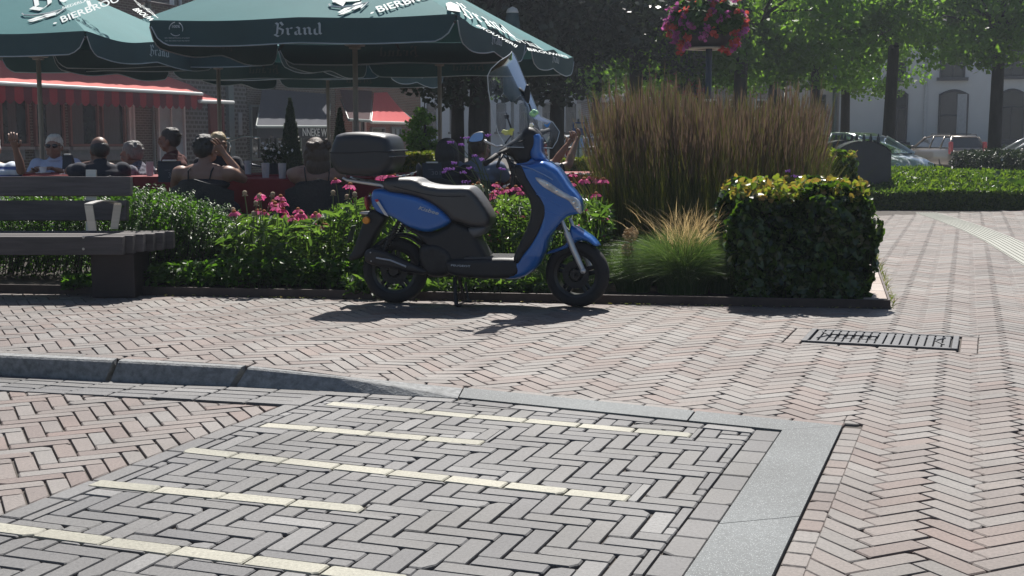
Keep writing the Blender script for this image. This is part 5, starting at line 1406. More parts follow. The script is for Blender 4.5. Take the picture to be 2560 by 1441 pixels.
m.tube([S3(*c4(490, 560), .12), S3(*c4(530, 680), .12), S3(*c4(600, 850), .12), S3(*c4(660, 950), .12), S3(*c4(615, 975), .05)], .007, 6); m.build('screen_bracket', blk, ws)
m = MB()
for q in ((240, 842, 0), (262, 858, 0), (285, 840, 1), (305, 850, 1), (318, 822, 0)):
    m.ball(S3(*c4(q[0], q[1]), -.13), (.017, .012, .012), 10, 6)
m.box(S3(*c4(275, 848), -.13), (.07, .014, .022), ry=.3, bev=.005); m.build('yellow_strap', mat('bright_yellow_strap', (.75, .74, .16), .5, var=.1, scale=60), ws, smooth=True)
m = MB(); 
for q in ((520, 660), (540, 640), (560, 650), (535, 672)): m.ball(S3(*c4(*q), .05), (.018, .014, .016), 10, 6)
m.build('green_blue_strap', mat('cyan_green_strap', (.10, .55, .60), .5, var=.5, scale=50, col2=(.45, .75, .3)), ws, smooth=True)
m = MB(); m.prism([S3(*c4(*q), .1) for q in ((640, 762), (670, 770), (705, 742), (690, 780), (672, 800), (650, 785))], (0, .004, 0)); m.build('blue_sticker', mat('blue_sticker', (.04, .25, .65), .4), ws)
x, z = S(*c4(535, 775), -.02); m = MB(); m.lathe([(.001, .01), (.012, .01), (.016, .0), (.001, -.01)], c=(x, -.10, z), seg=14, M=Matrix.Rotation(pi/2, 4, 'X')); m.build('handlebar_knob', chrome, sc)

# ================================================================= BENCH
wood = mat('weathered_grey_hardwood', (.085, .075, .075), .7, var=.38, scale=3.5, stretch=(.6, 7, 7), bump=.4, bscale=10, tint=.25)
steelb = mat('dark_brown_steel', (.03, .022, .022), .6, .3, var=.2)
inox = mat('brushed_stainless', (.50, .48, .44), .35, .55, var=.08, scale=3, stretch=(1, 1, 20))
b0 = G(300, 745); bn = thing('park_bench', 'long weathered timber bench with a steel armrest at the left beside the flower bed', 'bench', (b0.x, 8.72, 0), 0)
bx = b0.x; YF = 8.62
def Bx(px, py, y): p = P(px, py, y); return p.x-bx, p.z
m_rz = 0
for k in range(6):
    y = YF+.04+.088*k; xr = -.02+.034*k+(.02 if k % 2 else 0)
    zt = .432
    h = .125
    rx = Bx(305, 600, YF)[0]+.0+.045*k
    m = MB(); L = 4.2; m.box((rx-L/2, y-8.72+.0, zt-h/2+(.002*(k % 3))), (L, .072, h), bev=.006, t=random.random()); m.build('seat_plank', wood, bn)
for (p1, p2, xr) in (((0, 443), (0, 491), 326), ((0, 502), (0, 552), 318)):
    yb = 9.22; z1 = P(0, p1[1], yb).z; z0 = P(0, p2[1], yb).z; rx = P(xr, 470, yb).x-bx
    m = MB(); m.box((rx-2.1, yb-8.72+(.03 if xr > 320 else 0), (z0+z1)/2), (4.2, .07, z1-z0), bev=.006, rx=-.12, t=random.random()); m.build('back_plank', wood, bn)
for px in (232, -330):
    x = P(px, 520, 9.3).x-bx; m = MB(); m.box((x, 9.27-8.72, .62), (.075, .02, .5), rx=-.12, bev=.002); m.build('back_bracket', inox, bn)
for px, w in ((298, .30), (-420, .30)):
    x = P(px, 700, 8.85).x-bx; m = MB(); m.box((x, .18, .155), (w, .38, .31), bev=.01); m.build('plinth', steelb, bn)
# armrest
def arm(px0):
    s = px0-256; a0 = P(231+s, 577, 8.70); a1 = P(221+s, 514, 8.70); c0 = P(285+s, 573, 9.0); c1 = P(294+s, 512, 9.0)
    m = MB(); off = Vector((bx, 8.72, 0)); w = .055
    def strap(p, q, n): 
        d = (q-p).normalized(); s_ = Vector((1, 0, 0)); m.prism([p-s_*w/2-off, p+s_*w/2-off, q+s_*w/2-off, q-s_*w/2-off], n)
    strap(a0, a1, (0, .009, 0)); strap(c0, c1, (0, .009, 0))
    pts = [a1.lerp(c1, f)+Vector((0, 0, .022*math.sin(pi*f)+.004)) for f in (0, .2, .4, .6, .8, 1)]
    for p, q in zip(pts, pts[1:]): m.prism([p-Vector((w/2, 0, 0))-off, p+Vector((w/2, 0, 0))-off, q+Vector((w/2, 0, 0))-off, q-Vector((w/2, 0, 0))-off], (0, 0, .008))
    m.build('armrest', inox, bn)
arm(256)
m = MB()
for py in (594, 623):
    p = P(208, py, YF-.0); m.lathe([(.001, .004), (.008, .003), (.009, 0)], c=(p.x-bx, YF-8.72+.003, p.z), seg=12, M=Matrix.Rotation(pi/2, 4, 'X'))
m.build('bolt', inox, bn)
# ================================================================= PEOPLE
def remesh_obj(mb, name, mat_, parent, vox=.011, sm=3):
    me = bpy.data.meshes.new('tmp'); me.from_pydata([tuple(v) for v in mb.v], [], mb.f)
    o = bpy.data.objects.new('tmp', me); COL.objects.link(o)
    r = o.modifiers.new('r', 'REMESH'); r.mode = 'VOXEL'; r.voxel_size = vox; r.use_smooth_shade = True
    s = o.modifiers.new('s', 'SMOOTH'); s.factor = .5; s.iterations = sm
    dg = bpy.context.evaluated_depsgraph_get(); me2 = bpy.data.meshes.new_from_object(o.evaluated_get(dg)); bpy.data.objects.remove(o); bpy.data.meshes.remove(me)
    me2.name = name; me2.materials.clear(); me2.materials.append(mat_); me2.shade_smooth()
    o = bpy.data.objects.new(name, me2); COL.objects.link(o); o.parent = parent
    return o
skin = mat('tanned_skin', (.27, .15, .105), .5, var=.07, scale=14); skind = mat('darker_tanned_skin', (.18, .095, .065), .5, var=.07, scale=14)
jeans = mat('dark_trousers', (.03, .035, .05), .9, var=.1)
def hairmat(n, c): return mat(n, c, .5, var=.35, scale=30, stretch=(3, 3, 1), bump=.6, bscale=60)
h_white = hairmat('white_hair', (.62, .60, .54)); h_grey = hairmat('grey_hair', (.16, .15, .14)); h_brown = hairmat('brown_hair', (.07, .045, .03)); h_black = hairmat('black_hair', (.02, .018, .018)); h_blond = hairmat('blond_hair', (.42, .33, .20))
def limb(m, pts, rad, flat=1.0): 
    m.tube(pts, rad, 10, flat=flat)
    for p, r in zip(pts, rad): m.ball(p, r*.98, 10, 7)
def person(label, hx, hy, Y, face, look=0, lean=0.0, hair=h_brown, style='short', shirt=None, sk=skin, arms=None, sleeves='short', nod=0.0, legs=True, shades=False, group='people sitting on the terrace', wide=1.0, body='tee', headscale=1.0, zoff=0):
    hp = P(hx, hy, Y); hz = hp.z
    lx, ly = math.sin(lean)*(hz-.5), 0
    seatz = .47; k = (hz-seatz)/.68
    f = Vector((math.sin(face), math.cos(face), 0))
    base = Vector((hp.x, Y, 0))-f*(.68*math.sin(lean))
    t = thing('person', label, 'person', (base.x, base.y, 0), -face, group)
    sl = math.sin(lean); T = lambda x, y, z: Vector((x, y+(z-seatz)*sl*1.0, seatz+(z-seatz)*k))
    m = MB()
    # trunk
    for (z, rx, ry) in ((seatz+.02, .165, .12), (seatz+.12, .145, .105), (seatz+.22, .15, .105), (seatz+.32, .17, .115), (seatz+.40, .175, .105), (seatz+.46, .15, .085)):
        c = T(0, .0, z); m.ball(c, (rx*wide, ry, .09*k), 16, 8)
    limb(m, [T(0, -.01, seatz+.46), T(0, .012, seatz+.58)], [.062, .055])
    for s in (-1, 1): m.ball(T(s*.165*wide, 0, seatz+.43), (.075, .07, .07), 10, 7)
    # head (slightly turned)
    hc = T(0, .02, seatz+.68); hc.z = hz
    Mh = Matrix.Translation(hc) @ Matrix.Rotation(-look, 4, 'Z') @ Matrix.Rotation(-nod, 4, 'X')
    def H(c, r, seg=14, rg_=10): m.ball((0, 0, 0), r, seg, rg_, M=Mh @ Matrix.Translation(c))
    H((0, -.01, .03), (.078*headscale, .097, .092)); H((0, .025, -.03), (.062, .07, .082)); H((0, .05, -.082), (.034, .03, .03)); H((0, .088, .022), (.055, .018, .016))
    H((0, .103, -.018), (.015, .02, .024)); H((0, .10, -.004), (.011, .016, .026)); H((0, .088, -.055), (.026, .014, .009)); H((0, .086, -.066), (.022, .012, .008))
    for s in (-1, 1):
        H((s*.078, -.008, -.012), (.012, .022, .034)); H((s*.042, .07, -.022), (.028, .024, .022)); H((s*.05, .03, -.06), (.022, .04, .03))
    # legs
    for s in (-1, 1):
        limb(m, [(s*.10, .0, seatz), (s*.12, .24, seatz+.02), (s*.12, .43, seatz+.02)], [.088, .078, .058]); limb(m, [(s*.12, .43, seatz+.02), (s*.12, .40, .28), (s*.12, .44, .08)], [.055, .055, .038]); limb(m, [(s*.12, .42, .05), (s*.12, .56, .035)], [.042, .03])
    # arms
    arms = arms or ('table', 'table'); am = []
    for s, a in zip((-1, 1), arms):
        sh = T(s*.185*wide, 0, seatz+.44)
        if a == 'table': el = T(s*.245*wide, .12, seatz+.19); el.z = max(el.z, .70); wr = Vector((s*.10, .36+sl*.25, .78))
        elif a == 'down': el = T(s*.26*wide, -.02, seatz+.18); wr = Vector((s*.24, .16, seatz+.12))
        elif a == 'chin': el = Vector((s*.20, .34+sl*.3, .80)); wr = hc+Vector((s*.06, .06, -.12))
        elif a == 'head': el = T(s*.36*wide, .02, seatz+.40); wr = hc+Vector((s*.10, .03, -.03))
        elif a == 'up': el = T(s*.26, .20, seatz+.42); wr = T(s*.22, .24, seatz+.66)
        else: el, wr = Vector(a[0]), Vector(a[1])
        limb(m, [sh, sh.lerp(el, .5), el], [.056, .05, .041]); limb(m, [el, el.lerp(wr, .4), wr], [.041, .042, .028])
        d = (wr-el).normalized(); up = Vector((0, 0, 1)) if abs(d.z) < .8 else Vector((0, 1, 0)); sd = d.cross(up).normalized(); nn = sd.cross(d)
        pm = wr+d*.045; m.tube([wr-d*.01, wr+d*.035, wr+d*.085], [.026, .036, .036], 10, flat=.5, up=nn)
        am.append((sh, el, wr, d, sd, nn))
    b = remesh_obj(m, 'body', sk, t)
    # fingers: own fine chains joined to the body mesh so that they stay apart
    fm = MB()
    for (sh, el, wr, d, sd, nn) in am:
        for q in range(4):
            o_ = (q-1.5)*.0185; L = (.062, .074, .07, .054)[q]
            p0 = wr+d*.078+sd*o_; p1 = p0+d*L*.45+sd*o_*.25-nn*.004; p2 = p1+d*L*.35-nn*.016; p3 = p2+d*L*.2-nn*.02; fm.tube([p0, p1, p2, p3], [.0095, .009, .008, .0055], 8)
        p0 = wr+d*.02+sd*.03; fm.tube([p0, p0+d*.03+sd*.022, p0+d*.058+sd*.028-nn*.01], [.012, .0105, .007], 8)
    bm = bmesh.new(); bm.from_mesh(b.data); me = bpy.data.meshes.new('f'); me.from_pydata([tuple(v) for v in fm.v], [], fm.f); bm.from_mesh(me); bm.to_mesh(b.data); bm.free(); b.data.shade_smooth()
    # clothes
    if shirt is not None:
        c = MB()
        for (z, rx, ry) in ((seatz+.0, .185, .14), (seatz+.12, .165, .125), (seatz+.22, .168, .125), (seatz+.32, .186, .132), (seatz+.40, .19, .122), (seatz+.455, .155, .098)):
            if body == 'tank' and z > seatz+.36: continue
            c.ball(T(0, 0, z), (rx*wide, ry, .09*k), 16, 8)
        if body != 'tank':
            for s, (sh, el, wr, d, sd, nn) in zip((-1, 1), am):
                c.ball(sh, (.085, .08, .08), 10, 7)
                if sleeves == 'short': limb(c, [sh, sh.lerp(el, .55)], [.074, .066])
                else: limb(c, [sh, sh.lerp(el, .5), el], [.072, .063, .055]); limb(c, [el, el.lerp(wr, .85)], [.054, .04])
            limb(c, [T(0, -.01, seatz+.47), T(0, .0, seatz+.51)], [.085, .075])
        o = remesh_obj(c, 'shirt', shirt, t, .013, 3)
        if body == 'tank':
            st = MB()
            for s in (-1, 1): st.tube([T(s*.09, -.115, seatz+.36), T(s*.10, -.10, seatz+.46), T(s*.10, -.03, seatz+.515), T(s*.09, .08, seatz+.45), T(s*.08, .125, seatz+.36)], .009, 6, flat=.6)
            st.build('shoulder_straps', shirt, t, smooth=True)
        if body == 'polo':
            st = MB(); st.lathe([(.062, 0), (.088, -.012), (.092, -.03), (.08, -.03), (.06, -.004)], c=T(0, .0, seatz+.535), seg=18, closed=True); st.build('collar', shirt, t, smooth=True)
    c = MB()
    for s in (-1, 1): limb(c, [(s*.10, .0, seatz), (s*.12, .24, seatz+.02), (s*.12, .43, seatz+.015)], [.10, .09, .072]); limb(c, [(s*.12, .43, seatz+.015), (s*.12, .41, .12)], [.07, .055])
    c.ball((0, -.01, seatz), (.185, .14, .1), 14, 8); remesh_obj(c, 'trousers', jeans, t, .016, 2)
    # hair
    if hair is not None:
        c = MB(); Hh = lambda cc, r: c.ball((0, 0, 0), r, 16, 10, M=Mh @ Matrix.Translation(cc))
        if style in ('short', 'full', 'bald'):
            if style != 'bald': Hh((0, -.018, .055), (.083, .098, .082))
            Hh((0, -.05, .01), (.08, .068, .078)); 
            for s in (-1, 1): Hh((s*.066, -.02, .01), (.018, .045, .05))
            if style == 'full': Hh((0, .035, .095), (.06, .05, .032))
            r3 = random.Random(int(hx))
            for q in range(0 if style == 'bald' else 46):
                a = r3.random()*2*pi; e_ = r3.uniform(-.15, 1.2); ce, se = math.cos(e_), math.sin(e_)
                if math.sin(a) > .1 and e_ < .75: continue
                c.ball((0, 0, 0), (r3.uniform(.010, .017), r3.uniform(.012, .024), r3.uniform(.008, .013)), 8, 6, M=Mh @ Matrix.Translation((.082*ce*math.cos(a), -.02+.098*ce*math.sin(a), .045+.088*se)))
        if style in ('long', 'curly'):
            Hh((0, -.022, .052), (.094, .108, .088)); Hh((0, -.06, -.02), (.10, .075, .11)); Hh((0, -.075, -.11), (.105, .055, .11)); Hh((0, -.08, -.20), (.09, .045, .1))
            for s in (-1, 1): Hh((s*.075, -.02, -.03), (.035, .06, .11))
        if style == 'curly':
            rr = random.Random(3)
            for q in range(60):
                a = rr.random()*2*pi; z = rr.uniform(-.24, .11); r0 = .085+.02*math.sin(z*9); c.ball((0, 0, 0), rr.uniform(.018, .03), 8, 6, M=Mh @ Matrix.Translation((r0*math.cos(a), -.045+r0*.85*math.sin(a)*(1 if math.sin(a) < .2 else .3), z)))
        remesh_obj(c, 'hair', hair, t, .008, 1)
    if shades:
        c = MB()
        for s in (-1, 1):
            c.ball((0, 0, 0), (.031, .012, .021), 12, 8, M=Mh @ Matrix.Translation((s*.034, .106, .012))); c.tube([Mh @ Vector((s*.062, .10, .018)), Mh @ Vector((s*.082, .03, .02)), Mh @ Vector((s*.084, -.01, .005))], .004, 5)
        c.build('sunglasses', mat('black_sunglass', (.01, .01, .012), .08, spec=.8), t, smooth=True)
    else:
        c = MB()
        for s in (-1, 1): c.ball((0, 0, 0), (.011, .008, .006), 8, 6, M=Mh @ Matrix.Translation((s*.031, .094, .012)))
        c.build('eyes', mat('dark_eye', (.03, .02, .015), .2), t, smooth=True)
    return t
sh_blue = mat('light_blue_shirt', (.42, .47, .62), .85, var=.06, scale=30); sh_navy = mat('navy_tee', (.018, .022, .035), .9, var=.1)
sh_pat = mat('grey_patterned_shirt', (.04, .045, .07), .9, var=.1, scale=30, col2=(.22, .22, .27), det=2); sh_red = mat('dark_red_polo', (.09, .025, .025), .9, var=.1)
sh_grey = mat('grey_blue_tee', (.15, .18, .24), .9, var=.07, scale=6); sh_blk = mat('black_top', (.015, .015, .018), .8, var=.1)
sh_str, nt2, b2 = _base('white_blue_striped_shirt')
tc = nt2.nodes.new('ShaderNodeTexCoord'); wv = nt2.nodes.new('ShaderNodeTexWave'); wv.bands_direction = 'Z'; wv.inputs['Scale'].default_value = 4.2; wv.inputs['Distortion'].default_value = .6
rp = nt2.nodes.new('ShaderNodeValToRGB'); rp.color_ramp.interpolation = 'CONSTANT'; rp.color_ramp.elements[0].color = (.08, .13, .34, 1); rp.color_ramp.elements[1].color = (.66, .72, .8, 1); rp.color_ramp.elements[1].position = .3
nt2.links.new(tc.outputs['Object'], wv.inputs[0]); nt2.links.new(wv.outputs[0], rp.inputs[0]); nt2.links.new(rp.outputs[0], b2.inputs[0]); b2.inputs['Roughness'].default_value = .85
person('man at the left margin in a white and blue striped shirt raising one hand', -22, 375, 11.8, R(170), 0, -.1, h_white, 'short', sh_str, arms=((( -.28, .05, .80), (-.26, .16, 1.00)), 'table'))
person('white haired man in sunglasses and a pale blue shirt facing the scooter', 137, 368, 13.2, R(176), 0, .05, h_white, 'full', sh_blue, shades=True, body='polo', sk=skin, sleeves='short')
person('bald man in a navy tee shirt with his back turned behind the parasol pole', 250, 376, 11.6, R(-35), 0, .05, h_black, 'bald', sh_navy, sk=skind, arms=('chin', 'table'), wide=1.05)
person('grey haired man in a patterned shirt bending forward to the left', 334, 388, 12.2, R(-80), 0, .22, h_grey, 'short', sh_pat, sk=skind, arms=('chin', 'table'), nod=.15)
person('man in a dark red polo shirt seen in profile facing left', 428, 352, 13.0, R(-88), 0, .1, h_black, 'short', sh_red, sk=skind, body='polo')
person('broad bare shouldered person with dark hair propping the head on one arm, back turned', 512, 376, 10.6, R(8), .3, .1, h_black, 'short', sh_blk, sk=skin, arms=('table', ((.29, .16, .76), (.15, .10, .97))), wide=1.22, body='tank')
person('fair haired man in a dark shirt half hidden behind the bare shouldered person', 546, 362, 13.4, R(150), 0, .1, h_blond, 'short', sh_navy, arms=('table', 'table'))
person('woman with curly brown hair in a black tank top, back turned beside the top box', 790, 384, 10.7, R(-12), -.2, .05, h_brown, 'curly', sh_blk, arms=('chin', 'table'), body='tank')
person('woman with long black hair seen from behind left of the handlebar', 1118, 384, 11.4, R(20), 0, .05, h_black, 'long', sh_blk)
person('man in a grey tee shirt with brown hair, back turned behind the handlebar', 1196, 372, 11.8, R(20), .3, .12, h_brown, 'short', sh_grey, sk=skind, wide=1.1)
person('man in a grey tee shirt gesturing with both hands right of the scooter shield', 1338, 392, 12.2, R(60), 0, .1, h_brown, 'short', sh_grey, arms=(((-.05, .32, .86), (.0, .42, 1.02)), ((.22, .30, .84), (.16, .42, 1.04))))

# ================================================================= TERRACE FURNITURE
wick = mat('dark_woven_wicker', (.022, .022, .026), .6, var=.4, scale=60, bump=.8, bscale=90)
redc = mat('red_table_cloth', (.20, .012, .018), .75, var=.1, scale=3)
chair0 = None
def make_chair():
    t = thing('terrace_chair', 'x', 'chair', (0, 0, 0))
    m = MB(); m.box((0, .0, .43), (.48, .46, .05), bev=.02); m.build('seat', wick, t)
    m = MB(); V = []; n = 12
    for i in range(n+1):
        a = -1.15+2.3*i/n; r = .27
        for (z, dz) in ((.46, 0), (.77-.10*abs(a)/1.15, 0)):
            for rr in (r, r+.03): V.append((rr*math.sin(a), .02-rr*math.cos(a)*.95, z))
    F = []
    for i in range(n):
        o = 4*i; q = o+4; F += [(o, q, q+2, o+2), (o+1, o+3, q+3, q+1), (o+2, q+2, q+3, o+3)]
    m.add(V, F); m.build('backrest', wick, t, smooth=True, angle=.7)
    for x in (-1, 1):
        for y in (-1, 1): m = MB(); m.tube([(x*.19, y*.18, .42), (x*.22, y*.21, 0)], .016, 8); m.build('leg', dframe, t)
    return t
def chair(label, px, Y, face):
    global chair0
    p = P(px, 345, Y)
    if chair0 is None: chair0 = o = make_chair()
    else: o = copy_tree(chair0)
    o.location = (p.x, Y, 0); o.rotation_euler = (0, 0, -face); tag(o, label, 'chair', 'dark wicker terrace chairs')
chair('dark wicker chair under the bare shouldered person', 512, 10.52, R(8))
chair('dark wicker chair under the curly haired woman beside the top box', 792, 10.64, R(-12))
chair('dark wicker chair under the bald man in navy', 252, 11.52, R(-35))
chair('dark wicker chair under the man in the patterned shirt', 345, 12.2, R(-80))
chair('dark wicker chair under the man in the dark red polo', 440, 13.0, R(-88))
chair('dark wicker chair under the white haired man in sunglasses', 137, 13.4, R(176))
chair('dark wicker chair under the man at the left margin', -22, 11.9, R(170))
chair('dark wicker chair under the fair haired man', 546, 13.5, R(150))
chair('dark wicker chair under the long black haired woman', 1116, 11.32, R(20))
chair('dark wicker chair under the man in grey with brown hair', 1194, 11.7, R(20))
chair('dark wicker chair under the gesturing man', 1330, 12.2, R(60))
chair('empty dark wicker chair right of the gesturing man, by the tall brown grass', 1462, 11.6, R(-30))
table0 = None
def make_table():
    t = thing('cafe_table', 'x', 'table', (0, 0, 0))
    m = MB(); m.box((0, 0, .735), (.78, .78, .03), bev=.008); m.build('tabletop', redc, t)
    m = MB(); m.tube([(0, 0, .02), (0, 0, .72)], .035, 10); m.box((0, 0, .015), (.45, .45, .03), bev=.01); m.build('pedestal', dframe, t)
    m = MB(); n = 40; V = []; 
    for i in range(n):
        a = 2*pi*i/n; q = max(abs(math.cos(a)), abs(math.sin(a))); x, y = .396*math.cos(a)/q, .396*math.sin(a)/q
        w = 1+.02*math.sin(i*1.9); V += [(x, y, .752), (x*w, y*w, .47+.02*math.sin(i*2.2))]
    F = [(2*i, 2*((i+1) % n), 2*((i+1) % n)+1, 2*i+1) for i in range(n)]; m.add(V, F); m.build('hanging_cloth', redc, t, smooth=True)
    return t
tabs = [('red clothed table between the sunglasses man and the bald man', 190, 12.3, 10), ('red clothed table behind the folded menu board with a number', 395, 11.9, -6), ('red clothed table in front of the bicycle handlebars', 640, 12.4, 8), ('red clothed table beside the curly haired woman', 700, 11.2, -12), ('red clothed table behind the man in grey', 1265, 12.4, 20), ('red clothed table catching the sun left of the tall brown grass', 1462, 13.0, 12), ('red clothed table under the front left parasol corner', 40, 12.8, 10), ('red clothed table behind the long black haired woman', 1060, 12.6, 20), ('added red clothed table below the top box, covering sunlit paving', 905, 11.6, 4)]  # last table is added to hide a bright sunlit patch of terrace
for lab, px, Y, rz in tabs:
    p = P(px, 345, Y)
    if table0 is None: table0 = o = make_table()
    else: o = copy_tree(table0)
    o.location = (p.x, Y, 0); o.rotation_euler = (0, 0, R(rz)); tag(o, lab, 'table', 'red clothed cafe tables')
crock = mat('white_crockery', (.7, .7, .7), .25); clear = mat('pale_drink_glass', (.45, .45, .46), .08, spec=.8)
def cup(lab, px, Y, kind='cup'):
    p = P(px, 345, Y); m = MB()
    if kind == 'cup': m.lathe([(.001, 0), (.07, 0), (.075, .008), (.028, .01), (.04, .06), (.036, .06), (.026, .015), (.001, .015)], seg=18)
    else: m.lathe([(.001, 0), (.03, 0), (.036, .13), (.032, .13), (.027, .01), (.001, .01)], seg=14)
    o = m.build('coffee_cup' if kind == 'cup' else 'drinking_glass', crock if kind == 'cup' else clear, smooth=True, angle=.8); o.location = (p.x, Y, .752); tag(o, lab, 'cup' if kind == 'cup' else 'glass')
cup('white cup on the table before the sunglasses man', 104, 12.7); cup('white cup right of the first one, below the menu stand', 165, 12.2)
cup('short glass on the sunlit red table by the bicycle', 618, 12.3, 'glass'); cup('glass on the table left of the curly haired woman', 662, 11.2, 'glass'); cup('second glass nearer the curly haired woman', 704, 11.0, 'glass')
cup('glass standing on the menu table', 372, 11.8, 'glass')
numb = mat('faded_number_print', (.16, .17, .19), .8)
def menu(lab, px, py0, py1, Y, w, num, rz):
    a = P(px, py1, Y); b = P(px, py0, Y); t = thing('menu_stand', lab, 'menu stand', (a.x, Y, a.z), rz); h = b.z-a.z
    m = MB(); m.prism([(-w/2, 0, 0), (w/2, 0, 0), (w/2, .03, h), (-w/2, .03, h)], (0, .012, 0)); m.prism([(-w/2, .14, 0), (w/2, .14, 0), (w/2, .05, h), (-w/2, .05, h)], (0, -.012, 0)); m.build('board', mat('navy_menu_card', (.022, .028, .042), .6), t)
    m = MB(); m.box((0, .035, h+.004), (w*.6, .05, .012), bev=.003); m.build('clip', alu, t)
    if num:
        m = MB(); put(m, text_polys(num, 0), lambda x, y: Vector((-.01+.075*x, -.004+.03*(.22+.22*y), h*(.22+.25*y))), (0, -.004, 0), stack=False)
        put(m, text_polys('tafel', 0), lambda x, y: Vector((-.04+.045*x, .0, h*(.55+.06*y))), (0, .008, 0), stack=False); m.build('number', numb, t)
menu('dark folded menu board printed 301 above the bench end', 424, 403, 456, 10.9, .19, '301', R(8))
menu('dark folded menu board printed 301 left of the long black haired woman', 1082, 408, 446, 10.6, .16, '301', R(15))
menu('black napkin box on the table before the sunglasses man', 167, 388, 424, 11.7, .085, '', 0)
m = MB(); p = P(432, 420, 10.9)
# bowl of flowers on the table left of the woman
p = P(682, 345, 12.4); t = thing('flower_pot', 'pot of small white flowers on the table by the conifer', 'flower pot', (p.x, 12.4, .752)); m = MB(); m.lathe([(.001, 0), (.06, 0), (.075, .1), (.06, .1), (.001, .08)], seg=16); m.build('pot', dframe, t)
rg2 = np.random.default_rng(8); pts = rg2.normal(size=(260, 3))*np.array([.06, .06, .05])+np.array([0, 0, .18]); a = leaf_arrays(pts, .035, rg2); npmesh('leaves', a[0], a[1], ever, a[2], t)
pts = rg2.normal(size=(60, 3))*np.array([.07, .07, .05])+np.array([0, -.02, .21]); a = leaf_arrays(pts, .028, rg2, aspect=1.); tag(npmesh('white_blooms', a[0], a[1], crock, a[2], t), kind='stuff')

# ---- bicycles
def bicycle(label, px, Y, rz, col):
    p = P(px, 345, Y); t = thing('bicycle', label, 'bicycle', (p.x, Y, 0), rz, 'parked bicycles')
    pm = mat('bicycle_paint_'+label.split()[0], col, .3, .4)
    for x in (-.52, .55):
        m = MB(); M = Matrix.Translation((x, 0, .345)) @ Matrix.Rotation(pi/2, 4, 'X'); th = [(.325+.02*math.cos(a), .02*math.sin(a)) for a in (0, 1.05, 2.1, 3.14, 4.2, 5.2)]; m.lathe(th, seg=32, M=M, closed=True); w = m.build('wheel', rubber, t, smooth=True)
        m = MB()
        for k in range(18): a = 2*pi*k/18; m.tube([(x, .02*(-1)**k, .345), (x+.315*math.cos(a), 0, .345+.315*math.sin(a))], .0018, 3)
        m.build('spokes', chrome, w)
    m = MB()
    for a, b in (((-.52, 0, .345), (-.15, 0, .3)), ((-.15, 0, .3), (-.28, 0, .8)), ((-.15, 0, .3), (.38, 0, .72)), ((-.26, 0, .7), (.36, 0, .8)), ((-.52, 0, .345), (-.27, 0, .75)), ((.35, 0, .9), (.42, 0, .62)), ((.42, 0, .62), (.55, 0, .345))): m.tube([a, b], .014, 8)
    m.build('frame', pm, t, smooth=True)
    m = MB(); m.tube([(.35, 0, .88), (.33, 0, 1.02), (.38, 0, 1.05)], .011, 8)
    for s in (-1, 1): m.tube([(.38, 0, 1.05), (.40, s*.12, 1.07), (.30, s*.24, 1.12), (.12, s*.28, 1.10)], .011, 8)
    m.ball((.5, .0, .95), (.04, .04, .04)); m.ball((.1, -.28, 1.1), (.05, .016, .016)); m.ball((.1, .28, 1.1), (.05, .016, .016)); m.build('handlebar', chrome, t, smooth=True)
    m = MB(); m.ball((-.32, 0, .93), (.13, .08, .035)); m.tube([(-.28, 0, .8), (-.3, 0, .92)], .012, 6); m.build('saddle', blk, t, smooth=True)
bicycle('chrome handlebar city bicycle beyond the red tables, left of the tall conifer', 622, 17.5, R(150), (.05, .06, .09))
bicycle('dark bicycle with pale handlebar near the red tables by the brown grass', 1470, 20.5, R(25), (.1, .1, .12))
bicycle('second bicycle parked a little right, mostly behind the brown grass', 1530, 21.5, R(15), (.3, .3, .32))
# ---- white chain fence
def chain(label, pts, Y):
    m = MB(); P_ = [P(x, y, Y) for x, y in pts]; out = []
    for a, b in zip(P_, P_[1:]):
        n = max(2, int((b-a).length/.028))
        for i in range(n): out.append((a.lerp(b, i/n), (b-a).normalized()))
    for i, (q, d) in enumerate(out): m.tube([q-d*.013, q+d*.013], [.008, .008], 6, flat=.5 if i % 2 else 1.6)
    tag(m.build('barrier_chain', alu), label, 'chain')
chain('short white chain rising behind the rear end of the scooter seat', ((992, 441), (1010, 440), (1030, 435), (1046, 427)), 10.2)
chain('white chain hanging between seat and leg shield of the scooter', ((1224, 483), (1240, 476), (1262, 467), (1280, 457)), 10.2)
chain('white chain drooping right of the scooter shield towards the grass', ((1406, 437), (1430, 434), (1470, 436), (1500, 442)), 11)
for lab, px in (('dark chain post left of the drooping white chain', 1046), ('dark chain post behind the leg shield', 1283), ('dark chain post right of the scooter shield', 1405)):
    p = P(px, 345, 10.3); m = MB(); m.lathe([(.03, 0), (.022, .05), (.02, .82), (.028, .84), (.02, .88), (.001, .9)], seg=10); o = m.build('barrier_post', dframe, smooth=True); o.location = (p.x, 10.3, 0); tag(o, lab, 'post')
# ================================================================= PLANTS OF THE BED
rp_ = np.random.default_rng(77)
def pxy(px, Y): return (px-CX)*Y/3178.0*1.0
def zat(py, Y): return P(CX, py, Y).z
def top_interp(xs_, ys_): return lambda x: np.interp(x, xs_, ys_)
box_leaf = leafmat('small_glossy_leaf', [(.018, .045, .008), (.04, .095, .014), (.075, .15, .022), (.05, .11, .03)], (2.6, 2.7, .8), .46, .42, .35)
cone_leaf = leafmat('coneflower_leaf', [(.03, .062, .022), (.048, .095, .03), (.075, .13, .045)], (2.7, 2.8, .9), .46, .34, .55)
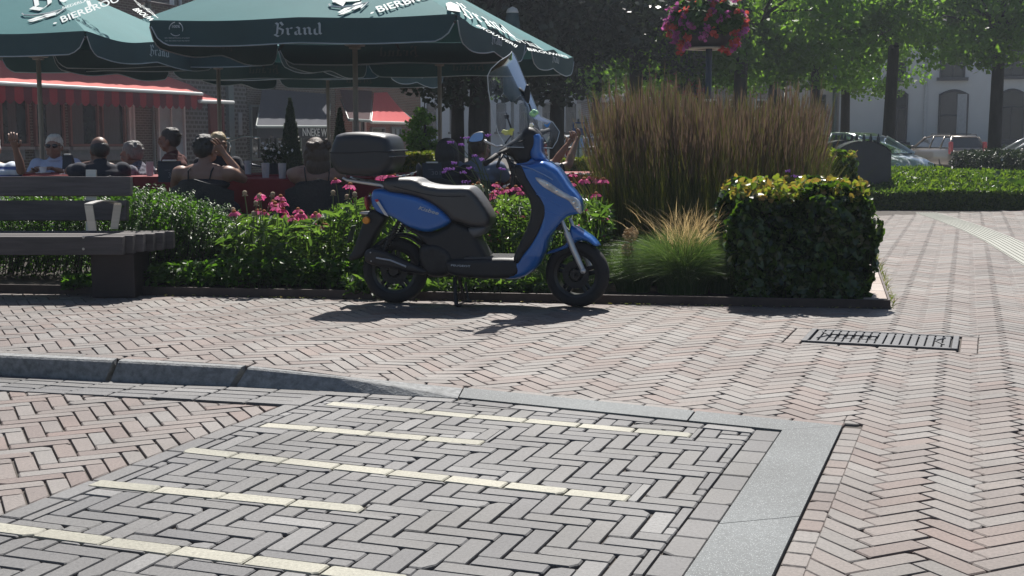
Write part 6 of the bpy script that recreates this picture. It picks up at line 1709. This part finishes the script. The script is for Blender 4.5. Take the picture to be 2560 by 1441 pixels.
# ---- bush with arching sprays, at the bench end and behind the bench
def spray_bush(label, px0, px1, Y0, Y1, topf, nspray, nfill, seed, group=None):
    rng = np.random.default_rng(seed)
    xc = pxy((px0+px1)/2, (Y0+Y1)/2); t = thing('shrub', label, 'shrub', (xc, (Y0+Y1)/2, 0), 0, group); off = np.array([xc, (Y0+Y1)/2, 0])
    arr = []; tw = MB()
    for k in range(nspray):
        px = rng.uniform(px0, px1); Y = rng.uniform(Y0, Y1); zt = zat(topf(px), Y)*rng.uniform(.35, 1.0)
        base = np.array([pxy(px-25, Y), Y, .05]); tip = np.array([pxy(px+rng.uniform(-10, 45), Y), Y+rng.uniform(-.15, .1), max(.12, zt)])
        mid = base*.5+tip*.5+np.array([0, 0, .1*rng.random()])
        n = 46; s = np.sort(rng.random(n)**.6)[:, None]
        p = (1-s)**2*base+2*s*(1-s)*mid+s**2*tip
        d = unit(2*(1-s)*(mid-base)+2*s*(tip-mid)); side = unit(np.cross(d, np.array([0, -.3, 1.0])))*np.where(np.arange(n)[:, None] % 2 == 0, 1, -1)
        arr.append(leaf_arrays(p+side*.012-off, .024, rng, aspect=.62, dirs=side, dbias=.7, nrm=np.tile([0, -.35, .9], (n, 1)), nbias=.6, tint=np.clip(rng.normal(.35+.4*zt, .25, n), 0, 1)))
        tw.tube([base-off, mid-off, tip-off], [.004, .003, .001], 4, cap=False)
    n = nfill; px = rng.uniform(px0, px1, n); Y = rng.uniform(Y0, Y1, n); zt = np.array([zat(topf(a), b) for a, b in zip(px[:400], Y[:400])]); zt = np.interp(px, np.sort(px[:400]), zt[np.argsort(px[:400])])
    z = .04+(zt*.93-.04)*rng.random(n)**.8; p = np.stack([(px-CX)*Y/3178, Y, np.maximum(z, .03)], 1)-off
    arr.append(leaf_arrays(p, .026, rng, aspect=.65, nrm=np.tile([0, -.2, 1.], (n, 1)), nbias=.35))
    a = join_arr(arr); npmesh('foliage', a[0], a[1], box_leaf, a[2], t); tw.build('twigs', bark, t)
    return t
spray_bush('glossy green shrub with arching sprays at the right end of the bench', 318, 585, 9.25, 10.0, top_interp([318, 340, 400, 470, 520, 570, 600], [485, 455, 462, 478, 500, 528, 590]), 400, 9000, 1)
spray_bush('same kind of glossy shrub behind the slats of the bench', -60, 322, 9.55, 10.1, top_interp([-60, 100, 140, 200, 300, 330], [470, 460, 440, 452, 455, 470]), 150, 9000, 2)
# ---- coneflowers
def foliage_mass(name, label, px0, px1, Y0, Y1, topf, n, size, aspect, m_, seed, nst=120, up=.5):
    rng = np.random.default_rng(seed)
    px = rng.uniform(px0, px1, n); Y = rng.uniform(Y0, Y1, n); zt = 1.1-(topf(px)-345)*Y/3200; z = .04+(np.maximum(zt, .1)-.06)*rng.random(n)**.75
    p = np.stack([(px-CX)*Y/3178, Y, z], 1); dirs = unit(rng.normal(size=(n, 3))*np.array([1, 1, .5])+np.array([0, -.1, up])); nr = unit(rng.normal(size=(n, 3))*.4+np.array([0, -.1, 1]))
    a = [leaf_arrays(p, size, rng, aspect=aspect, dirs=dirs, dbias=.6, nrm=nr, nbias=.5)]
    r = np.stack([(px[:nst]-CX)*Y[:nst]/3178, Y[:nst], np.full(nst, .03)], 1); tp = r+np.stack([rng.normal(size=nst)*.05, rng.normal(size=nst)*.05, np.maximum(zt[:nst], .15)*.95], 1)
    a.append(blades(r, tp, .007, rng, 3, .05, tint=np.full(nst, .8), grow=[1, 1, 1, .8]))
    a = join_arr(a); o = npmesh(name, a[0], a[1], m_, a[2]); tag(o, label, 'foliage', kind='stuff'); return o
foliage_mass('coneflower_foliage', 'leafy green mass under the pink coneflowers left of the scooter', 545, 1010, 9.0, 10.1, top_interp([545, 600, 650, 760, 800, 860, 930, 1010], [600, 538, 535, 550, 535, 510, 490, 550]), 2900, .10, .27, cone_leaf, 11, 200)
foliage_mass('coneflower_foliage', 'leafy green mass under the pink coneflowers behind and right of the scooter', 1000, 1530, 8.95, 10.2, top_interp([1000, 1180, 1230, 1330, 1400, 1480, 1530], [600, 520, 485, 490, 470, 490, 520]), 5200, .085, .26, cone_leaf, 12, 260)
foliage_mass('low_ground_cover', 'low broad leaves at the foot of the bed beneath the scooter', 860, 1400, 8.62, 9.0, top_interp([860, 1100, 1400], [690, 705, 690]), 900, .085, .4, cone_leaf, 13, 60, .2)
foliage_mass('low_ground_cover', 'low dark leaves beneath and beside the bench', 150, 900, 8.9, 9.6, top_interp([150, 350, 600, 900], [700, 660, 640, 650]), 4200, .055, .5, box_leaf, 14, 10, .2)
conem = mat('orange_cone_centre', (.30, .11, .03), .9, var=.3, scale=200); pinkp = mat('pink_petal', (.62, .05, .24), .7, var=.15, scale=40, trans=.4, col2=(.75, .12, .30)); stemm = mat('green_stem', (.10, .13, .045), .7)
driedm = mat('dried_flower_head', (.32, .26, .17), .9, var=.2); creamp = mat('cream_green_petal', (.55, .58, .38), .7, trans=.3)
def flower_protos():
    pr = {}
    def mk(kind):
        t = thing('coneflower', 'x', 'flower', (0, 0, 0)); rr = random.Random(kind)
        m = MB(); m.ball((0, 0, .008), (.014, .014, .014), 12, 8); m.build('cone', conem if kind in ('pink', 'cream') else driedm, t, smooth=True)
        if kind in ('pink', 'cream'):
            m = MB()
            for k in range(15):
                a = 2*pi*k/15+rr.uniform(-.1, .1); ca, sa = math.cos(a), math.sin(a); dr = .012+rr.random()*.012; L = .040+rr.uniform(-.005, .005); w = .0075
                pts = []
                for (r, z, ww) in ((.010, .004, .5), (.024, .004, 1), (L*.85, -dr*.6, 1), (L, -dr, .6)):
                    for s in (-1, 1): pts.append((r*ca-s*w*ww*sa, r*sa+s*w*ww*ca, z))
                m.add(pts, [(0, 1, 3, 2), (2, 3, 5, 4), (4, 5, 7, 6)])
            m.build('petals', pinkp if kind == 'pink' else creamp, t)
        else:
            m = MB()
            for k in range(9):
                a = 2*pi*k/9; m.tube([(.006*math.cos(a), .006*math.sin(a), 0), (.017*math.cos(a), .017*math.sin(a), -.01)], .002, 4)
            m.build('dry_bracts', driedm, t)
        m = MB(); m.tube([(0, 0, 0), (.004, 0, -.15), (-.006, .004, -.34)], [.0032, .0035, .004], 5); m.build('stem', stemm, t)
        return t
    for k in ('pink', 'dry', 'cream'): pr[k] = (mk(k), [True])
    return pr
FP = flower_protos()
def coneflower(px, py, Y, kind, label, s=1.0):
    root, first = FP[kind]
    if first[0]: o = root; first[0] = False
    else: o = copy_tree(root)
    p = P(px, py, Y); o.location = p; o.rotation_euler = (random.gauss(0, .12), random.gauss(0, .12), random.random()*6.28); o.scale = (s, s, s)
    tag(o, label, 'flower', {'pink': 'pink coneflowers in the bed', 'dry': 'faded coneflower heads on stalks', 'cream': 'cream coneflowers by the scooter seat'}[kind])
L1 = 'pink coneflower in the drift between the shrub and the scooter tail'
for q in ((830, 470), (718, 497), (738, 507), (690, 494), (655, 497), (622, 523), (663, 503), (705, 516), (746, 521), (760, 545), (781, 552), (800, 550), (725, 531), (736, 541), (752, 532), (770, 556), (710, 505), (790, 560), (815, 585), (845, 600), (690, 540), (745, 560), (808, 556), (773, 549), (728, 522)): coneflower(q[0]+random.gauss(0, 22), q[1]+random.gauss(0, 12), random.uniform(9.1, 9.8), 'pink', L1, random.uniform(1.0, 1.25))
for q in ((875, 465), (962, 441), (975, 441), (985, 443), (950, 444)): coneflower(q[0], q[1], random.uniform(9.2, 9.4), 'pink', 'pink coneflower standing tall right behind the tail of the scooter', 1.25)
for q in ((612, 489), (648, 497), (640, 514), (583, 531), (681, 492), (833, 488), (868, 498), (887, 492), (908, 540), (634, 540)): coneflower(q[0], q[1]-3, random.uniform(9.0, 9.3), 'dry', 'faded brown coneflower head among the pink ones left of the scooter', 1.25)
for q in ((1165+18, 468), (1195, 463), (1208, 473), (1185, 475), (1198, 480)): coneflower(q[0], q[1], 9.2, 'cream', 'pale cream coneflower just in front of the scooter seat', 1.15)
rr = random.Random(4)
for k in range(36):
    px = rr.uniform(1205, 1330); py = rr.uniform(448, 600) if px > 1240 else rr.uniform(480, 600)
    coneflower(px, py, rr.uniform(9.1, 10.0), 'pink', 'pink coneflower seen between the seat and the leg shield', rr.uniform(.9, 1.2))
for k in range(34):
    px = rr.uniform(1410, 1512); py = rr.uniform(436, 600)
    if py > 520 and px < 1450: continue
    coneflower(px, py, rr.uniform(9.2, 10.2), 'pink', 'pink coneflower right of the leg shield, before the brown grass', rr.uniform(.9, 1.2))
# ---- verbena
purp = mat('purple_bloom', (.48, .20, .62), .7, var=.25, scale=60, trans=.35)
vh = [(1124, 360, 1195, 412), (1152, 365, 1195, 415), (1167, 348, 1200, 430), (1220, 342, 1205, 420), (1185, 393, 1215, 450), (1204, 402, 1235, 480), (1135, 411, 1178, 425), (1117, 426, 1145, 470), (1130, 425, 1160, 434), (1112, 433, 1140, 465), (1175, 424, 1220, 437), (1162, 458, 1190, 500), (1253, 425, 1248, 480), (1158, 434, 1215, 458), (1970, 431, 1975, 470), (1986, 444, 1980, 480)]
for i, (hx, hy, jx_, jy_) in enumerate(vh):
    Y = 9.1 if hx < 1500 else 9.4; h = P(hx, hy, Y); j = P(jx_, jy_, Y); b = P(1245 if hx < 1500 else 1960, 640, Y); j2 = P((jx_*.45+1225*.55) if hx < 1500 else 1972, max(jy_+30, 470), Y)
    t = thing('verbena', 'tall thin verbena stem with a small purple head'+(' in front of the terrace guests' if hx < 1500 else ' above the clipped hedge'), 'flower', h, 0, 'purple verbena stems')
    m = MB(); m.tube([(0, 0, 0), h.lerp(j, .5)-h+Vector((0, 0, -.008)), j-h, j2-h, b-h], [.0022, .0024, .0028, .003, .0032], 5); m.build('stem', stemm, t)
    m = MB(); r2 = random.Random(i)
    for k in range(16): m.ball((r2.gauss(0, .012), r2.gauss(0, .012), r2.uniform(0, .016)), r2.uniform(.0035, .006), 6, 4)
    m.build('flower_head', purp, t)
# ---- tall feather reed grass
strawm = leafmat('brown_reed_stem', [(.125, .085, .066), (.17, .12, .09), (.21, .155, .115), (.145, .10, .082)], (1.3, 1.25, 1.1), .3, .7, .25)
greenb = leafmat('olive_grass_blade', [(.032, .048, .014), (.055, .075, .022), (.085, .10, .035), (.13, .125, .05)], (1.8, 1.8, .8), .35, .5, .4)
n = 3100; px = rp_.uniform(1535, 2008, n); Y = rp_.uniform(9.75, 11.8, n)
tf = np.interp(px, [1500, 1540, 1600, 1660, 1680, 1700, 1760, 1850, 1950, 2000, 2040, 2070], [300, 262, 250, 235, 222, 245, 262, 268, 262, 258, 285, 330])
zt = 1.1-(tf-345)*10.6/3200; zt = zt*(.70+.34*rp_.random(n)+.10*(rp_.random(n)>.9))
roots = np.stack([(px-CX)*Y/3178, Y, np.full(n, .03)], 1)
cx_ = (1790-CX)*10.6/3178
lean_ = (roots[:, 0]-cx_)*.16; lean_ = np.where(lean_ < 0, lean_*.95, lean_*.5)
tips = roots+np.stack([lean_*1.5+rp_.normal(size=n)*.09+.03, rp_.normal(size=n)*.06, zt], 1)
stems_ = blades(roots, tips, .0042, rp_, 3, .04, grow=[1, 1, .8, .6]); A = []
for q in range(8):
    s0 = rp_.uniform(.62, .93, n)[:, None]; p0 = roots+(tips-roots)*s0; p1 = p0+(tips-roots)*.10+rp_.normal(size=(n, 3))*.012
    A.append(blades(p0, p1, .006, rp_, 2, 0, grow=[.7, 1, .3]))
a = join_arr(A); tag(npmesh('reed_grass_plumes', a[0], a[1], strawm, a[2]), 'brown plumes and stalks of the tall feather reed grass', 'grass', kind='stuff')
n = 11000; px = rp_.uniform(1515, 2030, n); Y = rp_.uniform(9.6, 11.8, n)
roots = np.stack([(px-CX)*Y/3178, Y, np.full(n, .03)], 1); h = rp_.uniform(.35, 1.08, n)
tips = roots+np.stack([(roots[:, 0]-cx_)*.15+rp_.normal(size=n)*.12, rp_.normal(size=n)*.1, h], 1)
a = join_arr([blades(roots, tips, .0065, rp_, 4, .25), stems_]); tag(npmesh('reed_grass_leaves', a[0], a[1], greenb, a[2]), 'olive green blades at the foot of the tall reed grass', 'grass', kind='stuff')
# ---- feather grass clumps
fg = leafmat('feather_grass_blade', [(.045, .09, .028), (.07, .13, .045), (.10, .165, .07), (.14, .18, .09)], (1.8, 1.9, .9), .35, .45, .4)
blond = leafmat('blond_awn', [(.40, .30, .16), (.50, .40, .23), (.55, .46, .30)], (1.4, 1.3, 1.0), .45, .6, .3)
def clump(label, px, Y, rad, h, n, seed, awns=0, nm='feather_grass', spread=1.0):
    rng = np.random.default_rng(seed); x = pxy(px, Y); t = thing(nm, label, 'grass', (x, Y, .03))
    a = rng.random(n)*2*pi; r = rad*.28*rng.random(n)**.5; roots = np.stack([r*np.cos(a), r*np.sin(a), np.zeros(n)], 1)
    out = rad*rng.random(n)**.7*spread; tips = np.stack([out*np.cos(a+rng.normal(size=n)*.3), out*np.sin(a)*.8, h*(.35+.6*rng.random(n))*(1-.35*(out/rad)**2)], 1)
    b = blades(roots, tips, .0045, rng, 6, .55); npmesh('blades', b[0], b[1], fg, b[2], t)
    if awns:
        a = rng.random(awns)*2*pi; r = rad*.2; roots = np.stack([r*np.cos(a)*.5, r*np.sin(a)*.5, np.full(awns, h*.35)], 1)
        tips = np.stack([rad*.42*rng.normal(size=awns)*.6+.03, rad*.25*rng.normal(size=awns), h*rng.uniform(.8, 1.16, awns)], 1)
        b1 = blades(roots, tips, .003, rng, 5, .3)
        mids = roots+(tips-roots)*rng.uniform(.5, .95, awns)[:, None]; b2 = blades(mids, mids+(tips-roots)*.3+rng.normal(size=(awns, 3))*.03, .004, rng, 3, .2)
        b = join_arr([b1, b2]); npmesh('awns', b[0], b[1], blond, b[2], t)
clump('fountain of fine green grass with blond awns between the scooter wheel and the hedge', 1710, 8.80, .62, .50, 6200, 1, 230)
clump('fine green grass tuft without awns just right of the front wheel', 1585, 8.85, .42, .36, 3000, 2)
clump('fine grass tuft squeezed against the left side of the clipped hedge', 1815, 8.8, .36, .44, 2200, 3)
clump('low grass tuft behind the front wheel of the scooter', 1400, 8.85, .26, .26, 1200, 4)
clump('darker grass tuft behind the blond awned one', 1650, 9.3, .4, .42, 2200, 5)
clump('small grass tuft beneath the footboard of the scooter', 1230, 8.9, .2, .2, 700, 6)
tanm = mat('tan_seed_head', (.42, .30, .16), .9, var=.2)
for px, py, r, lab in ((1576, 587, .052, 'round tan seed head standing over the grass right of the front wheel'), (1568, 625, .042, 'lower tan seed head half sunk in the grass right of the front wheel')):
    p = P(px, py, 8.75); t = thing('seed_head', lab, 'seed head', p); m = MB(); r2 = random.Random(px)
    for k in range(130):
        d = Vector((r2.gauss(0, 1), r2.gauss(0, 1), r2.gauss(0, 1))).normalized(); m.tube([d*r*.15, d*r*.92], .0012, 3, cap=False); m.ball(d*r*r2.uniform(.88, 1.05), .0055, 6, 4)
    m.build('umbel', tanm, t); m = MB(); m.tube([(0, 0, 0), (.02, 0, -.2), (.03, 0, -p.z)], .004, 5); m.build('stem', stemm, t)
# ---- clipped hornbeam hedges
horn = leafmat('hornbeam_leaf', [(.014, .030, .009), (.022, .048, .013), (.036, .075, .016), (.055, .105, .022)], (2.9, 2.9, .7), .34, .27, .7)
shoot = leafmat('young_orange_leaf', [(.12, .21, .03), (.20, .23, .05), (.17, .25, .05), (.28, .19, .07)], (1.6, 1.5, .7), .4, .35, .5)
def hedge(label, x0, x1, y0, y1, h, seed, n, size, nshoot, name='clipped_hedge', z0=.03, mm=None, rz=0.0):
    rng = np.random.default_rng(seed); w, d = x1-x0, y1-y0; t = thing(name, label, 'hedge', ((x0+x1)/2, (y0+y1)/2, z0), rz)
    ar = np.array([w*h, w*h*.6, d*h, d*h, w*d*1.4]); f = rng.choice(5, n, p=ar/ar.sum()); u, v = rng.random(n)-.5, rng.random(n)
    e = abs(rng.normal(size=n))*.035; p = np.zeros((n, 3)); nr = np.zeros((n, 3))
    lump = .035*np.sin(u*9+seed)+.035*np.sin(v*7+u*5)+.025*np.sin(u*17+v*13)
    for k, (ax, sg) in enumerate(((1, -1), (1, 1), (0, -1), (0, 1))):
        s = f == k
        if ax == 1: p[s, 0] = u[s]*w; p[s, 1] = sg*(d/2-e[s]+lump[s]); nr[s, 1] = sg
        else: p[s, 1] = u[s]*d; p[s, 0] = sg*(w/2-e[s]+lump[s]); nr[s, 0] = sg
        p[s, 2] = v[s]*h
    up_ = np.clip(p[:, 2]/h-.8, 0, 1)**1.5*.9; p[:, 1] -= np.sign(p[:, 1])*up_*.45*d*(abs(nr[:, 1]) > 0); p[:, 0] -= np.sign(p[:, 0])*up_*.35*w*(abs(nr[:, 0]) > 0)
    s = f == 4; p[s, 0] = u[s]*w*.93; p[s, 1] = (v[s]-.5)*d*.9; p[s, 2] = h-e[s]*1.4+lump[s]*1.3; nr[s, 2] = 1
    a1 = leaf_arrays(p, size, rng, aspect=.72, nrm=unit(nr+np.array([0, 0, .35])), nbias=.42)
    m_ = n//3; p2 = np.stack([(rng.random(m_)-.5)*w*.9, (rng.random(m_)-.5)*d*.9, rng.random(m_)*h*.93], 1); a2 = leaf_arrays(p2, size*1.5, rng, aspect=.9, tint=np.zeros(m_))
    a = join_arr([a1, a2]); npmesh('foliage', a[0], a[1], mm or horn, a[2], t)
    if nshoot:
        A = []
        for k in range(nshoot):
            b = np.array([(rng.random()-.5)*w, (rng.random()-.5)*d, h*rng.uniform(.96, 1.0)]); L = rng.uniform(.02, .12); q = 6; s_ = np.linspace(.2, 1, q)[:, None]; dv_ = np.array([rng.normal()*.3, rng.normal()*.3, 1])*L
            A.append(leaf_arrays(b+dv_*s_+rng.normal(size=(q, 3))*.01, size*.78, rng, aspect=.75))
        a = join_arr(A); npmesh('young_shoots', a[0], a[1], shoot, a[2], t)
    m = MB(); r2 = random.Random(seed)
    for k in range(int(14*w*d)+4):
        x, y = r2.uniform(-w*.42, w*.42), r2.uniform(-d*.42, d*.42); m.tube([(x, y, 0), (x+r2.gauss(0, .04), y, h*.5), (x+r2.gauss(0, .08), y+r2.gauss(0, .05), h*.92)], [.011, .007, .002], 5)
    m.build('branches', bark, t)
    return t
q0 = P(1845, 700, 8.42); q1 = P(2172, 700, 8.32)
hedge('large square clipped hornbeam hedge at the front corner of the bed', q0.x, q1.x+.02, 8.33, 9.15, zat(492, 8.35)-.03, 31, 13500, .056, 320, rz=R(-2.5))
hedge('smaller square hornbeam hedge farther back before the charcoal containers', pxy(2058, 13.2), pxy(2140, 13.2), 13.2, 13.9, zat(398, 13.2)-.03, 32, 3200, .06, 60)
# fine yew-like hedge across the end of the path
yew = leafmat('bright_yew_spray', [(.035, .075, .015), (.06, .115, .022), (.09, .155, .03), (.12, .185, .035)], (2.0, 2.0, .6), .42, .4, .4)
def low_hedge(name, label, x0, x1, y0, y1, h, n, seed, m_, size=.085, z0=0.0, asp=.3, rz=0):
    rng = np.random.default_rng(seed); t = thing(name, label, 'hedge', ((x0+x1)/2, (y0+y1)/2, z0), rz); w, d = x1-x0, y1-y0
    u, v = rng.random(n)-.5, rng.random(n)-.5; f = rng.random(n); p = np.zeros((n, 3)); hh = h*(1+.07*np.sin(u*w*2.1)+.06*np.sin(v*d*2.7+1)+.04*np.sin(u*w*5.3+v*9))
    p[:, 0] = u*w; p[:, 1] = v*d; ramp = np.clip(.52+.48*np.sin(np.clip((v+.5)/.42, 0, 1)*pi/2), 0, 1) if name == 'yew_hedge' and h < .7 else np.ones(n)
    p[:, 2] = hh*ramp-abs(rng.normal(size=n))*.05; hh = hh*(.55 if name == 'yew_hedge' and h < .7 else 1)
    front = f < .42; p[front, 1] = -d/2+abs(rng.normal(size=front.sum()))*.05-.06*np.sin(p[front, 0]*2.3); p[front, 2] = rng.random(front.sum())*hh[front]
    sd_ = (f > .42) & (f < .5); p[sd_, 0] = -w/2+abs(rng.normal(size=sd_.sum()))*.05; p[sd_, 2] = rng.random(sd_.sum())*hh[sd_]
    dirs = unit(rng.normal(size=(n, 3))*.5+np.array([.15, -.35, .75])); a = leaf_arrays(p, size, rng, aspect=asp, dirs=dirs, dbias=.7, simple=False)
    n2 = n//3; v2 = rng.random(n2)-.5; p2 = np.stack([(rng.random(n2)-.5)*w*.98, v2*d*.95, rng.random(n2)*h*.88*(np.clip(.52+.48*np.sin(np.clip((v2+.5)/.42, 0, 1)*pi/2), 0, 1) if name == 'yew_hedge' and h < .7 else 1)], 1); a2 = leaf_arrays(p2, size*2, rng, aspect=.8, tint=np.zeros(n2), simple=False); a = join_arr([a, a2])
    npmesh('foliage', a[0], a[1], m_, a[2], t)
    m = MB(); r2 = random.Random(seed)
    for k in range(40): x, y = r2.uniform(-w*.45, w*.45), r2.uniform(-d*.45, d*.45); m.tube([(x, y, 0), (x+.05, y, h*.8)], [.012, .004], 4)
    m.build('branches', bark, t); return t
yy = G(2300, 526).y
low_hedge('yew_hedge', 'low bright green yew hedge across the far end of the brick path', pxy(2135, yy), pxy(2135, yy)+7.7, yy+.15, yy+3.4, .54, 38000, 41, yew)
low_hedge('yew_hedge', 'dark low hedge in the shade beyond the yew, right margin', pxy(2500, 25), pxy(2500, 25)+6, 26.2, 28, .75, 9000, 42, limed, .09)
lh = leafmat('yellow_green_hedge_leaf', [(.07, .11, .02), (.11, .16, .03), (.17, .19, .04), (.22, .20, .05)], (1.8, 1.8, .7), .35, .4, .4)
for lab, pa, pb, Y, pt in (('box of yellow green hedge plants behind the top box of the scooter', 985, 1082, 17.5, 388), ('box of yellow green hedge plants right of the windscreen', 1395, 1506, 17.0, 402)):
    x0, x1 = pxy(pa, Y), pxy(pb, Y); ht = zat(pt, Y)
    t = low_hedge('planter_hedge', lab, x0, x1, Y, Y+.5, .34, 3600, pa, lh, .05, ht-.34, .75)
    m = MB(); w = x1-x0; m.box((0, 0, -(ht-.34)/2+.02), (w, .46, ht-.34-.04), bev=.01); m.build('planter', mat('dark_red_planter', (.07, .012, .015), .6), t)
# hedge row in front of the white house and by the parked cars
low_hedge('yew_hedge', 'strip of clipped green hedge at the foot of the white house', pxy(2070, 59), pxy(2070, 59)+16, 57.5, 58.6, .95, 9000, 45, yew, .12, -.3, .6)
# weeds and dry leaves along the side coping
rg3 = np.random.default_rng(9); n = 260; s = rg3.random(n)*4.5; c_ = np.array([[B2.x+bedr.x*q+.05*rg3.random(), B2.y+bedr.y*q, .0] for q in s]); tp = c_+rg3.normal(size=(n, 3))*np.array([.03, .03, 0])+np.array([0, 0, 1])*rg3.uniform(.01, .07, n)[:, None]
a = blades(c_, tp, .006, rg3, 3, .2); tag(npmesh('weeds', a[0], a[1], lh, a[2]), 'tiny weeds growing along the side edging of the bed', 'weeds', kind='stuff')
n = 150; p = np.zeros((n, 3)); s = rg3.random(n); p[:, 0] = B1.x+(B2.x-B1.x)*s; p[:, 1] = B1.y+(B2.y-B1.y)*s-.02-.05*rg3.random(n)**2; p[:, 2] = .008
a = leaf_arrays(p, .022, rg3, aspect=.6, nrm=np.tile([0, 0, 1.], (n, 1)), nbias=.75); tag(npmesh('fallen_leaves', a[0], a[1], shoot, a[2]), 'small fallen leaves along the foot of the bed edging', 'leaves', kind='stuff')

# ================================================================= HAZE (added volume, veils the darks like lens glare)
m = bpy.data.materials.new('haze'); m.use_nodes = True; t_ = m.node_tree; t_.nodes.clear()
out = t_.nodes.new('ShaderNodeOutputMaterial'); pv_ = t_.nodes.new('ShaderNodeVolumePrincipled')
pv_.inputs['Color'].default_value = (.80, .88, 1, 1); pv_.inputs['Density'].default_value = .0011; pv_.inputs['Anisotropy'].default_value = .55
t_.links.new(pv_.outputs[0], out.inputs['Volume'])
mb = MB(); mb.box((0, 50, 7), (190, 118, 17)); tag(mb.build('haze', m), 'thin added haze volume standing in for lens glare', 'haze', kind='stuff')
